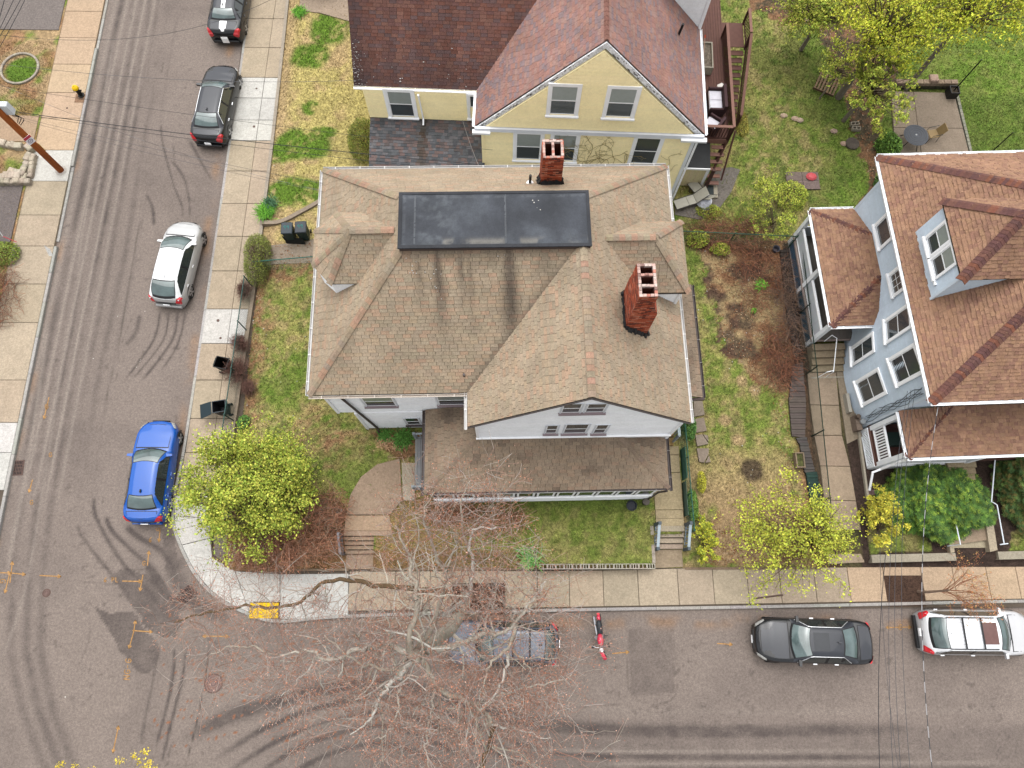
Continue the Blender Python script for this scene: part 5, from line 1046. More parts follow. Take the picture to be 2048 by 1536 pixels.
# rear porch
PO = group('porch', BH); pw = C(228, 232, 236, .82)
for i in range(12): xx = 15.05 + i * .16; m = MB(); m.box(xx, xx + .152, 10.95, 16.5, 1.14, 1.18, jit(C(138, 130, 124), .05)); m.build('floor_board', gp, PO)
m = MB(); m.box(14.98, 17.0, 10.9, 16.55, 1.02, 1.13, C(206, 186, 178)); m.build('floor_rim', whitem, PO)
for y in (10.98, 13.75, 16.45): m = MB(); m.box(15.0, 15.2, y - .1, y + .1, .3, 3.2, pw); m.build('post', whitem, PO)
for a, b in ((11.12, 13.62), (13.88, 16.32)):
    n = 22
    m = MB(); m.box(15.04, 15.14, a, b, 1.98, 2.06, WH); m.box(15.05, 15.13, a, b, 1.2, 1.27, WH); m.build('rail', whitem, PO)
    for i in range(n): y = a + (b - a) * i / n; m = MB(); m.box(15.07, 15.1, y + .004, y + (b - a) / n - .004, 1.27, 1.98, jit(C(196, 202, 208, .72), .03)); m.build('panel_board', whitem, PO)
    for i in range(26): y = a + (b - a) * i / 26; m = MB(); m.box(15.02, 15.05, y + .02, y + (b - a) / 26 - .02, .4, 1.0, C(96, 124, 150, .6)); m.build('slat', whitem, PO)
m = MB(); m.box(15.0, 15.04, 10.9, 16.5, .34, .42, C(206, 186, 178)); m.box(15.2, 16.95, 16.4, 16.46, 1.2, 2.06, C(206, 212, 218, .72)); m.box(14.96, 15.2, 10.9, 16.5, 3.05, 3.22, WH); m.build('beam', whitem, PO)
# rear porch steps
for i in range(5): m = MB(); m.box(15.05, 16.6, 10.8 - (i + 1) * .31, 10.8 - i * .31, .2, 1.0 - i * .16, jit(C(176, 158, 132), .05), bev=.01); m.build('step', concm, PO)
m = MB(); m.box(15.0, 16.65, 9.26, 9.34, .3, .44, C(200, 190, 172)); m.build('step_edge', concm, PO)
m = MB(); m.tube([(15.55, 10.85, 1.2), (15.55, 10.85, 2.0), (15.75, 10.7, 2.0), (15.75, 9.35, 1.15), (15.75, 9.35, .35)], .022, 6, WH); m.tube([(15.75, 9.4, 1.15), (15.45, 9.35, 1.15), (15.3, 9.3, .5)], .02, 6, WH); m.build('handrail', whitem, PO)
# front porch
FP = group('front_porch', BH)
m = MB(); m.box(16.95, 24, 4.95, 6.75, .95, 1.15, C(110, 80, 70)); m.build('floor', dk, FP)
for i in range(9): y = 4.97 + i * .2; m = MB(); m.box(16.97, 24, y, y + .19, 1.152, 1.17, jit(C(104, 66, 58), .06)); m.build('floor_board', dk, FP)
for x, y in ((17.05, 4.95), (17.05, 6.6), (21.0, 4.95), (23.9, 4.95)): m = MB(); m.box(x - .1, x + .1, y - .1, y + .1, .3, 3.7, pw); m.build('post', whitem, FP)
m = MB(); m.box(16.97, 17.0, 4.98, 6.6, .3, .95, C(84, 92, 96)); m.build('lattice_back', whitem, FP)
m = MB(); m.box(16.9, 16.97, 4.88, 6.66, .3, .38, pw); m.box(16.9, 16.97, 4.88, 6.66, .92, 1.0, pw); m.box(16.9, 16.97, 4.88, 5.0, .38, .92, pw); m.box(16.9, 16.97, 6.54, 6.66, .38, .92, pw); m.build('lattice_frame', whitem, FP)
for d in (1, -1):
    for i in range(-3, 13):
        a = 5.0 + i * .155; y0_, z0_, y1_, z1_ = a, .38, a + .54 * d * 1.0, .92
        if d < 0: y0_ += .0
        t0 = 0; t1 = 1
        for lim, sg in ((5.0, 1), (6.54, -1)):
            f0, f1 = (y0_ - lim) * sg, (y1_ - lim) * sg
            if f0 < 0 and f1 < 0: t1 = -1; break
            if f0 < 0: t0 = max(t0, -f0 / (f1 - f0))
            if f1 < 0: t1 = min(t1, f0 / (f0 - f1))
        if t1 - t0 < .1: continue
        P = lambda t: (16.94 - (.008 if d > 0 else 0), y0_ + (y1_ - y0_) * t, z0_ + (z1_ - z0_) * t); m = MB(); m.tube([P(t0), P(t1)], .02, 4, pw); m.build('lattice_strip', whitem, FP)
m = MB(); m.box(16.93, 16.99, 4.9, 6.6, 1.0, 1.15, C(150, 112, 100)); m.build('skirt_board', whitem, FP)
for i in range(12): y = 5.06 + i * .125; m = MB(); m.box(17.02, 17.06, y, y + .06, 1.3, 2.1, WH); m.build('baluster', whitem, FP)
m = MB(); m.box(17.0, 17.09, 4.95, 6.6, 2.1, 2.17, WH); m.box(17.0, 17.09, 4.95, 6.6, 1.24, 1.3, WH); m.build('rail', whitem, FP)
m = MB(); m.box(17.1, 20.9, 4.86, 4.92, .35, 1.0, pw); m.box(17.1, 20.9, 4.88, 4.96, 2.1, 2.17, WH); m.box(17.1, 20.9, 4.88, 4.96, 1.24, 1.3, WH); m.box(16.9, 24, 4.85, 4.98, 3.5, 3.7, WH); m.build('front_boards', whitem, FP)
for i in range(28): x = 17.2 + i * .13; m = MB(); m.box(x, x + .05, 4.9, 4.94, 1.3, 2.1, WH); m.build('baluster', whitem, FP)
m = MB(); m.box(17.4, 18.2, 5.7, 6.3, 1.17, 1.6, C(50, 70, 64)); m.build('bench_box', whitem, FP)
pipe(BRf, [(16.9, 4.7, 3.7), (17.0, 4.75, 3.3), (16.98, 4.7, 1.4), (16.7, 4.6, 1.15), (16.75, 3.9, .5)], .055, WH)
# service conduit, wires looping on the wall, meter
m = MB(); m.tube([(16.95, 7.35, 6.3), (16.95, 7.3, 1.2)], .04, 6, C(186, 196, 204, .7)); m.build('conduit', metm, BWl)
wirem = mat('wire', None, rough=.6, noise=0); random.seed(4)
for k in range(5):
    z = 5.6; y = 7.15; pts = []
    for i in range(9): pts.append((16.86 - .03 * (i % 2), y + .12 * math.sin(i * 1.3 + k * 2) - .05 * k, z - i * .55 + .08 * math.sin(k + i))); 
    m = MB(); m.tube(pts, .012, 4, C(40, 42, 46)); m.build('cable', wirem, BWl)
m = MB(); m.lathe([(.13, 0), (.13, .1), (.08, .14)], 12, (16.75, 6.95, 1.0), C(180, 186, 190)); m.build('meter', metm, BWl)
m = MB(); m.box(16.35, 16.5, 7.5, 8.4, .42, .75, C(206, 200, 186)); m.build('window_well', whitem, BH)
m = MB(); m.box(16.5, 16.75, 6.6, 7.3, .42, .9, C(150, 132, 118)); m.lathe([(.09, 0), (.1, .25), (.04, .26)], 10, (16.55, 7.2, .9), C(120, 104, 92)); m.build('wall_stub', concm, BH)
# front stairs of the blue house
FS = thing('porch_steps', 'long flight of tan concrete steps rising to the brown-roofed front porch, between the evergreens', 'steps', (0, 0, 0), R(0))
tops = [(1954, 1008), (1948, 995), (1951, 980), (1956, 965), (1961, 950), (1965, 937), (1966, 923)]
st = [at(1960, 1010, .6), at(1965, 925, 1.15)]
for i in range(7): t = i / 7; y = st[0].y + (5.05 + .62 - st[0].y) * t; z = .5 + (i + 1) * .095; x0_, x1_ = 19.95 - .0 * i, 21.15; m = MB(); m.box(x0_, x1_ + .06 * i * .3, y, y + (5.67 - st[0].y) / 7 + .02, .2, z, jit(C(192, 172, 140), .05)); m.build('step', concm, FS)
q = pxpoly([(1898, 1045), (1968, 1020), (1975, 1080), (1900, 1090)], .55); m = MB(); m.prism(q, .1, .55, C(184, 162, 138)); m.build('landing', concm, FS)
for k, (py, z) in enumerate(((1082, .42), (1094, .3))): a = at(1899, py, z); b = at(1975, py - 2, z); m = MB(); m.box(a.x, b.x, a.y - .3, a.y, .05, z, jit(C(196, 182, 156), .05)); m.build('step', concm, FS)
a = at(1908, 1098, .2); m = MB(); m.box(a.x, a.x + 1.15, a.y - .35, a.y + .02, .1, .22, C(150, 156, 160)); m.build('bottom_slab', concm, FS)
q = pxpoly([(1962, 1018), (1975, 1015), (1984, 1030), (1995, 1100), (1980, 1104), (1972, 1050)], .65); m = MB(); m.prism(q, .1, .66, C(206, 190, 164)); m.build('cheek_wall', concm, FS)
q = pxpoly([(1893, 1050), (1901, 1048), (1908, 1104), (1900, 1106)], .55); m = MB(); m.prism(q, .1, .6, C(206, 190, 164)); m.build('cheek_wall', concm, FS)
def hrail(pts): m = MB(); m.tube([at(*p[:2], p[2]) for p in pts], .025, 6, C(222, 228, 236, .7)); return m
hrail([(1990, 920, 1.9), (1983, 1003, 1.4), (1990, 1007, 1.35), (1994, 1010, 1.3), (2008, 1086, 1.0)]).build('handrail', whitem, FS); hrail([(2000, 1089, .7), (2016, 1087, .7)]).build('rail_foot', whitem, FS); hrail([(1983, 1003, 1.4), (1970, 1008, .8)]).build('handrail', whitem, FS)
hrail([(1912, 1048, 1.4), (1921, 1089, 1.1), (1895, 1092, .5)]).build('handrail', whitem, FS)
# ================================================================ VEHICLES
def carpaint(name, col, rough=.25, coat=.45, metal=0): return mat('paint_' + name, col, rough=rough, coat=coat, metal=metal, noise=.03, scale=2, spec=.3)
rubm = mat('tyre_rubber', (.02, .02, .02), rough=.9, noise=.1, scale=20); alum = mat('alloy', (.55, .56, .58), rough=.3, metal=.8, noise=.05); trimm = mat('black_trim', (.012, .012, .013), rough=.45, noise=.05)
cglass = mat('car_glass', (.05, .075, .075), rough=.05, noise=.35, scale=1.7, spec=.8, coat=.4); sglass = mat('car_side_glass', (.02, .025, .025), rough=.04, noise=0, spec=.9)
redl = mat('tail_lamp', (.42, .012, .02), rough=.15, noise=.05, coat=1); headl = mat('head_lamp', (.22, .22, .21), rough=.12, noise=.3, scale=14, coat=.6); chrome = mat('chrome', (.5, .5, .52), rough=.2, metal=1, noise=0)
platem = mat('number_plate', (.75, .76, .78), rough=.4, noise=.06, scale=30); cabin = mat('car_cabin', (.05, .048, .045), rough=.8, noise=.2, scale=6)
def interp(xs, ys, x):
    if x <= xs[0]: return ys[0]
    for a, b, c, d in zip(xs, xs[1:], ys, ys[1:]):
        if x <= b: t = (x - a) / (b - a); t = t * t * (3 - 2 * t) * .5 + t * .5; return c + (d - c) * t
    return ys[-1]
def make_car(label, cat, front, rear, L, Wd, H, paint, name='parked_car', nose=.35, hood=(.0, .27), ws=(.27, .42), rg=(.80, .92), zh=(.62, .92, .98), zt=1.02, roofw=.60, rails=False, sunroof=False, stripe=None, zmid=.6, tail='bar', roofpaint=None, hatch=False, chrome_trim=True, fwd_off=0, plate=True, rot_add=0, belt=.95, wheelr=.33, beltw=.80):
    """front/rear: photo points of the nose and the tail at height zmid. stations along the length run 0 (nose) .. 1 (tail)"""
    f, r = at(*front, zmid), at(*rear, zmid); c = (f + r) / 2; d = (f - r); ang = math.atan2(d.y, d.x) + rot_add; c.z = 0
    T = thing(name, label, cat, c, ang); hw = Wd / 2; X = lambda s: L * (.5 - s)      # local +x is forward
    def halfw(s):
        a = min(1, s / .20); b = min(1, (1 - s) / .15)
        return hw * (1 - .34 * (1 - a) ** 2.2 - .18 * (1 - b) ** 2.2)
    zs = lambda s: interp([0, .04, hood[1] * .55, ws[0], rg[1], .97, 1], [zh[0], zh[0] + .10, zh[1] - .03, zh[2], zt, zt - .03, zt - .22], s)   # deck height
    ring = [(.90, .20), (.985, .34), (1.0, .55), (.985, .72), (.95, None, -.09), (.90, None, -.025), (.74, None, .0), (.4, None, .022), (0, None, .03)]
    N = 44; V = []; stn = [0.5 - .5 * math.cos(PI * (i / N)) * (1 - .0) for i in range(N + 1)]
    stn = [i / N * .6 + s * .4 for i, s in enumerate(stn)]
    for i, s in enumerate(stn):
        h = halfw(s); z = zs(s); e = 0 if 0 < i < N else 1; row = []
        xx = X(s) 
        for q in ring:
            y = q[0] * h; zz = q[1] if q[1] is not None else z + q[2]
            if q[1] is not None and zz > z - .12: zz = z - .12 - (ring.index(q) == 2) * .03
            bulge = (q[0] > .8 and q[1] is not None) * 0
            cx = xx - (q[0] ** 2) * .10 * max(0, 1 - s / .12) + (q[0] ** 2) * .07 * max(0, 1 - (1 - s) / .1)
            cx -= .06 * max(0, 1 - s / .05) * max(0, (zz - .45)) / .3 if s < .05 else 0
            row.append((cx, y, zz))
        V += [(a, -b, c_) for a, b, c_ in row[:-1]] + row[::-1]
    w = 2 * len(ring) - 1; F = []
    for i in range(N):
        for k in range(w - 1): F.append((i * w + k, (i + 1) * w + k, (i + 1) * w + k + 1, i * w + k + 1))
    F += [tuple(range(w)), tuple(N * w + k for k in range(w - 1, -1, -1))]
    m = MB(); m.idx(V, F); m.build('body', paint, T, smooth=True)
    # hood and boot panels, slightly proud with a dark shut line
    def panel(nm, s0, s1, wf, lift, mt, z_=None, k=8, taper=0):
        m = MB(); V = []
        for i in range(k + 1):
            s = s0 + (s1 - s0) * i / k; h = halfw(s) * wf * (1 - taper * abs(i / k - .0)); z = (z_ or zs)(s)
            for t in (-1, -.5, 0, .5, 1): V.append((X(s) - .07 * t * t * (1 if s0 < .3 else -1) * (1 - i / k if s0 < .3 else i / k), h * t, z + .03 - .03 * t * t * (wf / .74) ** 2 * 1.05 + lift))
        m.idx(V, [(i * 5 + j, (i + 1) * 5 + j, (i + 1) * 5 + j + 1, i * 5 + j + 1) for i in range(k) for j in range(4)]); return m.build(nm, mt, T, smooth=True)
    panel('shut_line', .045, ws[0] + .005, .80, .004, trimm); panel('hood', .05, ws[0] - .005, .775, .009, paint)
    if not hatch: panel('shut_line', rg[1] - .0, .975, .76, .004, trimm); panel('boot_lid', rg[1] + .006, .968, .735, .009, paint)
    # greenhouse: a closed painted shell with glass laid on it
    zr = H; gs = [ws[0], ws[0] + (ws[1] - ws[0]) * .5, ws[1], (ws[1] + rg[0]) / 2, rg[0], rg[0] + (rg[1] - rg[0]) * .5, rg[1]]
    def topz(s):
        if s <= ws[1]: t = (s - ws[0]) / (ws[1] - ws[0]); return zs(ws[0]) + (zr - .035 - zs(ws[0])) * math.sin(t * PI / 2) ** .92
        if s >= rg[0]: t = (rg[1] - s) / (rg[1] - rg[0]); return zs(rg[1]) + (zr - .05 - zs(rg[1])) * math.sin(max(0, t) * PI / 2) ** .92
        t = (s - ws[1]) / (rg[0] - ws[1]); return zr - .035 + .035 * math.sin(PI * t) ** .7 - .015 * t
    def topw(s):
        b = halfw(s) * beltw
        if s <= ws[1]: t = (s - ws[0]) / (ws[1] - ws[0]); return b + (hw * roofw - b) * t
        if s >= rg[0]: t = (rg[1] - s) / (rg[1] - rg[0]); return halfw(s) * .76 + (hw * (roofw - .02) - halfw(s) * .76) * max(0, t)
        return hw * roofw
    K = 30; SS = [ws[0] + (rg[1] - ws[0]) * i / K for i in range(K + 1)]; cur = lambda t: 1 - .05 * t * t
    def gx(s, t): # curvature of the glass in plan
        o = 0
        if s < ws[1]: o = -.16 * t * t * (1 - .45 * (s - ws[0]) / (ws[1] - ws[0]))
        elif s > rg[0]: o = .10 * t * t * (1 - .4 * (rg[1] - s) / (rg[1] - rg[0]))
        return X(s) + o
    V = []; TT = (-1, -.6, -.2, .2, .6, 1)
    for s in SS:
        tz_, tw = topz(s), topw(s); bw = halfw(s) * .93; bz_ = min(zs(s) - .03, tz_ - .002)
        row = [(X(s), -bw, bz_ - .03)] + [(gx(s, t), tw * t, tz_ - .03 * t * t * (1 if ws[1] < s < rg[0] else .7)) for t in TT] + [(X(s), bw, bz_ - .03)]; V += row
    w = 8; F = [(i * w + k, (i + 1) * w + k, (i + 1) * w + k + 1, i * w + k + 1) for i in range(K) for k in range(w - 1)]
    m = MB(); m.idx(V, F); m.build('roof', roofpaint or paint, T, smooth=True)
    def glass(nm, s0, s1, wf, mt, lift=.006, k=8, w0=None, w1=None):
        m = MB(); V = []
        for i in range(k + 1):
            s = s0 + (s1 - s0) * i / k; f_ = wf if w0 is None else w0 + (w1 - w0) * i / k
            for t in TT: u = t * f_; V.append((gx(s, u), topw(s) * u, topz(s) - .03 * u * u * (1 if ws[1] < s < rg[0] else .7) + lift))
        m.idx(V, [(i * 6 + j, (i + 1) * 6 + j, (i + 1) * 6 + j + 1, i * 6 + j + 1) for i in range(k) for j in range(5)]); return m.build(nm, mt, T, smooth=True)
    dws, drg = ws[1] - ws[0], rg[1] - rg[0]
    glass('windscreen_surround', ws[0] + .0, ws[1] - .002, .97, trimm, .003); g = glass('windscreen', ws[0] + dws * .12, ws[1] - dws * .05, .93, cglass, .008)
    glass('rear_window_surround', rg[0] + .004, rg[1] - drg * .02, .95, trimm, .003); glass('rear_window', rg[0] + drg * .09, rg[1] - drg * .14, .90, cglass, .008)
    m = MB()
    for y in (-.35, .25): m.tube([(gx(ws[0] + dws * .1, .3) + .02, y * hw, topz(ws[0] + dws * .1) + .015), (gx(ws[0] + dws * .15, .6) - .01, y * hw + .38, topz(ws[0] + dws * .14) + .02)], .009, 4)
    m.build('wipers', trimm, T)
    # side glass
    for sg in (-1, 1):
        def sp(s, v):
            tw, tz_ = topw(s), topz(s) - .03; bw, bz_ = halfw(s) * .93, zs(s) - .06; y = bw + (tw - bw) * v; return (X(s), sg * (y + .012), bz_ + (tz_ - bz_) * v + .004)
        sA, sB, sC, sD = ws[0] + dws * .42, ws[1] + .015, rg[0] - .0, rg[0] + drg * .52
        for nm, mt, e, vz in (('window_trim', trimm, .012, 0), ('side_window', sglass, 0, .004)):
            segs = [(sA, (sB + sC) / 2 - .012), ((sB + sC) / 2 + .012, sD)] if nm == 'side_window' else [(sA - .012, sD + .014)]
            for a, b in segs:
                m = MB(); V = []; k = 8
                for i in range(k + 1):
                    s = a + (b - a) * i / k; v1 = .90 + e * 3
                    if s < sB: v1 = max(.16, .90 * (s - sA) / (sB - sA) + .12) + e * 3
                    if s > sC: v1 = max(.18, .90 - .7 * (s - sC) / (sD - sC)) + e * 3
                    v1 = min(v1, .95); p, q = sp(s, .10 - e * 3), sp(s, v1); V += [(p[0], p[1] + sg * vz, p[2]), (q[0], q[1] + sg * vz, q[2])]
                m.idx(V, [(2 * i, 2 * i + 2, 2 * i + 3, 2 * i + 1) for i in range(k)]); m.build(nm, mt, T)
        if chrome_trim:
            m = MB(); m.tube([sp(s, min(.95, (.92 * (s - sA) / (sB - sA) + .12) if s < sB else (.93 if s < sC else .93 - .72 * (s - sC) / (sD - sC)))) for s in [sA + (sD - sA) * i / 16 for i in range(17)]], .014, 5); m.build('window_chrome', alum, T)
        for s in ((sB + sC) / 2 - .07, sC - .02):
            m = MB(); hy = sg * (halfw(s) * .985 + .012); m.box(X(s) - .08, X(s) + .08, hy - .02, hy + .02, .77, .80); m.build('door_handle', alum if chrome_trim else paint, T)
        m = MB(); s = sA + .015; hy = sg * (halfw(s) * .93); zz = zs(s) + .02; q = [(X(s) + .07, hy - sg * .12), (X(s) + .06, hy + sg * .13), (X(s) - .04, hy + sg * .16), (X(s) - .07, hy - sg * .10)]
        m.prism(q, zz, zz + .12); m.build('wing_mirror', paint, T)
        # wheels
        for s in (.17, .81):
            Wg = group('wheel', T); y = sg * (halfw(s) * .98 + .008); m = MB(); rr = wheelr
            V = []; n = 22
            for yy, r_ in ((y - sg * .2, rr), (y - sg * .02, rr), (y + sg * .005, rr - .03), (y + sg * .005, rr - .1)): V += [(X(s) + r_ * math.cos(2 * PI * k / n), yy, rr + r_ * math.sin(2 * PI * k / n)) for k in range(n)]
            m.idx(V, [(i * n + k, i * n + (k + 1) % n, (i + 1) * n + (k + 1) % n, (i + 1) * n + k) for i in range(3) for k in range(n)]); m.build('tyre', rubm, Wg)
            m = MB(); V = [(X(s), y + sg * .012, rr)] + [(X(s) + (rr - .1) * math.cos(2 * PI * k / 20) * (1 if k % 2 else .98), y + sg * .0, rr + (rr - .1) * math.sin(2 * PI * k / 20)) for k in range(20)]
            m.idx(V, [(0, 1 + k, 1 + (k + 1) % 20) for k in range(20)]); m.build('rim_back', trimm, Wg); m = MB()
            for k in range(5): a = 2 * PI * k / 5 + .3; ca, sa = math.cos(a), math.sin(a); m.idx([(X(s) + ca * .03 - sa * .03, y + sg * .02, rr + sa * .03 + ca * .03), (X(s) + ca * .03 + sa * .03, y + sg * .02, rr + sa * .03 - ca * .03), (X(s) + ca * (rr - .1) + sa * .045, y + sg * .01, rr + sa * (rr - .1) - ca * .045), (X(s) + ca * (rr - .1) - sa * .045, y + sg * .01, rr + sa * (rr - .1) + ca * .045)], [(0, 1, 2, 3)])
            m.build('rim', alum, Wg)
            m = MB(); V = []; n = 14
            for r_ in (rr + .0, rr + .065): V += [(X(s) + r_ * math.cos(PI * k / n), sg * (halfw(s) * (.99 if r_ > rr else .985) + .006), rr + r_ * math.sin(PI * k / n) - .0) for k in range(n + 1)]
            m.idx(V, [(k, k + 1, n + 2 + k, n + 1 + k) for k in range(n)]); m.build('wheel_arch', trimm, T)
        # lamps follow the body skin
        def skin(s, q0, q1=None):
            h = halfw(s); z = zs(s); zz = q1 if q1 is not None and q1 > 0 else z + (q1 or 0)
            cx = X(s) - (q0 ** 2) * .10 * max(0, 1 - s / .12) + (q0 ** 2) * .07 * max(0, 1 - (1 - s) / .1)
            return cx, sg * q0 * h, zz
        for nm, mt, s0, s1, prof in (('headlight', headl, .008, .085, lambda t: ((.80 + .10 * t, -.045 + .01), (.95 + .02 * t, -.07), (1.0, -.15 + .05 * t))), ('taillight', redl, 1.0, .945, lambda t: ((.68 + .22 * t, .0), (.96, -.05), (1.01, -.20 + .06 * t)))):
            m = MB(); V = []; k = 5; dx = .014 if nm == 'headlight' else -.014
            for i in range(k + 1):
                s = s0 + (s1 - s0) * i / k
                for q, dz in prof(i / k): a_, b_, c_ = skin(s, q, -1e-9); V.append((a_ + dx, b_ * 1.012, c_ + dz + .016))
            m.idx(V, [(i * 3 + j, i * 3 + 3 + j, i * 3 + 4 + j, i * 3 + 1 + j) for i in range(k) for j in range(2)])
            a_, b_, c_ = V[0], V[1], V[2]; m.face([a_, b_, c_, (c_[0], c_[1] * .9, c_[2] - .06), (a_[0], a_[1], a_[2] - .12)]); m.build(nm, mt, T)
    if tail == 'bar':
        m = MB(); z = zs(1.0); m.box(X(1) - .012, X(1) + .02, -hw * .55, hw * .55, z - .10, z - .02); m.build('tail_panel', trimm, T)
    m = MB(); m.box(X(1) - .05, X(1) + .06, -hw * .72, hw * .72, .30, .46, bev=.03); m.build('bumper', paint if tail != 'dark' else trimm, T)
    if plate:
        m = MB(); m.box(X(1) - .075, X(1) - .045, -.16, .16, .52 if tail != 'dark' else .72, .67 if tail != 'dark' else .86); m.build('number_plate', platem, T); m = MB(); m.box(X(0) + .0, X(0) + .03, -.16, .16, .36, .48); m.build('number_plate', platem, T)
    m = MB(); m.box(X(0) - .02, X(0) + .015, -hw * .42, hw * .42, .42, .58); m.build('grille', trimm, T)
    m = MB(); m.prism([(X(rg[0]) + .24, -.02), (X(rg[0]) + .24, .02), (X(rg[0]) + .10, .025), (X(rg[0]) + .10, -.025)], zr - .02, zr + .05); m.build('roof_antenna', trimm if roofpaint is None else roofpaint, T)
    if sunroof: glass('sunroof', ws[1] + .03, ws[1] + .03 + .13, .66, sunroof, .008)
    if rails:
        for sg in (-1, 1):
            m = MB(); y = sg * hw * (roofw - .035); m.tube([(X(ws[1] + .04), y, topz(ws[1] + .04) - .02), (X(ws[1] + .07), y, zr + .03), (X(rg[0] - .03), y, zr + .03), (X(rg[0]), y, topz(rg[0]) - .02)], .02, 6); m.build('roof_rail', trimm, T)
        for s in (ws[1] + .17, rg[0] - .13): m = MB(); m.box(X(s) - .03, X(s) + .03, -hw * (roofw - .03), hw * (roofw - .03), zr + .035, zr + .06); m.build('roof_bar', trimm, T)
        for k in range(-3, 4): m = MB(); m.box(X(rg[0] - .02), X(ws[1] + .18), k * .14 - .008, k * .14 + .008, zr - .012, zr + .008); m.build('roof_rib', paint, T)
    if stripe:
        panel('stripe', .03, ws[0] - .004, .2, .022, stripe); glass('stripe', ws[1] + .0, rg[0] + .004, .2, stripe, .008) ; panel('stripe', rg[1] + .006, .985, .2, .02, stripe)
        m = MB(); m.box(X(1) - .056, X(1) - .045, -.17, .19, .33, .75); m.build('stripe', stripe, T)
    return T
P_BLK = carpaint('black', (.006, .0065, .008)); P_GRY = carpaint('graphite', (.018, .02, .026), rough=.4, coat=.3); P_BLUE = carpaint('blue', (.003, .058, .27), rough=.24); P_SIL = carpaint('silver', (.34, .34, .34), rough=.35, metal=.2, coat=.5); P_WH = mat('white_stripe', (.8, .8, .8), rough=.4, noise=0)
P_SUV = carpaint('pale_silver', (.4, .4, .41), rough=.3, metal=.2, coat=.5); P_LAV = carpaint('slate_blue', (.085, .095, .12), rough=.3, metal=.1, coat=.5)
make_car('bright blue sedan parked nose-up the side street beside the leafing yellow-green tree', 'car', (323, 838), (291, 1050), 4.62, 1.82, 1.44, P_BLUE, zmid=.55, chrome_trim=False, ws=(.29, .44), rg=(.76, .90), zh=(.66, .93, 1.0), zt=1.06)
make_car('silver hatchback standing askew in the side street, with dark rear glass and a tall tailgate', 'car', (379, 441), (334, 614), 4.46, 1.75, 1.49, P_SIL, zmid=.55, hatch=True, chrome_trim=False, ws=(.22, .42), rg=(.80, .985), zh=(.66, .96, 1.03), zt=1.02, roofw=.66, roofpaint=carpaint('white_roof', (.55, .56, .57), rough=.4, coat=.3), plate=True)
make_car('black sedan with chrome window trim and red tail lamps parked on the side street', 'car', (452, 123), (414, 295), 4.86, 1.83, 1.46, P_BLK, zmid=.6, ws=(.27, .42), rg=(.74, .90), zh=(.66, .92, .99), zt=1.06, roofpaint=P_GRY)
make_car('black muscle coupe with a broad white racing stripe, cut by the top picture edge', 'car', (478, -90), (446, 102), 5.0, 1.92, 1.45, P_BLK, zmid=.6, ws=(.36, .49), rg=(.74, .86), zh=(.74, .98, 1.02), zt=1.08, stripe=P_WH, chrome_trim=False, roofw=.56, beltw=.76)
make_car('black sedan with a grey bonnet and dark sunroof, parked along the south pavement', 'car', (1503, 1278), (1743, 1285), 4.92, 1.83, 1.46, P_BLK, zmid=.6, ws=(.27, .42), rg=(.70, .86), zh=(.66, .93, 1.0), zt=1.07, roofpaint=P_GRY, sunroof=mat('roof_glass', (.03, .032, .036), rough=.15, noise=.05), tail='none')
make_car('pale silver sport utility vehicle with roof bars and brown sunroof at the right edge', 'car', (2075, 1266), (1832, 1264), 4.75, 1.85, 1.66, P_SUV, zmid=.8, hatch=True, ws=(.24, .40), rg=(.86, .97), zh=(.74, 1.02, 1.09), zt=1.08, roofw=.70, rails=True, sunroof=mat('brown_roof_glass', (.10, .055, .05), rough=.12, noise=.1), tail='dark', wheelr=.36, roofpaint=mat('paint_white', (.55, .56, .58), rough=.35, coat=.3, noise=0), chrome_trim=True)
make_car('slate blue sport utility vehicle with roof rails, parked under the bare tree', 'car', (893, 1285), (1117, 1288), 4.65, 1.83, 1.66, P_LAV, zmid=.8, hatch=True, ws=(.26, .42), rg=(.87, .98), zh=(.74, 1.02, 1.09), zt=1.06, roofw=.70, rails=True, tail='dark', wheelr=.35, chrome_trim=False)
# top panels of the black cars are matt graphite, greyer than their sides
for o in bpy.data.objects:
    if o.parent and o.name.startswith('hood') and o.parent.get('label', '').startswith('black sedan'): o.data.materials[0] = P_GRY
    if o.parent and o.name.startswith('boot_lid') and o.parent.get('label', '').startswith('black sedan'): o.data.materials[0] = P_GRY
    if o.parent and (o.name.startswith('hood') or o.name.startswith('boot_lid') or o.name.startswith('roof')) and o.parent.get('label', '').startswith('black muscle'): o.data.materials[0] = P_GRY
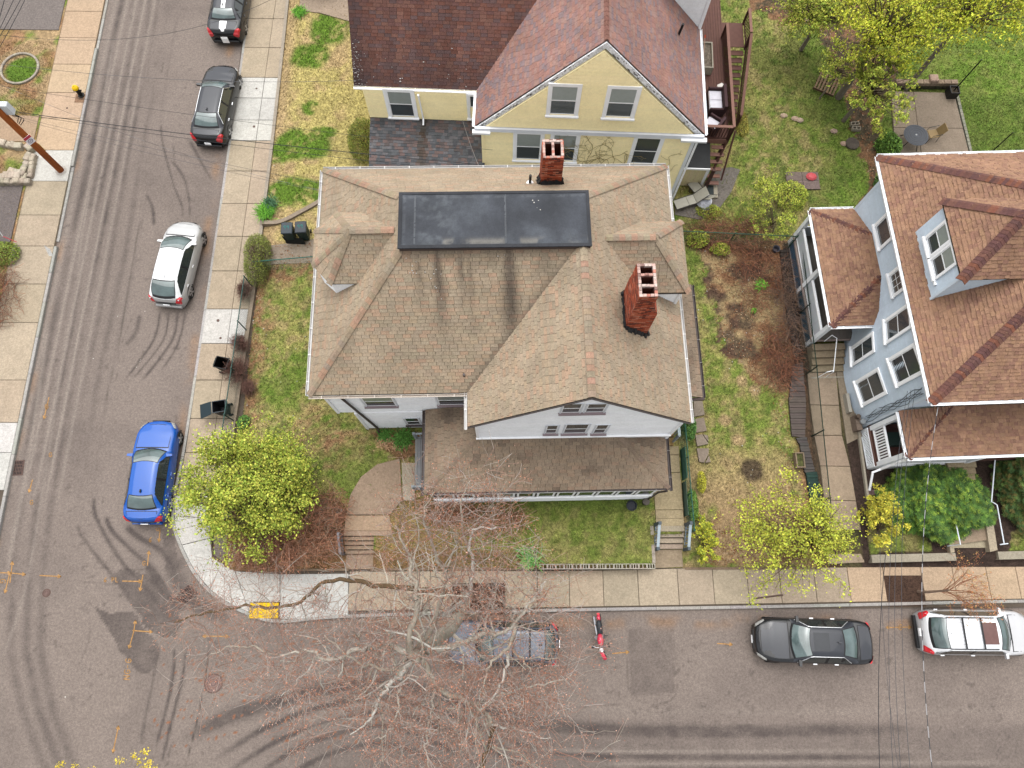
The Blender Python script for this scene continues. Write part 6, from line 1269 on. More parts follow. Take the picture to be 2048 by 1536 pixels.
# motorcycle
f, r = at(1209, 1306, .35), at(1202, 1238, .35); d = f - r; c = (f + r) / 2; c.z = 0; L = 2.05
MC = thing('motorcycle', 'red motorcycle with a black saddle and chrome exhaust, leaning on its stand at the kerb', 'motorcycle', c, math.atan2(d.y, d.x)); lean = R(12)
MC.rotation_euler = (lean, 0, math.atan2(d.y, d.x)); MC.scale = (.9, .95, .95)
pr = carpaint('red', (.42, .02, .05), rough=.25)
for x, ang, rd in ((.75, .35, .32), (-.72, 0, .31)):
    g = group('wheel', MC); m = MB(); V = []; n = 26
    for rr, ww in ((rd - .06, .05), (rd - .01, .055), (rd, .0), (rd - .01, -.055), (rd - .06, -.05)):
        for k in range(n): a = 2 * PI * k / n; px_, py_ = rr * math.cos(a), ww; V.append((x + px_ * math.cos(ang) - py_ * math.sin(ang), px_ * math.sin(ang) + py_ * math.cos(ang), rd + rr * math.sin(a)))
    m.idx(V, [(i * n + k, i * n + (k + 1) % n, ((i + 1) % 5) * n + (k + 1) % n, ((i + 1) % 5) * n + k) for i in range(5) for k in range(n)]); m.build('tyre', rubm, g)
    m = MB()
    for k in range(8): a = 2 * PI * k / 8; m.tube([(x, 0, rd), (x + (rd - .07) * math.cos(a) * math.cos(ang), (rd - .07) * math.cos(a) * math.sin(ang), rd + (rd - .07) * math.sin(a))], .008, 4)
    m.lathe([(.0, 0), (.0, 0)], 3, (x, 0, rd)); m.build('spokes', chrome, g)
m = MB(); m.tube([(.78, .03, .34), (.62, .04, .62), (.42, .02, .9)], .03, 6); m.tube([(.82, -.04, .34), (.66, -.06, .62), (.44, -.04, .9)], .03, 6); m.build('fork', chrome, MC)
m = MB(); V = []
for i in range(9):
    a = PI * .08 + PI * .6 * i / 8
    for t in (-.075, 0, .075): V.append((.75 + (.35 - t * t * 4) * math.cos(a) * math.cos(.35) - t * math.sin(.35), .33 * math.cos(a) * math.sin(.35) + t * math.cos(.35), .32 + (.36 - t * t * 5) * math.sin(a)))
m.idx(V, [(i * 3 + j, i * 3 + 3 + j, i * 3 + 4 + j, i * 3 + 1 + j) for i in range(8) for j in range(2)]); m.build('front_mudguard', pr, MC, smooth=True)
m = MB(); m.tube([(.42, 0, .86), (.3, 0, .9), (.12, 0, .9), (-.05, 0, .86), (-.12, 0, .8)], [.05, .12, .145, .11, .06], 12); m.build('fuel_tank', pr, MC, smooth=True)
m = MB(); m.tube([(-.08, 0, .80), (-.2, 0, .80), (-.45, 0, .80), (-.68, 0, .84), (-.76, 0, .85)], [.06, .12, .145, .10, .03], 12); m.build('saddle', mat('saddle_black', (.02, .022, .025), rough=.5, noise=.1), MC, smooth=True)
m = MB(); m.tube([(-.6, 0, .7), (-.85, 0, .72), (-1.02, 0, .62)], [.05, .09, .05], 8); m.build('rear_mudguard', pr, MC, smooth=True)
m = MB(); m.box(-1.06, -.98, -.06, .06, .62, .72); m.build('taillight', redl, MC)
m = MB(); m.tube([(.1, -.16, .3), (-.2, -.2, .3), (-.9, -.24, .38)], [.03, .05, .055], 8); m.build('exhaust', chrome, MC)
m = MB(); m.box(-.15, .25, -.15, .15, .25, .62, bev=.06); m.lathe([(.09, 0), (.09, .1)], 12, (.05, -.2, .42)); m.build('engine', mat('engine_metal', (.12, .12, .13), rough=.4, metal=.7), MC)
m = MB(); m.tube([(.30, .38, 1.0), (.42, .22, .99), (.44, 0, .95), (.46, -.2, .97), (.36, -.36, .98)], .016, 6); m.build('handlebar', chrome, MC)
for y in (.38, -.36): m = MB(); m.tube([(.36, y * .8, .99), (.28, y * 1.1, 1.0)], .024, 6); m.build('grip', trimm, MC)
m = MB(); m.lathe([(.05, 0), (.09, .04), (.09, .1)], 12, (.58, 0, .78)); m.build('headlight', chrome, MC); m = MB(); m.tube([(0, .1, .3), (.02, .3, .02)], .014, 5); m.build('side_stand', trimm, MC)
for y in (.3, -.28): m = MB(); m.tube([(.40, y, 1.0), (.43, y * 1.2, 1.12)], .006, 4); m.lathe([(.05, 0), (.05, .015)], 10, (.43, y * 1.25, 1.13)); m.build('mirror', trimm, MC)
# ================================================================ TREES AND PLANTS
leafm = mat('leaf', None, noise=0, rough=.7); barkm = mat('bark', None, noise=.18, scale=12, rough=.95, bump=.5)
def rot_quads(n, ctr, size, asp, cols, rs, tilt=1.0, tri=False):
    "n random leaf blades at centres ctr (n,3)"
    a = rs.uniform(0, 2 * PI, n); nz = rs.uniform(.15, 1, n) ** tilt; th = rs.uniform(0, 2 * PI, n); rr = np.sqrt(1 - nz ** 2 * .98)
    N = np.stack([rr * np.cos(th), rr * np.sin(th), nz], 1); U = np.cross(N, np.stack([np.cos(a), np.sin(a), np.zeros(n)], 1) + 1e-3); U /= np.linalg.norm(U, axis=1)[:, None]; Vv = np.cross(N, U)
    s = size * rs.uniform(.55, 1.25, n)[:, None]; P = np.empty((n, 4, 3)); P[:, 0] = ctr - U * s; P[:, 1] = ctr - Vv * s * asp; P[:, 2] = ctr + U * s; P[:, 3] = ctr + Vv * s * asp
    return P.reshape(-1, 3)
def leaf_mesh(name, ctr, size, asp, pal, parent, rs, tilt=1.0, shade=None, **k):
    n = len(ctr); P = rot_quads(n, ctr, size, asp, None, rs, tilt); c = np.array(pal)[rs.randint(0, len(pal), n)] * rs.uniform(.7, 1.3, n)[:, None]
    if shade is not None: c = c * shade[:, None]
    return np_mesh(name, P, np.arange(4 * n).reshape(-1, 4), np.clip(c, 0, .75), leafm, parent, kind='stuff', **k)
class Branches:
    def __init__(s, seed): s.r = random.Random(seed); s.mb = MB(); s.tips = []; s.limbs = []
    def grow(s, p, d, L, r, lv, col, spread=.55, up=.12, nb=(2, 4), seg=.35, minr=.006, taper=.55, sides=6, drop=0, name=None, wander=.22):
        rnd = s.r; p = Vector(p); d = Vector(d).normalized(); pts = [p.copy()]; n = max(2, int(L / seg)); rs_ = [r]
        for i in range(n):
            d = (d + Vector((rnd.gauss(0, wander), rnd.gauss(0, wander), rnd.gauss(0, wander * .7) + up - drop))).normalized(); p = p + d * (L / n); pts.append(p.copy()); rs_.append(max(minr, r * (1 - (1 - taper) * (i + 1) / n)))
        s.mb.tube(pts, rs_, sides if r > .03 else (4 if r > .012 else 3), jit(col(r), .12), cap=r > .03)
        if lv <= 0: s.tips += pts[1:]; return pts
        if lv == 1: s.tips += pts[len(pts) // 2:]
        for _ in range(rnd.randint(*nb)):
            t = rnd.uniform(.3, 1.0); i = min(int(t * (len(pts) - 1)), len(pts) - 2); q = pts[i].lerp(pts[i + 1], rnd.random()); a = Vector((rnd.gauss(0, 1), rnd.gauss(0, 1), rnd.gauss(0, .6))); a = (a - d * a.dot(d)).normalized()
            s.grow(q, d * (1 - spread) + a * spread, L * rnd.uniform(.5, .8), max(minr, rs_[i] * rnd.uniform(.45, .65)), lv - 1, col, spread, up, nb, seg, minr, taper, sides, drop, wander=wander)
        return pts
YG = [(.29, .34, .045), (.24, .30, .04), (.34, .36, .055), (.17, .24, .03), (.38, .37, .06)]
def leafy_tree(name, label, cat, base, crown, rad, n, pal, size=.055, seed=1, trunk=.1, lv=3, flat=.75, barkc=(150, 138, 120), hollow=.35, clumps=60, stems=5, z0=None, grp=None, lean=None):
    """base (x,y,z); crown centre (x,y,z); rad (rx,ry,rz). leaves gathered in clumps round the twigs"""
    T = thing(name, label, cat, base, 0, grp); B = Vector(base); Cc = Vector(crown) - B; br = Branches(seed); rnd = br.r; rs = np.random.RandomState(seed); bc_ = lambda r: C(*barkc) if r > .02 else C(barkc[0] * .8, barkc[1] * .75, barkc[2] * .7)
    fork = Vector((Cc.x * .35, Cc.y * .35, max(.3, Cc.z - rad[2] * .85)))
    br.mb.tube([Vector((0, 0, -.1)), fork * .5 + Vector((.03, .02, 0)), fork], [trunk, trunk * .85, trunk * .7], 8, C(*barkc)); br.mb.build('trunk', barkm, T); br.mb = MB(); tg = []
    cl = []
    for i in range(clumps):
        while True:
            v = Vector((rnd.uniform(-1, 1), rnd.uniform(-1, 1), rnd.uniform(-flat, 1)))
            if hollow < v.length < 1: break
        v *= (.66 + .62 * vnoise3(v * 1.9 + Vector((seed, 0, 0)))) * (rnd.uniform(1.1, 1.3) if rnd.random() < .13 else 1); q = Cc + Vector((v.x * rad[0], v.y * rad[1], v.z * rad[2])); cl.append(q)
        mid = fork.lerp(q, .5) + Vector((rnd.gauss(0, .15), rnd.gauss(0, .15), rnd.uniform(-.1, .25))) * min(1, rad[0] / 2)
        br.mb.tube([fork + Vector((rnd.gauss(0, .05), rnd.gauss(0, .05), rnd.uniform(-.2, .2))), fork.lerp(mid, .5), mid, mid.lerp(q, .6), q], [trunk * .32, trunk * .24, trunk * .16, trunk * .1, .006], 4, jit(bc_(.01), .15), cap=False)
        for _ in range(3): e = q + Vector((rnd.gauss(0, .3), rnd.gauss(0, .3), rnd.gauss(.1, .2))) * rad[0] / 2.5; br.mb.tube([mid.lerp(q, .7), e], .006, 3, jit(bc_(.01), .15), cap=False); tg.append(e)
    br.mb.build('branches', barkm, T, kind='stuff')
    pts = np.array([list(p) for p in cl + tg]); w = rs.gamma(2, .5, len(pts)); w /= w.sum(); idx = rs.choice(len(pts), n, p=w); sp = .09 * rad[0]
    ctr = pts[idx] + rs.normal(0, 1, (n, 3)) * np.array([sp, sp, sp * .55]) * rs.uniform(.3, 1.1, (n, 1)); sh = (rs.uniform(.75, 1.22, len(pts)))[idx]; leaf_mesh('foliage', ctr, size, .55, pal, T, rs, shade=sh); return T
def vnoise3(v): return float(fbm(np.array([v.x + v.z * .7]), np.array([v.y - v.z * .6]), 1.0, 2)[0])
def bush(name, label, cat, c, rad, n, pal, size, seed, asp=.5, twigs=120, twc=(120, 90, 70), grp=None, shell=.75, box=None, twl=.25, tilt=1.0):
    "a low dense shrub: leaves through a lumpy dome, twigs inside and poking out"
    T = thing(name, label, cat, c, 0, grp); rs = np.random.RandomState(seed); rnd = random.Random(seed)
    v = rs.normal(size=(n, 3)); v /= np.linalg.norm(v, axis=1)[:, None]; v[:, 2] = np.abs(v[:, 2]) * 1.0
    if box: v = np.sign(v) * np.abs(v) ** box; 
    r = rs.uniform(shell ** 3, 1, n) ** (1 / 3); lump = .82 + .36 * fbm(v[:, 0] * 1.0 + v[:, 2], v[:, 1] - v[:, 2], 2.2, seed % 50); p = v * (r * lump)[:, None] * np.array(rad); p[:, 2] += .03
    if n: leaf_mesh('foliage', p, size, asp, pal, T, rs, tilt)
    if twigs:
        m = MB()
        for i in range(twigs):
            a = rnd.uniform(0, 2 * PI); e = rnd.uniform(.15, 1.45); l = rnd.uniform(.6, 1.12); q = Vector((math.cos(a) * math.cos(e) * rad[0] * l, math.sin(a) * math.cos(e) * rad[1] * l, math.sin(e) * rad[2] * l)); b = Vector((q.x * .3, q.y * .3, 0)); md = b.lerp(q, .6) + Vector((rnd.gauss(0, .05), rnd.gauss(0, .05), .05))
            cc = jit(C(*twc), .25); m.tube([b, md, q], [.012, .008, .004], 3, cc, cap=False)
            for _ in range(4): f = md.lerp(q, rnd.random()); m.tube([f, f + Vector((rnd.gauss(0, 1), rnd.gauss(0, 1), rnd.gauss(.5, .6))).normalized() * twl * rnd.uniform(.4, 1)], .004, 3, cc, cap=False)
        m.build('twigs', barkm, T, kind='stuff')
    return T
# ---- the leafing tree by the blue car
b = at(565, 1075, .6); c = at(497, 972, 2.6)
leafy_tree('young_maple', 'bushy tree in bright yellow-green spring leaf beside the blue car', 'tree', b, c, (2.65, 2.4, 1.8), 34000, YG, .06, 3, .11, clumps=190, flat=.9, hollow=.3)
# ---- right front tree
b = at(1640, 1085, .5); c = at(1588, 1068, 2.6)
leafy_tree('young_maple', 'wide thin-leaved yellow-green tree overhanging the pavement at the end of the long walk', 'tree', b, c, (2.4, 2.15, 1.4), 9000, [(.35, .37, .04), (.30, .34, .04), (.39, .38, .05), (.23, .28, .035)], .055, 5, .08, clumps=120, flat=.8, hollow=.1, barkc=(160, 140, 110))
b = at(1755, 1070, .5); c = at(1762, 1035, 1.6)
leafy_tree('forsythia', 'golden-leaved shrub between the concrete walk and the little front lawn', 'shrub', b, c, (.85, 1.35, 1.0), 6500, [(.45, .38, .04), (.40, .36, .05), (.3, .32, .04)], .05, 6, .04, clumps=50, hollow=.1)
b = at(1408, 1095, .5); c = at(1412, 1078, .95)
leafy_tree('forsythia', 'narrow yellow-flowering shrub beside the right railing of the side steps', 'shrub', b, c, (.55, 1.15, .8), 6000, [(.45, .42, .04), (.36, .38, .04), (.2, .26, .04)], .045, 7, .04, clumps=45, hollow=.1)
b = at(1402, 965, .6); bush('small_forsythia', 'small yellow tuft by the green fence above the side walk', 'shrub', b, (.2, .5, .4), 700, [(.45, .42, .04), (.3, .3, .04)], .04, 8, twigs=10)
b = at(1548, 465, .5); c = at(1545, 415, 1.8)
leafy_tree('sapling', 'lime-leaved sapling behind the wire fence in the back garden', 'tree', b, c, (1.25, 2.0, 1.3), 3600, YG, .045, 9, .04, clumps=46, hollow=.1)
b = at(1580, 395, .5); bush('lilac_shrub', 'loose pale green shrub growing over the square paved base with the red lump', 'shrub', b, (.9, .8, .9), 2000, YG, .05, 10, twigs=50, twc=(150, 130, 100))
b = at(1395, 480, .5); bush('green_shrub', 'small bright shrub close to the east corner of the white house', 'shrub', b, (.6, .5, .5), 1500, YG, .045, 11, twigs=30)
b = at(1440, 500, .5); bush('green_shrub', 'small bright shrub one step east of the one by the white house corner', 'shrub', b, (.5, .35, .4), 1100, YG, .045, 12, twigs=30)
# ---- big overhanging trees, back right
def crown_tree(label, px, py, z, rad, n, seed, pal=YG, size=.06, trunk=.12, off=(0, .3), **k):
    c = at(px, py, z); return leafy_tree('garden_tree', label, 'tree', (c.x + off[0], c.y + off[1], .35), c, rad, n, pal, size, seed, trunk, barkc=(168, 156, 140), **k)
GOLD = [(.36, .37, .03), (.32, .36, .03), (.24, .30, .02), (.40, .38, .04)]
crown_tree('dense lime-green tree at the top edge above the dark mulch bed', 1655, 15, 3.6, (2.6, 1.3, 1.2), 10000, 15, clumps=110, hollow=.15)
crown_tree('tall spreading tree with pale limbs and yellow-green sprays at the top edge', 1790, 40, 6.0, (2.7, 2.0, 1.8), 10500, 14, GOLD, .065, .2, clumps=130, hollow=.2)
crown_tree('golden-green tree with fine pale twigs filling the top right corner', 1960, 5, 6.5, (3.1, 2.1, 1.5), 7500, 16, GOLD, .07, .14, clumps=90, hollow=.15)
crown_tree('slim yellow-green tree drooping over the west edge of the patio', 1762, 160, 4.4, (1.15, 2.9, 1.8), 8000, 17, clumps=95, hollow=.1, off=(.2, .8))
crown_tree('thin sapling with sparse yellow-green leaves above the wooden pallet', 1690, 130, 3.2, (1.2, 1.2, 1.0), 3600, 18, clumps=40, trunk=.05, size=.05)
b = at(1772, 300, .4); bush('laurel', 'dark green shrub at the corner between the patio and the blue house', 'shrub', b, (.6, .8, 1.0), 3500, [(.10, .19, .03), (.14, .24, .04), (.06, .12, .025)], .06, 19, twigs=20)
b = at(1765, 375, .4); bush('laurel', 'dark shrub hidden against the north-west corner of the blue house', 'shrub', b, (.5, .7, .8), 2200, [(.05, .10, .025), (.10, .17, .04)], .06, 20, twigs=20)
# ---- evergreens before the blue house
EV = [(.06, .13, .02), (.04, .09, .018), (.10, .18, .025), (.17, .24, .03), (.03, .065, .015), (.05, .11, .02)]
def rosettes(name, label, c, rad, n, pal, seed, sz=.1):
    T = thing(name, label, 'shrub', c); rs = np.random.RandomState(seed); v = rs.normal(size=(n, 3)); v[:, 2] = np.abs(v[:, 2]) + .1; v /= np.linalg.norm(v, axis=1)[:, None]; lump = .76 + .46 * fbm(v[:, 0] + v[:, 2], v[:, 1] - v[:, 2], 4.0, seed); p = v * lump[:, None] * (rs.uniform(.74, 1.04, n))[:, None] * np.array(rad)
    k = 7; P = np.empty((n * k, 4, 3)); col = np.array(pal)[rs.randint(0, len(pal), n)] * rs.uniform(.7, 1.25, n)[:, None]; col = col * (.55 + .9 * fbm(p[:, 0], p[:, 1], 3.0, seed))[:, None]; cc = np.repeat(col, k, 0) * rs.uniform(.85, 1.15, (n * k, 1)); a0 = rs.uniform(0, 2 * PI, n)
    for j in range(k):
        a = a0 + 2 * PI * j / k; d = np.stack([np.cos(a), np.sin(a), rs.uniform(-.25, .35, n)], 1) + v * .25; s = np.stack([-np.sin(a), np.cos(a), a * 0], 1) * .016; o = p + v * .02; L = sz * 1.25 * rs.uniform(.7, 1.2, n)[:, None]
        P[j::k, 0] = o; P[j::k, 1] = o + d * L * .5 - s; P[j::k, 2] = o + d * L; P[j::k, 3] = o + d * L * .5 + s
    np_mesh('foliage', P.reshape(-1, 3), np.arange(n * k * 4).reshape(-1, 4), cc, leafm, T, kind='stuff')
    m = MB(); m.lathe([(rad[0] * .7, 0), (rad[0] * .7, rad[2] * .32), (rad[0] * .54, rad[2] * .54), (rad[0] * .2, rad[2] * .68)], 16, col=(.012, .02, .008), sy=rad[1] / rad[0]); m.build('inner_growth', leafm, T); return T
b = at(1868, 1000, .4); rosettes('rhododendron', 'large rounded evergreen shrub filling the bed left of the porch steps', (b.x - .1, b.y - .1, .4), (2.35, 1.65, 1.5), 9500, EV, 31)
b = at(2052, 1000, .4); rosettes('rhododendron', 'darker evergreen shrub right of the porch steps, cut by the picture edge', (b.x + .2, b.y + .35, .4), (1.55, 2.0, 1.5), 7000, [(.04, .08, .025), (.055, .10, .03), (.08, .13, .03), (.12, .1, .03)], 32)
# ---- shrubs on the left
HP = [(.13, .15, .04), (.10, .10, .04), (.2, .22, .05), (.16, .2, .03)]
b = at(522, 545, .3); T = bush('clipped_hedge', 'clipped bare-topped hedge standing at the pavement edge by the two bins', 'hedge', (b.x - .05, b.y + .5, .25), (.62, 1.35, 1.5), 9000, HP, .03, 33, twigs=340, twc=(150, 120, 110), box=.8, twl=.2)
for k_, (px, py, rx, ry, rz, lb) in enumerate(((492, 585, .35, .6, .7, 'thin leafless shrub leaning over the pavement just below the clipped hedge'), (484, 690, .5, .5, .7, 'leafless reddish shrub at the fence above the black bin'), (478, 745, .6, .8, 1.0, 'tangled leafless shrub covering the back of the black bin'), (500, 778, .35, .4, .6, 'small leafless shrub at the fence between the two kerbside bins'))):
    b = at(px, py, .3); bush('bare_shrub', lb, 'shrub', b, (rx, ry, rz), 0, HP, .03, 40 + k_, twigs=int(110 + 130 * rz), twc=(150, 112, 100), twl=.28)
b = at(488, 845, .3); bush('ivy_clump', 'little dark green clump at the end of the fence beside the grey bin', 'plant', b, (.3, .35, .2), 500, [(.06, .14, .03), (.1, .2, .04)], .05, 45, twigs=0)
b = at(735, 285, .3); bush('boxwood', 'rounded olive-green shrub against the west wall of the yellow house', 'shrub', (b.x, b.y - .2, .3), (1.0, 1.15, 1.5), 9000, [(.13, .17, .03), (.17, .19, .03), (.09, .12, .025), (.22, .2, .04)], .035, 46, twigs=80)
def tuft(name, label, px, py, z, r, n, pal, h, seed, w=.012):
    c = at(px, py, z); T = thing(name, label, 'plant', c); rs = np.random.RandomState(seed); a = rs.uniform(0, 2 * PI, n); l = rs.uniform(.4, 1, n); o = rs.normal(0, r * .3, (n, 2)); P = np.empty((n, 2, 4, 3)); s = np.stack([-np.sin(a), np.cos(a)], 1) * w; d = np.stack([np.cos(a), np.sin(a)], 1)
    z1 = h * rs.uniform(.5, 1, n); p0 = o; p1 = o + d * (r * .55 * l)[:, None]; p2 = o + d * (r * l)[:, None]
    def pt(p, z, sg): return np.concatenate([p + s * sg, z[:, None] * np.ones((n, 1))], 1)
    P[:, 0, 0] = pt(p0, z1 * 0, -1); P[:, 0, 1] = pt(p0, z1 * 0, 1); P[:, 0, 2] = pt(p1, z1, 1); P[:, 0, 3] = pt(p1, z1, -1); P[:, 1, 0] = pt(p1, z1, -1); P[:, 1, 1] = pt(p1, z1, 1); P[:, 1, 2] = pt(p2, z1 * .7, .15); P[:, 1, 3] = pt(p2, z1 * .7, -.15)
    c_ = np.repeat(np.array(pal)[rs.randint(0, len(pal), n)] * rs.uniform(.7, 1.3, n)[:, None], 2, 0); np_mesh('blades', P.reshape(-1, 3), np.arange(n * 8).reshape(-1, 4), c_, leafm, T, kind='stuff'); return T
GP = [(.09, .26, .02), (.13, .32, .03), (.06, .18, .02)]
tuft('daylily', 'vivid green strappy clump at the pavement where the curved edging starts', 533, 425, .3, .55, 420, GP, .35, 50); tuft('daylily', 'bluish-green upright half of the strappy clump by the curved edging', 543, 410, .3, .35, 260, [(.08, .17, .09), (.06, .14, .07)], .45, 51)
tuft('daylily', 'small green strappy clump at the top of the dry lawn by the path', 600, 27, .3, .4, 300, GP, .3, 52); tuft('daylily', 'scattered green leaves in the front lawn just left of the hollow block wall', 1058, 1115, .75, .55, 160, [(.08, .2, .05), (.14, .26, .07)], .2, 53, .02)
tuft('daylily', 'dark green plants against the foundation left of the sun porch', 806, 880, .5, .5, 300, [(.05, .13, .02), (.07, .17, .03)], .3, 54, .02); tuft('daylily', 'smaller dark green plants by the corner downspout of the white house', 770, 872, .5, .35, 160, [(.05, .13, .02), (.07, .17, .03)], .25, 55, .02)
tuft('dead_fern', 'withered tan clump in the bed below the white house corner', 768, 898, .5, .5, 320, [(.32, .19, .10), (.4, .26, .15)], .2, 56); tuft('dead_fern', 'withered reddish clump in the bed beside the porch landing', 800, 905, .5, .55, 300, [(.26, .14, .08), (.36, .22, .13)], .2, 57)
tuft('weed', 'bright green weed in the bare soil of the east garden', 1522, 570, .4, .3, 120, GP, .2, 58, .03); tuft('weed', 'tiny green weed in the bare soil closer to the white house', 1507, 622, .4, .15, 60, GP, .15, 59, .03)
b = at(1413, 855, .5); 
# bramble tangle
def tangle(name, label, cat, c, rx, ry, h, n, col, seed, L=.8, r=.005):
    T = thing(name, label, cat, c); rnd = random.Random(seed); m = MB()
    for i in range(n):
        a = rnd.uniform(0, 2 * PI); d = rnd.random() ** .5; p = Vector((math.cos(a) * d * rx, math.sin(a) * d * ry, rnd.uniform(.0, h))); dr = rnd.uniform(0, 2 * PI); pts = [p]
        for k in range(4): dr += rnd.gauss(0, .5); p = p + Vector((math.cos(dr), math.sin(dr), rnd.gauss(0, .35))) * L / 4; p.z = min(max(p.z, .01), h * 1.3); pts.append(p)
        m.tube(pts, r * rnd.uniform(.7, 1.8), 3, jit(C(*rnd.choice(col)), .2), cap=False)
    m.build('stems', barkm, T, kind='stuff'); return T
TC = [(168, 110, 84), (140, 96, 76), (190, 130, 100), (120, 90, 78)]
b = at(1450, 472, .4); tangle('brambles', 'reddish-brown bramble tangle below the wire fence at the garden top', 'brambles', b, 1.9, .8, .6, 750, TC, 60)
b = at(1520, 560, .4); tangle('brambles', 'dead brown stems lying over the dark soil patch', 'brambles', b, 1.3, 1.7, .25, 450, TC, 61); b = at(1555, 720, .4); tangle('brambles', 'rust-coloured dead stems beside the wire fence near the folded tarps', 'brambles', b, .8, 1.6, .4, 600, TC, 62)
b = at(1572, 620, .4); tangle('brambles', 'dry stems hanging along the wire fence next to the blue house porch', 'brambles', b, .45, 2.5, .8, 420, [(130, 110, 100), (150, 120, 100)], 63)
b = at(1450, 250, .4); b = at(1462, 300, .3); bush('green_shrub', 'ragged yellow-brown weeds at the foot of the brown deck stairs', 'shrub', at(1482, 250, .3), (.4, .9, .35), 1500, [(.3, .26, .05), (.2, .2, .04)], .04, 64, twigs=40, twc=(160, 120, 80))
b = at(1415, 425, .3); bush('green_shrub', 'yellow-green weeds below the loungers at the yellow house corner', 'shrub', b, (.7, .45, .35), 1400, YG, .04, 65, twigs=40)
b = at(1420, 850, .5)
bush('ivy_clump', 'dark green ivy clump hidden under the east eave by the green fence', 'plant', at(1378, 855, .7), (.3, .6, .4), 1500, [(.05, .12, .03), (.09, .18, .04)], .05, 66, twigs=0); bush('ivy_clump', 'green ivy trailing at the lower end of the green fence', 'plant', at(1385, 1010, .6), (.25, .7, .3), 1300, [(.08, .16, .03), (.13, .22, .04)], .05, 67, twigs=0)
# reddish-twigged bank shrubs by the front steps
RT = [(186, 128, 100), (204, 146, 116), (156, 108, 88), (214, 156, 124), (176, 150, 128)]
for i, (px, py, rx, ry, h, n, lb) in enumerate(((610, 1075, 1.9, 1.2, 1.5, 1500, 'rust-twigged leafless bush mass on the bank under the leafing tree'), (545, 1110, 1.5, .6, 1.0, 900, 'low rust-twigged bush along the pavement corner'), (665, 1020, .9, .7, 1.1, 650, 'rust-twigged bush beside the curved path'), (905, 1030, 1.3, .45, 1.0, 700, 'reddish leafless bush under the left end of the sun porch windows'), (1000, 1040, 1.1, .55, .9, 600, 'reddish leafless bush under the middle of the sun porch windows'))):
    T = tangle('twiggy_bush', lb, 'bush', at(px, py, .4), rx, ry, h, n, RT, 70 + i, L=.6, r=.005)
# ---- large bare tree over the crossing
BT = thing('bare_street_tree', 'huge leafless grey-limbed tree with reddish buds spreading over the street corner', 'tree', (*at(935, 1192, .1)[:2], .1)); O = BT.location.copy()
br = Branches(99); GC = [C(206, 198, 184, .48), C(188, 178, 162, .48), C(214, 208, 198, .48)]; TWC = [C(180, 134, 114), C(170, 136, 122), C(196, 160, 142), C(192, 176, 164), C(208, 196, 186)]
bcol = lambda r: random.choice(GC) if r > .016 else random.choice(TWC)
def limb(pts, r0, r1, n_side, L, lv=2, col=None, name='limb', spread=.7):
    P = [at(x, y, z) - O for x, y, z in pts]; Q = smoothline([tuple(p) for p in P], 5) if len(P) > 2 else [np.array(p) for p in P]; Q = [Vector(q) for q in Q]; n = len(Q)
    Q = [q + Vector((br.r.gauss(0, .03), br.r.gauss(0, .03), br.r.gauss(0, .03))) for q in Q]; r0 *= .9; R_ = [r0 + (r1 - r0) * (i / (n - 1)) ** .8 for i in range(n)]; m = MB(); m.tube(Q, R_, 8, col or random.choice(GC)); m.build(name, barkm, BT, smooth=True)
    n_side = int(n_side * 1.45)
    for k in range(n_side):
        i = min(n - 2, int((.12 + .88 * (k + br.r.random()) / n_side) * (n - 1))); d = (Q[i + 1] - Q[i]).normalized(); a = Vector((br.r.gauss(0, 1), br.r.gauss(0, 1), br.r.gauss(.15, .5))); a = (a - d * a.dot(d)).normalized()
        br.grow(Q[i], d * (1 - spread) + a * spread, L * br.r.uniform(.6, 1.2), max(.012, R_[i] * .36), lv, bcol, spread=.55, up=.03, nb=(3, 5), seg=.28, minr=.0055, sides=5, wander=.26)
DK_ = C(126, 104, 78)
limb([(935, 1192, .1), (930, 1205, 2.5), (905, 1250, 5), (860, 1290, 7.5), (825, 1318, 9.5)], .30, .2, 2, 1.5, name='trunk')
limb([(915, 1235, 4.0), (905, 1190, 4.8), (840, 1180, 5.2), (760, 1172, 5.4), (700, 1160, 5.6), (645, 1166, 5.8), (610, 1195, 6.0), (560, 1214, 6.2), (490, 1212, 6.4), (430, 1222, 6.6), (350, 1242, 6.8)], .14, .03, 24, 1.5, col=DK_)
limb([(825, 1318, 9.5), (820, 1270, 10), (835, 1210, 10.5), (826, 1150, 11), (812, 1095, 11.3), (790, 1050, 11.5)], .14, .02, 13, 1.5)
limb([(835, 1300, 9), (872, 1240, 9.6), (888, 1170, 10), (898, 1130, 10.4), (912, 1090, 10.8)], .12, .02, 11, 1.5)
limb([(870, 1240, 9.4), (930, 1200, 9.9), (945, 1150, 10.2), (940, 1090, 10.6), (948, 1060, 10.8), (990, 1055, 11)], .10, .02, 12, 1.4)
limb([(940, 1110, 10.2), (920, 1020, 10.6), (935, 960, 11)], .06, .012, 8, 1.3)
limb([(890, 1150, 10), (862, 1080, 10.4), (848, 1030, 10.8), (868, 985, 11)], .07, .012, 8, 1.3)
limb([(830, 1312, 9.5), (770, 1292, 9.8), (715, 1300, 10), (660, 1318, 10.2), (610, 1300, 10.5), (560, 1310, 10.8)], .13, .02, 15, 1.5)
limb([(815, 1325, 9.5), (790, 1340, 10), (750, 1335, 10.3), (700, 1318, 10.6), (650, 1270, 10.9)], .09, .015, 10, 1.3)
limb([(820, 1325, 9.5), (795, 1355, 10), (775, 1370, 10.2), (752, 1410, 10.5), (740, 1440, 10.8), (700, 1470, 11)], .12, .015, 13, 1.5)
limb([(815, 1330, 9.5), (800, 1380, 10), (795, 1420, 10.4), (780, 1460, 10.8), (745, 1480, 11)], .07, .012, 9, 1.3)
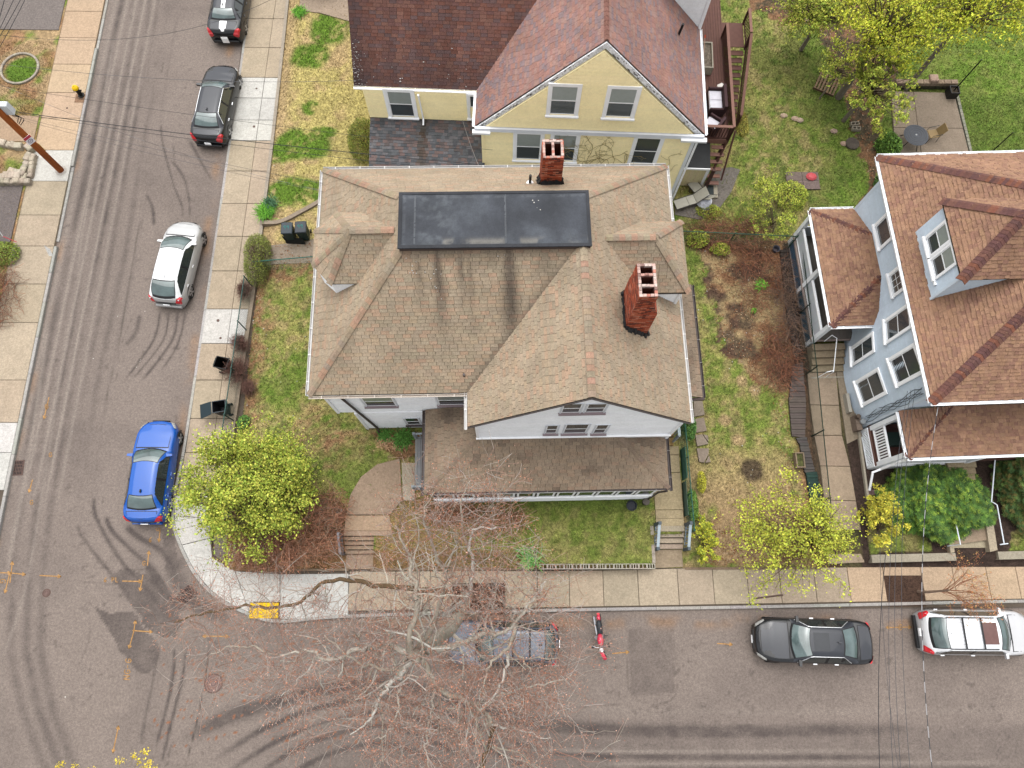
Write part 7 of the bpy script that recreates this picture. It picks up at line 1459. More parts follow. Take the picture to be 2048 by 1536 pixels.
limb([(850, 1300, 8.5), (910, 1290, 9.2), (960, 1270, 9.8), (1005, 1265, 10.2), (1030, 1245, 10.5), (1075, 1190, 10.9), (1090, 1165, 11.1)], .13, .02, 14, 1.4)
limb([(1030, 1245, 10.3), (1010, 1205, 10.7), (985, 1185, 11)], .06, .012, 7, 1.2)
limb([(1030, 1248, 10.3), (1022, 1290, 10.6), (985, 1325, 10.9), (970, 1360, 11.1), (965, 1400, 11.3)], .08, .014, 11, 1.4)
limb([(1020, 1300, 10.5), (1010, 1350, 10.9), (985, 1395, 11.2), (960, 1420, 11.4)], .06, .012, 8, 1.3)
limb([(1024, 1300, 10.5), (1055, 1330, 10.8), (1062, 1345, 11)], .05, .012, 4, 1.0)
limb([(845, 1320, 9.2), (880, 1380, 9.6), (930, 1400, 10), (965, 1420, 10.4), (985, 1450, 10.5)], .10, .06, 12, 1.6)
limb([(985, 1448, 10.5), (984, 1475, 10.6), (972, 1510, 10.7), (958, 1570, 10.8)], .075, .06, 5, 1.5, col=DK_)
limb([(960, 1415, 10.4), (1030, 1380, 10.7), (1100, 1365, 10.9), (1145, 1352, 11.1)], .05, .01, 9, 1.4)
limb([(985, 1450, 10.6), (1040, 1460, 10.8), (1100, 1480, 11)], .05, .01, 9, 1.4)
limb([(870, 1380, 9.6), (860, 1440, 10), (850, 1490, 10.3), (860, 1540, 10.6)], .06, .01, 10, 1.4)
limb([(640, 1310, 10.2), (600, 1360, 10.6), (560, 1390, 10.9)], .05, .01, 6, 1.2); limb([(560, 1310, 10.7), (480, 1290, 11), (420, 1310, 11.3)], .035, .01, 8, 1.3)
br.mb.build('twigs', barkm, BT, kind='stuff')
tp = np.array([list(p) for p in br.tips]); rs = np.random.RandomState(8); k = rs.randint(0, len(tp), 24000); ctr = tp[k] + rs.normal(0, .1, (24000, 3)); leaf_mesh('buds', ctr, .02, .7, [(.30, .11, .06), (.38, .16, .09), (.24, .10, .07), (.36, .22, .17)], BT, rs)
# ---- street sapling on the right, leaning over the silver car
ST = thing('street_sapling', 'thin street sapling with coppery buds leaning from the right-hand soil pit over the silver vehicle', 'tree', (*at(1836, 1183, .1)[:2], .1)); O2 = ST.location.copy(); br = Branches(5)
P = [at(1836, 1183, .1) - O2, at(1855, 1184, .9) - O2, at(1880, 1182, 1.8) - O2, at(1900, 1180, 2.6) - O2]; m = MB(); m.tube(P, [.07, .06, .045, .035], 8, C(188, 160, 140)); m.build('trunk', barkm, ST)
for i in range(16): a = i * 2.4; br.grow(P[2].lerp(P[3], (i % 5) / 4), (math.cos(a) * .8 + .9, math.sin(a) * .75, .55), 1.25, .014, 2, lambda r: C(176, 120, 92), spread=.5, up=.04, nb=(2, 3), seg=.25, minr=.005, wander=.16)
br.mb.build('branches', barkm, ST, kind='stuff'); tp = np.array([list(p) for p in br.tips]); k = rs.randint(0, len(tp), 1500); leaf_mesh('buds', tp[k] + rs.normal(0, .04, (1500, 3)), .028, .6, [(.32, .12, .05), (.42, .2, .10), (.3, .2, .06)], ST, rs)
# yellow-flowered twigs reaching in at the bottom edge
YT = thing('flowering_tree', 'small tree whose yellow blossom tips reach in at the bottom left edge', 'tree', (*at(250, 1640, 0)[:2], 0)); br = Branches(6); O3 = YT.location.copy(); top = at(240, 1585, 3.2) - O3; m = MB(); m.tube([Vector((0, 0, 0)), top * .5, top], [.08, .06, .04], 7, C(150, 136, 120)); m.build('trunk', barkm, YT)
for px, py in ((120, 1530), (150, 1534), (185, 1540), (240, 1520), (268, 1512), (278, 1524), (290, 1505), (292, 1532), (302, 1524), (310, 1540)): e = at(px, py, 4.2) - O3; br.mb.tube([top, top.lerp(e, .5) + Vector((0, 0, .1)), e], [.015, .01, .005], 3, C(170, 150, 120), cap=False); br.tips.append(e)
br.mb.build('branches', barkm, YT, kind='stuff'); tp = np.array([list(p) for p in br.tips]); k = rs.randint(0, len(tp), 330); leaf_mesh('blossom', tp[k] + rs.normal(0, .07, (330, 3)), .04, .6, [(.55, .42, .03), (.5, .4, .05)], YT, rs)
# far-left plants
b = at(8, 510, .2); bush('left_shrub', 'green shrub at the left picture edge below the driveway', 'shrub', b, (.9, .7, .5), 2200, [(.14, .2, .04), (.2, .24, .04)], .05, 80, twigs=40); b = at(0, 600, .2); tangle('left_brambles', 'brown stems at the left picture edge beside the pavement', 'brambles', b, .9, 1.6, .4, 420, TC, 81)
# ================================================================ STREET FURNITURE, FENCES, GARDEN THINGS
woodm = mat('weathered_wood', None, noise=.15, scale=6, fine=(.15, 40), rough=.9, bump=.3); plas = mat('bin_plastic', None, noise=.06, rough=.5); wirem = mat('wire', None, rough=.6, noise=0); stonem = mat('rubble_stone', None, noise=.15, scale=5, fine=(.2, 30), rough=.95, bump=.5)
# utility pole
pb = at(122, 341, .15); UP_ = thing('utility_pole', 'tall brown wooden utility pole with a small no-parking sign on the left pavement', 'utility pole', pb)
m = MB(); m.tube([(0, 0, 0), (0, 0, 3), (0, 0, 6), (0, 0, 10.5)], [.17, .16, .15, .12], 18, C(186, 104, 50, .55)); m.build('shaft', mat('creosote_wood', None, noise=.22, scale=3, fine=(.2, 40), rough=.85, stretch=(6, 6, .7)), UP_, smooth=True)
dirn = (Vector((0, 0, 0)) - Vector((pb.x, pb.y, 0))).normalized(); dirn = Vector((.75, -.66, 0)).normalized(); side = Vector((-dirn.y, dirn.x, 0))
def poleplate(z, w, h, col, nm, dep=.17, dx=0, up=0, t=.012, mt=None):
    m = MB(); o = dirn * dep + side * (-w / 2 + dx) + Vector((0, 0, z)); V = [o + side * a + Vector((0, 0, b)) + dirn * c for c in (0, t) for a, b in ((0, 0), (w, 0), (w, h), (0, h))]
    m.idx(V, [(3, 2, 1, 0), (4, 5, 6, 7), (0, 1, 5, 4), (1, 2, 6, 5), (2, 3, 7, 6), (3, 0, 4, 7)], col); return m.build(nm, mt or whitem, UP_)
sg = poleplate(2.45, .36, .50, C(236, 232, 236, .8), 'sign')
poleplate(2.80, .36, .15, C(205, 70, 90, .6), 'sign_header', dep=.184)
m = MB(); o = dirn * .188 + Vector((0, 0, 2.63))
def ringp(r): return [o + side * (r * math.cos(2 * PI * k / 20)) + Vector((0, 0, r * math.sin(2 * PI * k / 20))) for k in range(20)]
a, b = ringp(.12), ringp(.095); m.idx(a + b, [(k, (k + 1) % 20, 20 + (k + 1) % 20, 20 + k) for k in range(20)], C(60, 50, 110, .6))
for x in (-.045, -.01, .03): m.face([o + side * x + Vector((0, 0, -.05)), o + side * (x + .018) + Vector((0, 0, -.05)), o + side * (x + .018) + Vector((0, 0, .05)), o + side * x + Vector((0, 0, .05))], C(60, 50, 110, .6))
m.build('sign_symbol', whitem, UP_)
m = MB(); m.tube([dirn * .0 + side * .17 + Vector((0, 0, 1.5)), side * .17 + Vector((0, 0, 2.1))], .02, 5, C(240, 200, 40)); m.build('yellow_marker', whitem, UP_)
m = MB(); c = side * .32 + dirn * .1 + Vector((0, 0, 4.6)); m.box(c.x - .2, c.x + .2, c.y - .14, c.y + .14, 4.35, 4.95, C(214, 220, 226, .7), bev=.03); m.build('grey_cabinet', metm, UP_)
for k in range(3): m = MB(); pts = [side * .25 + Vector((0, 0, 4.3 - .1 * k)), side * (.42 + .05 * k) + dirn * .1 + Vector((0, 0, 4.0 - .15 * k)), side * .2 + dirn * .12 + Vector((0, 0, 3.75 - .1 * k))]; m.tube([tuple(p) for p in smoothline([tuple(q) for q in pts], 5)], .018, 5, C(36, 34, 34)); m.build('cable_loop', wirem, UP_)
m = MB(); m.lathe([(.3, 0), (.22, .03)], 16, col=C(214, 206, 196)); m.build('base_collar', concm, UP_)
# overhead wires
def wire(label, a, b, sag=.4, r=.011, col=(52, 54, 60), n=22, grp=None, twist=None):
    a, b = Vector(a), Vector(b); pts = [a.lerp(b, i / n) - Vector((0, 0, 4 * sag * (i / n) * (1 - i / n))) for i in range(n + 1)]; m = MB()
    if twist:
        for i in range(n): m.tube([pts[i], pts[i + 1]], r, 4, C(*(col if i % 2 else twist)), cap=False)
    else: m.tube(pts, r, 4, C(*col), cap=False)
    tag(m.build('overhead_wire', wirem), label, 'wire', grp)
def wp(px, py, z): return at(px, py, z)
wire('thick black cable crossing the side street from the pole to the yellow porch roof', wp(18, 222, 4.4), wp(968, 330, 4.0), .25, .02)
wire('twin black cable running beside the thick one across the side street', wp(18, 224, 4.3), wp(900, 338, 4.3), .3, .012); wire('upper thin wire crossing the side street towards the porch gable', wp(0, 172, 5.2), wp(985, 300, 4.2), .3, .009)
wire('thin wire sagging from the pole to the white house north-west eave', wp(28, 235, 4.0), wp(645, 383, 6.6), .3, .008, (90, 90, 96)); wire('thin wire just above it ending at the west gutter of the white house', wp(20, 230, 4.2), wp(645, 367, 6.6), .2, .008, (90, 90, 96))
wire('pale spliced wire crossing between the pole and the flat front gutter', wp(-20, 160, 6), wp(640, 380, 6.6), .9, .008, (150, 150, 150), twist=(70, 70, 74))
wire('long wire crossing the side street near the black sedan', wp(0, 128, 6.0), wp(720, 160, 5.6), .5, .009, (80, 80, 84), twist=(120, 120, 124)); wire('wire curving over the striped coupe at the top of the side street', wp(0, 70, 7.0), wp(560, -10, 6.5), 1.2, .009, (90, 90, 94), twist=(60, 60, 64))
for k, (x0, x1, z) in enumerate(((-10, -8, 9), (14, -14, 9.4), (30, -10, 9.2), (38, 4, 8.8))): wire(('leftmost', 'second from left', 'third from left', 'rightmost')[k] + ' of the four dark wires slanting over the top left driveway', wp(x0 + 26, -30, z), wp(x1 - 20, 120, z), .05, .014, (44, 48, 54), grp='wires at the top left corner')
wire('twisted black and white service cable hanging from the blue house eave over the road', wp(1876, 815, 6.5), wp(1872, 1600, 8.2), .9, .014, (70, 72, 78), 40, twist=(196, 196, 200))
for k, (x0, y0, x1, lb) in enumerate(((1830, 778, 1826, 'rightmost dark cable of the bundle dropping from the blue house wall bracket'), (1822, 780, 1806, 'middle dark cable of the bundle dropping from the blue house wall bracket'), (1815, 782, 1790, 'left dark cable of the bundle dropping from the blue house wall bracket'))): wire(lb, wp(x0, y0, 5.4), wp(x1, 1600, 8.3), .8, .009, (84, 86, 92), 30)
wire('single black wire crossing the main road between the dark sedan and the silver vehicle', wp(1772, 1100, 7.5), wp(1762, 1600, 8.0), .3, .012, (52, 52, 58)); wire('thin wire beside the single black one crossing the right pavement', wp(1760, 1095, 7.3), wp(1806, 1600, 8.0), .3, .008, (84, 84, 90))
wire('white service wire drooping along the yellow house porch roof', wp(925, 240, 3.9), wp(958, 333, 4.2), .2, .01, (196, 190, 184))
# hydrant
hb = at(163, 191, .15); H = thing('fire_hydrant', 'black fire hydrant with a bright yellow cap on the left pavement', 'fire hydrant', hb)
m = MB(); m.lathe([(.17, 0), (.17, .05), (.11, .07), (.11, .45), (.14, .47), (.14, .52), (.12, .54)], 16, col=C(30, 32, 30)); m.build('barrel', plas, H, smooth=False)
m = MB(); m.lathe([(.16, .53), (.17, .56), (.15, .64), (.08, .71), (.035, .73), (.035, .78)], 16, col=C(250, 205, 20, .55)); m.build('bonnet', plas, H)
for a in (0, PI / 2, PI): m = MB(); m.tube([(.1 * math.cos(a), .1 * math.sin(a), .38), (.2 * math.cos(a), .2 * math.sin(a), .38)], .055, 10, C(26, 28, 26)); m.build('nozzle', plas, H)
m = MB(); m.box(-.3, .2, -.45, .1, .0, .006, C(176, 140, 112)); m.build('soil_patch', grassm, H)
# wheelie bins by the passage
def bin_(name, label, px, py, z, rot, lid, body, text=None, w=.5, d=.56, h=.95, open_=False, fallen=False, grp=None):
    c = at(px, py, z); T = thing(name, label, 'wheelie bin', c, R(rot), grp)
    m = MB(); V = []
    for zz, s in ((0.05, .8), (h, 1.0)): V += [(-w / 2 * s, -d / 2 * s, zz), (w / 2 * s, -d / 2 * s, zz), (w / 2 * s, d / 2 * s, zz), (-w / 2 * s, d / 2 * s, zz)]
    m.idx(V, [(0, 1, 5, 4), (1, 2, 6, 5), (2, 3, 7, 6), (3, 0, 4, 7), (3, 2, 1, 0)], body)
    if open_: V2 = [(x * .93, y * .93, zz + (.03 if zz < .5 else 0)) for x, y, zz in V]; m.idx(V2, [(4, 5, 1, 0), (5, 6, 2, 1), (6, 7, 3, 2), (7, 4, 0, 3), (0, 1, 2, 3)], tuple(x * .5 for x in body))
    m.build('body', plas, T); m = MB(); e = .03
    if not open_: m.box(-w / 2 - e, w / 2 + e, -d / 2 - e, d / 2 + e, h, h + .07, lid, bev=.03); m.build('lid', plas, T)
    else: m.box(-w / 2 - e, w / 2 + e, -d / 2 - e, -d / 2, h - .03, h + .03, lid); m.box(-w / 2 - e, w / 2 + e, d / 2, d / 2 + e, h - .03, h + .03, lid); m.box(-w / 2 - e, -w / 2, -d / 2, d / 2, h - .03, h + .03, lid); m.box(w / 2, w / 2 + e, -d / 2, d / 2, h - .03, h + .03, lid); m.build('rim', plas, T)
    m = MB(); m.tube([(-w / 2 + .06, d / 2 + .07, h - .04), (w / 2 - .06, d / 2 + .07, h - .04)], .018, 6, C(40, 60, 58)); m.build('handle', plas, T)
    for s in (-1, 1): m = MB(); m.tube([(s * (w / 2 - .02), d / 2 - .02, .1), (s * (w / 2 + .04), d / 2 - .02, .1)], .1, 12, C(22, 22, 24)); m.build('wheel', plas, T)
    if text:
        m = MB()
        for i, ch in enumerate(text):
            for stx in {'9': [[(.8, .35), (.2, .45), (.1, .1), (.7, 0), (.8, .35), (.7, 1)]], '1': [[(.4, 0), (.4, 1)]], '7': [[(0, 0), (.8, 0), (.3, 1)]]}[ch]:
                for p, q in zip(stx, stx[1:]): m.tube([(-.15 + i * .15 + p[0] * .12, .12 - p[1] * .2, h + .073), (-.15 + i * .15 + q[0] * .12, .12 - q[1] * .2, h + .073)], .011, 4, C(60, 170, 160))
        m.build('painted_number', whitem, T)
    return T
bin_('wheelie_bin', 'dark green lidded bin painted 99, left of the pair behind the wire fence', 585, 476, .4, 180 - 178, C(66, 76, 84), C(34, 66, 62), '99')
bin_('wheelie_bin', 'dark green lidded bin tucked against the house, right of the painted pair', 612, 474, .4, 180 - 176, C(66, 72, 80), C(30, 60, 56), '99')
def tilted(T, rx, ry): T.rotation_euler = (rx, ry, T.rotation_euler.z)
T = bin_('wheelie_bin', 'open black bin under the leafless fence shrub on the pavement', 458, 738, .15, 78, C(26, 26, 28), C(24, 24, 26), open_=True, h=.95)
T = bin_('wheelie_bin', 'open dark grey bin standing at the end of the wire fence', 452, 822, .15, 84, C(66, 76, 84), C(58, 58, 64), open_=True, h=.85)
m = MB(); m.idx([(-.3, -.35, .84), (.3, -.35, .84), (.34, -.98, .5), (-.34, -.98, .5), (-.3, -.37, .80), (.3, -.37, .80), (.34, -1.0, .46), (-.34, -1.0, .46)], [(0, 1, 2, 3), (7, 6, 5, 4), (0, 4, 5, 1), (2, 6, 7, 3), (1, 5, 6, 2), (3, 7, 4, 0)], C(44, 62, 70)); m.build('lid', plas, T); T.rotation_euler.z = R(-80)
b = at(598, 482, .4); m = MB(); m.idx([(b.x - .6, b.y - .15, .42), (b.x + .35, b.y - .2, .42), (b.x + .3, b.y - .05, .75), (b.x - .75, b.y + .05, .8)], [(0, 1, 2, 3)], C(34, 36, 36)); tag(m.build('old_panel', plas), 'torn black board leaning on the wire fence below the two bins', 'board')
# chain-link fences
linkm = bpy.data.materials.new('chain_link'); linkm.use_nodes = True
def chain_fence(name, label, pts, h, z, colr, mesh=True, step=2.4, lean=0, wirecol=None, posth=.08, dens=.14):
    T = thing(name, label, 'fence', (pts[0][0], pts[0][1], z)); O = Vector((pts[0][0], pts[0][1], z)); P = [Vector((p[0], p[1], z)) - O for p in pts]
    m = MB(); m.tube([p + Vector((0, 0, h)) for p in P], .024, 6, colr); m.build('top_rail', metm, T)
    mw_ = MB(); s = 0
    for a, b in zip(P, P[1:]):
        L = (b - a).length; u = (b - a) / L; n = max(1, round(L / step))
        for i in range(n + 1):
            if i == n and b is not P[-1]: continue
            p = a + u * (L * i / n); q = MB(); q.tube([p, p + Vector((0, 0, h + posth))], .03, 6, colr); q.build('post', metm, T)
        k = int(L / dens)
        for i in range(k):
            x = L * i / k
            for d in (1, -1):
                x1 = x + d * h
                q0, q1 = a + u * x, None; t = 1.0
                if x1 > L: t = (L - x) / h
                if x1 < 0: t = x / h
                if t > .05: mw_.tube([q0, a + u * (x + d * h * t) + Vector((0, 0, h * t))], .004, 3, wirecol or colr, cap=False)
                if t < 1: 
                    xe = L if d > 0 else 0; mw_.tube([a + u * xe + Vector((0, 0, h * t)), a + u * (xe - d * h * (1 - t)) + Vector((0, 0, h))], .004, 3, wirecol or colr, cap=False)
    if mesh: mw_.build('wire_mesh', metm, T, kind='stuff')
    return T
FG = C(44, 92, 84); FD = C(46, 64, 58)
chain_fence('wire_fence', 'low dark green chain-link fence along the west lawn beside the pavement', [tuple(at(545 - 20, 500, .3)[:2])[:2] if False else (-12.32, 14.6), (-12.42, 10.0), (-12.55, 5.6)], 1.1, .25, FG, step=2.6)
chain_fence('wire_fence', 'short green wire fence in front of the two dark green bins', [(-11.95, 15.35), (-7.9, 15.75)], 1.1, .3, C(50, 120, 108), step=4)
ef = [tuple(at(1405, 1012, .6)[:2]), (8.15, 5.9)]; chain_fence('wire_fence', 'green privacy-slatted fence along the east side walk of the white house', [(8.2, 2.6), (8.15, 7.4)], 1.2, .5, C(52, 112, 96), step=1.9)
m = MB(); m.box(8.1, 8.13, 4.9, 6.3, .6, 1.5, C(84, 136, 116)); m.box(8.08, 8.1, 3.3, 4.8, .55, 1.3, C(104, 132, 114)); o = m.build('slat_panel', mat('green_vinyl', None, noise=.2, scale=4), bpy.data.objects['wire_fence.002'])
o.location = -bpy.data.objects['wire_fence.002'].location
chain_fence('wire_fence', 'long dark green chain-link fence dividing the bare garden from the blue house walk', [(14.55, 16.2), (14.45, 10), (14.25, 4.0), (14.2, 1.5)], 1.25, .35, C(34, 60, 48), wirecol=C(80, 96, 84), step=2.6)
chain_fence('wire_fence', 'green chain-link fence across the garden between the bramble tangle and the back lawn', [(8.3, 17.0), (14.4, 16.7)], 1.2, .35, C(64, 104, 84), step=3)
# dark folded tarps, timber edging, planter beside the fence
tarp = mat('tarp', None, noise=.15, scale=3, rough=.8)
for i, (pl, col, lb) in enumerate((([(1585, 730), (1605, 725), (1612, 805), (1610, 875), (1584, 872), (1578, 800)], C(112, 100, 94), 'long brown corrugated mat lying by the fence opposite the blue house steps'), ([(1592, 876), (1613, 874), (1630, 943), (1610, 945), (1606, 930), (1600, 890)], C(96, 90, 86), 'grey corrugated mat lying just below the brown one by the fence'), ([(1612, 945), (1634, 943), (1645, 1010), (1622, 1012)], C(52, 80, 72), 'dark green sheet lying at the foot of the fence above the yellow-green tree'), ([(1560, 500), (1578, 495), (1600, 690), (1592, 730), (1575, 640)], C(72, 62, 56), 'strip of dark boards along the fence beside the blue house porch'))):
    q = pxpoly(pl, .5); T = thing('ground_mat', lb, 'mat', (q[0][0], q[0][1], .4)); ys_q = [p[1] for p in q]; y0_, y1_ = min(ys_q), max(ys_q); n = max(3, int((y1_ - y0_) / .13))
    for k in range(n):
        a, b = y0_ + (y1_ - y0_) * k / n, y0_ + (y1_ - y0_) * (k + 1) / n; c = clip_rect(q if sum(q[j][0] * q[(j + 1) % len(q)][1] - q[(j + 1) % len(q)][0] * q[j][1] for j in range(len(q))) > 0 else q[::-1], -99, 99, a, b - .012)
        if c: m = MB(); m.prism([(x - q[0][0], y - q[0][1]) for x, y in c], 0, .1 + .03 * (k % 2), jit(col, .08)); m.build('strip', tarp, T)
c = at(1596, 922, .5); T = thing('planter_box', 'narrow wooden planter box with moss beside the grey mats', 'planter', c); WBc = C(158, 140, 116)
for a in ((-.2, .2, -.35, -.3), (-.2, .2, .3, .35), (-.2, -.15, -.3, .3), (.15, .2, -.3, .3)): m = MB(); m.box(*a, 0, .28, jit(WBc, .1)); m.build('board', woodm, T)
m = MB(); m.box(-.15, .15, -.3, .3, 0, .2, C(98, 100, 60)); m.build('soil', grassm, T)
# hollow block wall at the front
BWt = thing('block_wall', 'low wall of pale hollow concrete blocks on edge at the front lawn corner', 'wall', (at(1075, 1136, .5).x, 1.06, .15)); x0_ = at(1078, 1136, .6).x; x1_ = 6.62; n = 14; blk = mat('hollow_block', None, noise=.12, scale=8, fine=(.15, 40), rough=.95)
def hollow(m, x0, x1, y0, y1, z0, z1, col, holes=2, alongx=True):
    t = .03; m.box(x0, x1, y0, y0 + t, z0, z1, col); m.box(x0, x1, y1 - t, y1, z0, z1, col)
    for i in range(holes + 1): c = x0 + (x1 - x0 - t) * i / holes; m.box(c, c + t, y0 + t, y1 - t, z0, z1, col)
for i in range(n):
    a, b = x0_ + (x1_ - x0_) * i / n, x0_ + (x1_ - x0_) * (i + 1) / n; lx, ly = BWt.location.x, BWt.location.y; 
    for lv in (0, 1):
        m = MB(); hollow(m, a - lx + .004, b - lx - .004, 0, .22, .0 + lv * .32, .31 + lv * .32, jit(C(218, 208, 194), .06), 2 + (i % 2)); m.build('concrete_block', blk, BWt)
    m = MB(); m.box(a - lx + .02, b - lx - .02, .03, .19, 0, .52, jit(C(110, 96, 60), .3)); m.build('soil_fill', grassm, BWt)
for i in range(7):
    y = 1.3 + i * .4; m = MB(); m.box(6.5 - lx, 6.64 - lx, y - ly, y - ly + .385, 0, .62 + random.uniform(-.03, .03), jit(C(206, 194, 178), .08)); m.build('concrete_block', blk, BWt)
# stair railings at the side steps
for xx, lb in ((6.72, 'light grey wooden railing on the left of the side steps'), (8.06, 'light grey wooden railing on the right of the side steps')):
    T = thing('stair_railing', lb, 'railing', (xx, at(1340, 1100, .15).y, .15)); y0_ = 0; y1_ = at(1340, 1050, .8).y - at(1340, 1100, .15).y; railrun(T, (0, 0, 0), (0, y1_, .65), 8, gp, C(178, 192, 200, .6), C(150, 164, 174, .6), h=.85, w=.12)
    for y, z in ((0, 0), (y1_, .65)): m = MB(); m.box(-.065, .065, y - .065, y + .065, z, z + 1.0, C(96, 108, 116)); m.build('newel', gp, T)
T = thing('stair_railing', 'short grey railing on the left edge of the front path steps', 'railing', (at(688, 1100, .2).x, at(688, 1108, .2).y, .15)); railrun(T, (0, 0, 0), (0, at(688, 1070, .8).y - at(688, 1108, .2).y, .6), 5, gp, C(150, 146, 150, .6), C(130, 126, 130, .6), h=.8, w=.1)
c = at(676, 1022, .8); T = thing('cinder_block', 'single concrete block lying left of the curved path', 'concrete block', c, R(-12)); m = MB(); hollow(m, -.2, .2, -.1, .1, 0, .2, C(210, 200, 190)); m.build('shell', blk, T)
for i, (px, py, r) in enumerate(((1707, 251, 5), (1710, 260, -4))): c = at(px, py, .4); T = thing('cinder_block', ('upper' if i == 0 else 'lower') + ' of two hollow concrete blocks lying on the mulch strip by the back lawn', 'concrete block', c, R(r)); m = MB(); hollow(m, -.22, .22, -.1, .1, 0, .2, C(196, 184, 164)); m.build('shell', blk, T)
# pots at the porch
# pallet
c = at(1652, 170, .5); T = thing('wooden_pallet', 'weathered wooden pallet lying on the grass below the hanging branches', 'pallet', c, R(-27))
for i in range(7): x = -.55 + i * .17; m = MB(); m.box(x, x + .1, -.6, .6, .12, .145, jit(C(150, 124, 96), .12)); m.build('slat', woodm, T)
for y in (-.55, 0, .5): m = MB(); m.box(-.58, .6, y - .03, y + .04, 0, .118, jit(C(130, 104, 80), .1)); m.build('bearer', woodm, T)
# patio
PTO = thing('patio', None, None); tag(PTO, kind='structure'); q = [(1782, 182), (1908, 186), (1938, 306), (1790, 306)]
A0, A1, A2, A3 = [at(*p, .45) for p in q]
def quad(u0, u1, v0, v1): f = lambda u, v: (A3.lerp(A0, v)).lerp(A2.lerp(A1, v), u); return [tuple(f(u, v)[:2]) for u, v in ((u0, v0), (u1, v0), (u1, v1), (u0, v1))]
for a in ((0, .35, 0, .4), (.35, 1, 0, .4), (0, .35, .4, 1), (.35, 1, .4, 1)): slab(PTO, quad(*a), z=.47, col=C(176, 158, 138))
a, b = at(1938, 306, .45), at(1910, 190, .45)
for i in range(16):
    p = a.lerp(b, i / 16); q_ = a.lerp(b, (i + .92) / 16); m = MB(); m.plate((p.x + .02, p.y, .3), (q_ - p), Vector((.2, .0, 0)), (q_ - p).length, .14, -.2 * 1, jit(C(170, 168, 150), .08)); 
    m = MB(); m.box(p.x + .03, p.x + .17, p.y, p.y + (q_ - p).length, .3, .5, jit(C(172, 170, 152), .08)); m.build('edging_stone', stonem, PTO)
RW = thing('retaining_wall', 'low mossy stone wall along the back of the patio', 'wall', at(1785, 178, .4)); L_ = at(1908, 178, .4) - at(1785, 178, .4)
for i in range(9):
    for k in range(2): x = L_.x * i / 9; m = MB(); m.box(x + .01, x + L_.x / 9 - .01, 0 + .02 * k, .3, k * .22, k * .22 + .21, jit(C(172, 150, 128) if k else C(84, 80, 60), .12), bev=.02); m.build('stone', stonem, RW)
m = MB(); m.box(1.8, 2.25, .05, .5, .44, .6, C(200, 170, 150), bev=.04); m.build('stone', stonem, RW)
# round table and chair
c = at(1826, 277, .9); ax = mat('patio_metal', None, rough=.5, noise=.08); T = thing('patio_table', 'round dark metal patio table with a white centre spot', 'table', (c.x, c.y, .47))
m = MB(); m.lathe([(.62, .70), (.64, .715), (.62, .73), (.01, .735)], 36, col=C(100, 104, 112)); m.build('table_top', ax, T)
for r in (.18, .3, .42, .54): m = MB(); m.lathe([(r + .012, .736), (r + .008, .742), (r - .008, .742), (r - .012, .736)], 36, col=C(110, 108, 108), cap=False); m.build('ring', ax, T)
m = MB(); m.lathe([(.05, .74), (.04, .76)], 12, col=C(235, 235, 235)); m.build('umbrella_hole', ax, T)
for k in range(4): a = k * PI / 2 + .6; m = MB(); m.tube([(.1 * math.cos(a), .1 * math.sin(a), .68), (.35 * math.cos(a), .35 * math.sin(a), .4), (.6 * math.cos(a), .6 * math.sin(a), 0)], .02, 5, C(50, 50, 52)); m.build('leg', ax, T)
def garden_chair(label, px, py, rot, seatc, fr, z=.47):
    c = at(px, py, z + .4); T = thing('garden_chair', label, 'chair', (c.x, c.y, z), R(rot)); m = MB(); m.box(-.24, .24, -.24, .24, .40, .43, seatc, bev=.01); m.build('seat', plas, T)
    m = MB(); m.idx([(-.24, .24, .43), (.24, .24, .43), (.24, .42, .92), (-.24, .42, .92), (-.24, .27, .43), (.24, .27, .43), (.24, .45, .92), (-.24, .45, .92)], [(0, 1, 2, 3), (7, 6, 5, 4), (0, 3, 7, 4), (1, 5, 6, 2), (2, 6, 7, 3)], seatc); m.build('backrest', plas, T)
    for x, y in ((-.24, -.24), (.24, -.24), (-.24, .26), (.24, .26)): m = MB(); m.tube([(x * 1.1, y * 1.15, 0), (x, y, .4)], .014, 5, fr); m.build('leg', ax, T)
    for x in (-.28, .28): m = MB(); m.tube([(x, -.22, .42), (x, -.22, .63), (x, .3, .66)], .016, 5, fr); m.build('armrest', ax, T)
    return T
garden_chair('tan sling chair pushed up beside the round patio table', 1866, 268, -80, C(190, 160, 112), C(70, 70, 72))
c = at(1900, 190, .5); T = thing('square_planter', 'black square planter holding a long dark umbrella pole at the patio corner', 'planter', c)
for a in ((-.25, .25, -.25, -.2), (-.25, .25, .2, .25), (-.25, -.2, -.2, .2), (.2, .25, -.2, .2)): m = MB(); m.box(*a, 0, .45, C(50, 46, 44)); m.build('side', plas, T)
m = MB(); m.box(-.2, .2, -.2, .2, 0, .36, C(84, 74, 60)); m.build('soil', grassm, T); tp_ = at(1954, 130, 3.0) - c; tp_.z = 2.2; m = MB(); m.tube([(0, 0, .3), (.02, .02, 2.6)], .035, 8, C(36, 36, 38)); m.build('pole', plas, T)
c = at(1984, 303, .5); T = thing('shepherd_hook', 'thin black pole standing in the lawn just behind the blue house eave', 'pole', c); m = MB(); m.tube([(0, 0, 0), (0, 0, 1.6)], .03, 6, C(36, 38, 38)); m.build('rod', plas, T)
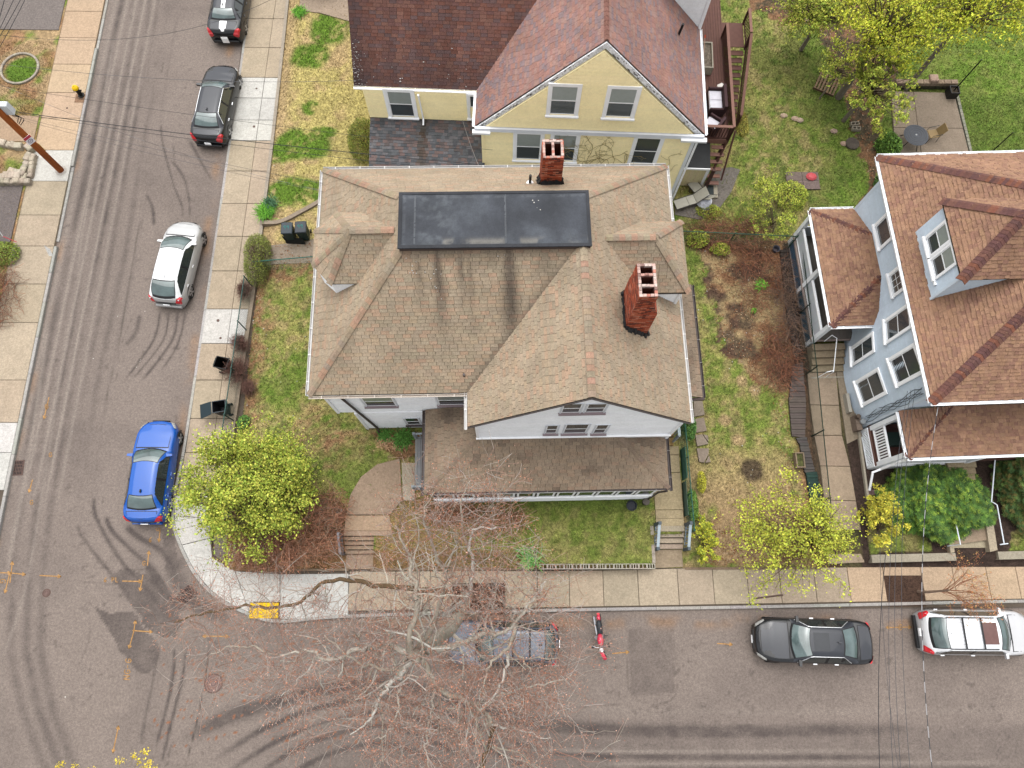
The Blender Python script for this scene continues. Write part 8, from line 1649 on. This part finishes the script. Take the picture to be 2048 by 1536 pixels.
# paved base with red lump in the back lawn
c = at(1605, 362, .4); T = thing('paved_base', 'square mossy slab base in the back lawn with a red object on it', 'slab', (c.x, c.y, .37)); 
for i in range(2):
    for j in range(2): m = MB(); m.box(-.85 + i * .86, -.01 + i * .86, -.5 + j * .51, -.0 + j * .51, 0, .08, jit(C(140, 124, 116), .1)); m.build('slab', stonem, T)
m = MB(); m.lathe([(.2, .08), (.24, .14), (.16, .22), (.05, .25)], 9, (.45, .2, 0), C(214, 90, 96, .5), sx=1.2); tag(m.build('red_toy', plas), 'red lump resting on the mossy slab base in the back lawn', 'toy').location = T.location
m = MB(); m.lathe([(.36, 0), (.36, .1), (.3, .12)], 18, tuple(at(1704, 288, .4)[:2]) + (.38,), C(110, 100, 90)); tag(m.build('well_lid', stonem), 'round dark lid on the mulch below the two hollow blocks', 'lid')
for k, (px, py) in enumerate(((1568, 231), (1590, 237), (1600, 240), (1668, 262), (1688, 287), (1615, 38))): m = MB(); c = at(px, py, .4); m.lathe([(.12, 0), (.16, .04), (.1, .09)], 8, (c.x, c.y, .36), jit(C(206, 180, 156), .08), sx=1.3); tag(m.build('field_stone', stonem), ('pale stone in the back lawn nearest the deck stairs', 'pale stone touching its twin in the back lawn, left one of the two', 'pale stone touching its twin in the back lawn, right one of the two', 'pale stone in the back lawn between the pallet and the round dark lid', 'pale stone lying right beside the round dark lid', 'white stone lying in the mulch at the top edge')[k], 'stone', 'stones lying in the back lawn' if k < 5 else None)
# deck furniture (positions in the yellow house frame, turned with it)
a_ = R(-2.2); yl = lambda x, y: (x * math.cos(a_) - y * math.sin(a_), x * math.sin(a_) + y * math.cos(a_))
WKR = C(84, 58, 62); CUS = C(218, 216, 226, .6); wick = mat('wicker', None, noise=.15, scale=30, rough=.8, bump=.3)
def sofa(label, x, y, w, rot, name='wicker_sofa'):
    q = yl(x, y); T = thing(name, label, 'sofa' if w > .9 else 'armchair', (*q, 2.4), R(rot)); 
    m = MB(); m.box(-w / 2, w / 2, -.38, .38, .05, .32, WKR); m.build('base', wick, T); m = MB(); m.box(-w / 2, w / 2, .28, .42, .32, .82, WKR); m.build('backrest', wick, T)
    for s in (-1, 1): m = MB(); m.box(min(s * w / 2, s * (w / 2 - .11)), max(s * w / 2, s * (w / 2 - .11)), -.38, .28, .32, .6, WKR, bev=.02); m.build('armrest', wick, T)
    k = 2 if w > .9 else 1; ww = (w - .24) / k
    for i in range(k): m = MB(); m.box(-w / 2 + .12 + i * ww, -w / 2 + .12 + (i + 1) * ww - .01, -.37, .27, .32, .45, CUS, bev=.03); m.build('cushion', plas, T)
    return T
sofa('brown wicker two-seat sofa with pale cushions against the deck railing', 9.75, 23.95, 1.35, -92); sofa('brown wicker armchair with one pale cushion at the deck corner', 9.5, 22.55, .8, -128, 'wicker_armchair')
q = yl(9.0, 23.4); T = thing('deck_table', 'small blue-grey slatted table half under the eave beside the wicker sofa', 'table', (*q, 2.4), R(-2))
for i in range(6): m = MB(); m.box(-.25, .25, -.5 + i * .17, -.5 + i * .17 + .155, .42, .45, C(110, 124, 138)); m.build('slat', ax, T)
for x, y in ((-.2, -.45), (.2, -.45), (-.2, .45), (.2, .45)): m = MB(); m.box(x - .02, x + .02, y - .02, y + .02, 0, .42, C(60, 66, 72)); m.build('leg', ax, T)
q = yl(9.25, 26.6); T = thing('raised_planter', 'shallow rectangular wooden planter with soil and a stick, standing on the deck', 'planter', (*q, 2.4), R(-3))
for a in ((-.42, .42, -.8, -.74), (-.42, .42, .74, .8), (-.42, -.36, -.74, .74), (.36, .42, -.74, .74)): m = MB(); m.box(*a, .05, .55, C(196, 188, 172)); m.build('board', woodm, T)
m = MB(); m.box(-.36, .36, -.74, .74, .1, .44, C(140, 128, 114)); m.build('soil', grassm, T); m = MB(); m.tube([(-.1, -.6, .5), (.02, 1.0, .62)], .018, 5, C(220, 180, 160)); m.build('stick', woodm, T); m = MB(); m.tube([(.02, .95, .62), (.03, 1.12, .64)], .03, 5, C(226, 90, 50)); m.build('stick_tip', woodm, T)
q = yl(10.05, 24.75); T = thing('gift_box', 'white box with folded roof-like top by the sofa arm on the deck', 'box', (*q, 2.4)); m = MB(); m.box(-.18, .18, -.2, .2, 0, .35, C(236, 232, 228, .7)); m.idx([(-.18, -.2, .35), (.18, -.2, .35), (.18, .2, .35), (-.18, .2, .35), (0, -.2, .5), (0, .2, .5)], [(0, 4, 5, 3), (1, 2, 5, 4), (0, 1, 4), (2, 3, 5)], C(240, 236, 232, .7)); m.build('carton', plas, T)
# loungers piled at the corner
def lounger(label, px, py, rot, bent=.6, z=.38):
    c = at(px, py, z + .3); T = thing('sun_lounger', label, 'lounger', (c.x, c.y, z), R(rot)); sc = C(206, 202, 186); fr = C(96, 92, 88)
    for y0_, y1_, z0_, z1_, nm in ((-.75, -.1, .3, .36, 'foot_panel'), (-.08, .3, .36, .36, 'seat'), (.32, .85, .37, .37 + bent * .8, 'backrest')): m = MB(); m.idx([(-.25, y0_, z0_), (.25, y0_, z0_), (.25, y1_, z1_), (-.25, y1_, z1_), (-.25, y0_, z0_ - .015), (.25, y0_, z0_ - .015), (.25, y1_, z1_ - .015), (-.25, y1_, z1_ - .015)], [(0, 1, 2, 3), (7, 6, 5, 4), (0, 4, 5, 1), (1, 5, 6, 2), (2, 6, 7, 3), (3, 7, 4, 0)], sc); m.build(nm, plas, T)
    for x in (-.28, .28): m = MB(); m.tube([(x, -.78, .3), (x, .3, .37), (x, .87, .38 + bent * .8)], .018, 5, fr); m.tube([(x, -.5, .3), (x, -.4, 0)], .016, 5, fr); m.tube([(x, .2, .36), (x, .3, 0)], .016, 5, fr); m.build('frame', ax, T)
    return T
lounger('faded fabric lounger with a raised back at the foot of the yellow corner', 1378, 402, -72, .65); lounger('second faded lounger folded upright against the yellow lean-to', 1400, 386, -150, .9)
c = at(1408, 402, .5); m = MB(); rs2 = np.random.RandomState(4); n1_, n2_ = 12, 16; V = [(.5 * math.sin(PI * (i + .5) / n1_ / 2 + .0) * math.cos(2 * PI * j / n2_) * (1 + .2 * rs2.rand()) * .7, .5 * math.sin(PI * (i + .5) / n1_ / 2) * math.sin(2 * PI * j / n2_) * (1 + .25 * rs2.rand()) * .9, .55 * math.cos(PI * (i + .5) / n1_ / 2) * (1 + .15 * rs2.rand())) for i in range(n1_) for j in range(n2_)]
m.idx(V, [(i * n2_ + j, (i + 1) * n2_ + j, (i + 1) * n2_ + (j + 1) % n2_, i * n2_ + (j + 1) % n2_) for i in range(n1_ - 1) for j in range(n2_)], C(222, 224, 236, .65)); o = tag(m.build('plastic_bag', plas, smooth=False), 'crumpled white plastic sheet heaped between the two loungers', 'plastic sheet'); o.location = (c.x, c.y, .38)
# small things by the left gardens
c = at(40, 137, .2); RG = thing('stone_ring', 'ring of small pale stones round a green patch in the left lawn', 'stone ring', (c.x, c.y, .18))
for i in range(34): a = 2 * PI * i / 34; m = MB(); m.box(-.1, .1, -.06, .06, 0, .09, jit(C(196, 186, 170), .12), bev=.02); o = m.build('stone', stonem, RG); o.location = (.98 * math.cos(a), .98 * math.sin(a), 0); o.rotation_euler = (0, 0, a + PI / 2)
SW_ = thing('stone_wall', 'low crumbling wall of pale stones by the driveway behind the utility pole', 'wall', (*at(60, 350, .2)[:2], .15)); O4 = SW_.location
for (x0, y0), (x1, y1), n, w in (((0, 285), (42, 293), 4, .35), ((52, 290), (63, 300), 2, .3), ((58, 305), (42, 350), 6, .32), ((66, 308), (58, 352), 6, .25), ((50, 352), (0, 352), 5, .4), ((58, 362), (0, 364), 6, .3), ((20, 341), (42, 347), 2, .3)):
    for i in range(n): p = at(x0 + (x1 - x0) * (i + .5) / n, y0 + (y1 - y0) * (i + .5) / n, .35); s_ = math.hypot(x1 - x0, y1 - y0) / n / 28; m = MB(); l = max(.18, s_); m.box(-l / 2, l / 2, -w / 2, w / 2, 0, random.uniform(.2, .38), jit(C(206, 192, 172), .14), bev=.04); o = m.build('stone', stonem, SW_); o.location = (p.x - O4.x, p.y - O4.y, 0); o.rotation_euler = (0, 0, math.atan2(-(y1 - y0), x1 - x0) + random.uniform(-.2, .2))
m = MB()
for a in ((3, 470, 1), (12, 478, .9)): pass
c = at(8, 473, .6); T = thing('bicycle_frame', 'white and red tubing poking in at the left edge by the driveway', 'bicycle', (c.x, c.y, .2)); m = MB(); m.tube([(-.6, .2, .8), (0, .15, .9), (.1, -.1, .6)], .025, 6, C(230, 230, 230)); m.build('tube', plas, T); m = MB(); m.tube([(.1, -.1, .6), (.6, -.25, .3)], .022, 6, C(216, 80, 90)); m.build('tube', plas, T)
# bottom bins cut by the top edge
for k, (px, c_) in enumerate(((617, (36, 36, 40)), (642, (50, 38, 40)), (667, (44, 60, 150)))): b = at(px, -22, .4); bin_('wheelie_bin', ('black bin, leftmost of three on the path at the top edge', 'dark brown bin, middle of three on the path at the top edge', 'blue bin, rightmost of three on the path at the top edge')[k], px, -18, .4, 0, C(*c_), C(*c_))
c = at(1262, 1012, .8); T = thing('garden_pot', 'dark glazed pot against the sun porch wall at its right end', 'pot', (c.x, c.y, .76)); m = MB(); m.lathe([(.12, 0), (.2, .12), (.24, .22), (.2, .24), (.18, .16)], 14, col=C(54, 58, 70)); m.build('bowl', plas, T)
for px, py, n_, w_, h_, col, lb in ((1596, 622, 'black_bucket', .16, .3, C(30, 34, 44), 'small black bucket between the wire fence and the blue house porch'), (1553, 497, 'grey_pail', .17, .25, C(96, 96, 108), 'grey pail under the sapling at the top of the wire fence')):
    c = at(px, py, .6); T = thing(n_, lb, 'bucket', (c.x, c.y, .36)); m = MB(); m.lathe([(w_ * .75, 0), (w_, h_), (w_ + .02, h_), (w_ - .02, h_ - .02), (w_ * .7, .05)], 14, col=col); m.build('pail', plas, T)
for px, py, r_ in ((1744, 985, 0),): c = at(px, py, .45); m = MB(); m.box(-.18, .18, -.12, .12, 0, .08, C(128, 104, 104), bev=.02); o = tag(m.build('splash_block', stonem), 'small purple-brown splash block under the white downspout', 'splash block'); o.location = (c.x, c.y, .4)
c = at(1448, 320, .4)
# litter: a few white scraps on lawns and road
m = MB(); random.seed(77)
for k in range(130):
    px, py = random.choice(((random.uniform(480, 640), random.uniform(500, 950)), (random.uniform(1400, 1560), random.uniform(480, 1000)), (random.uniform(1380, 1560), random.uniform(480, 750)), (random.uniform(100, 700), random.uniform(100, 1500)))); c = at(px, py, .3); z = tzf(c.x, c.y)
    if inpoly(np.array([c.x]), np.array([c.y]), [(-7.6, 4), (7.3, 4), (7.3, 17.4), (-7.6, 17.4)])[0]: continue
    if c.x < -14.5 or c.y < -1: z = 0
    if z < -.01: continue
    r = random.uniform(.012, .035); a = random.uniform(0, 6); m.face([(c.x + r * math.cos(a + j * PI / 2) * (1 if j % 2 else .6), c.y + r * math.sin(a + j * PI / 2), z + .05 if z > .02 else .012) for j in range(4)], jit(C(230, 226, 218), .1))
m.build('paper_litter', whitem, kind='stuff')
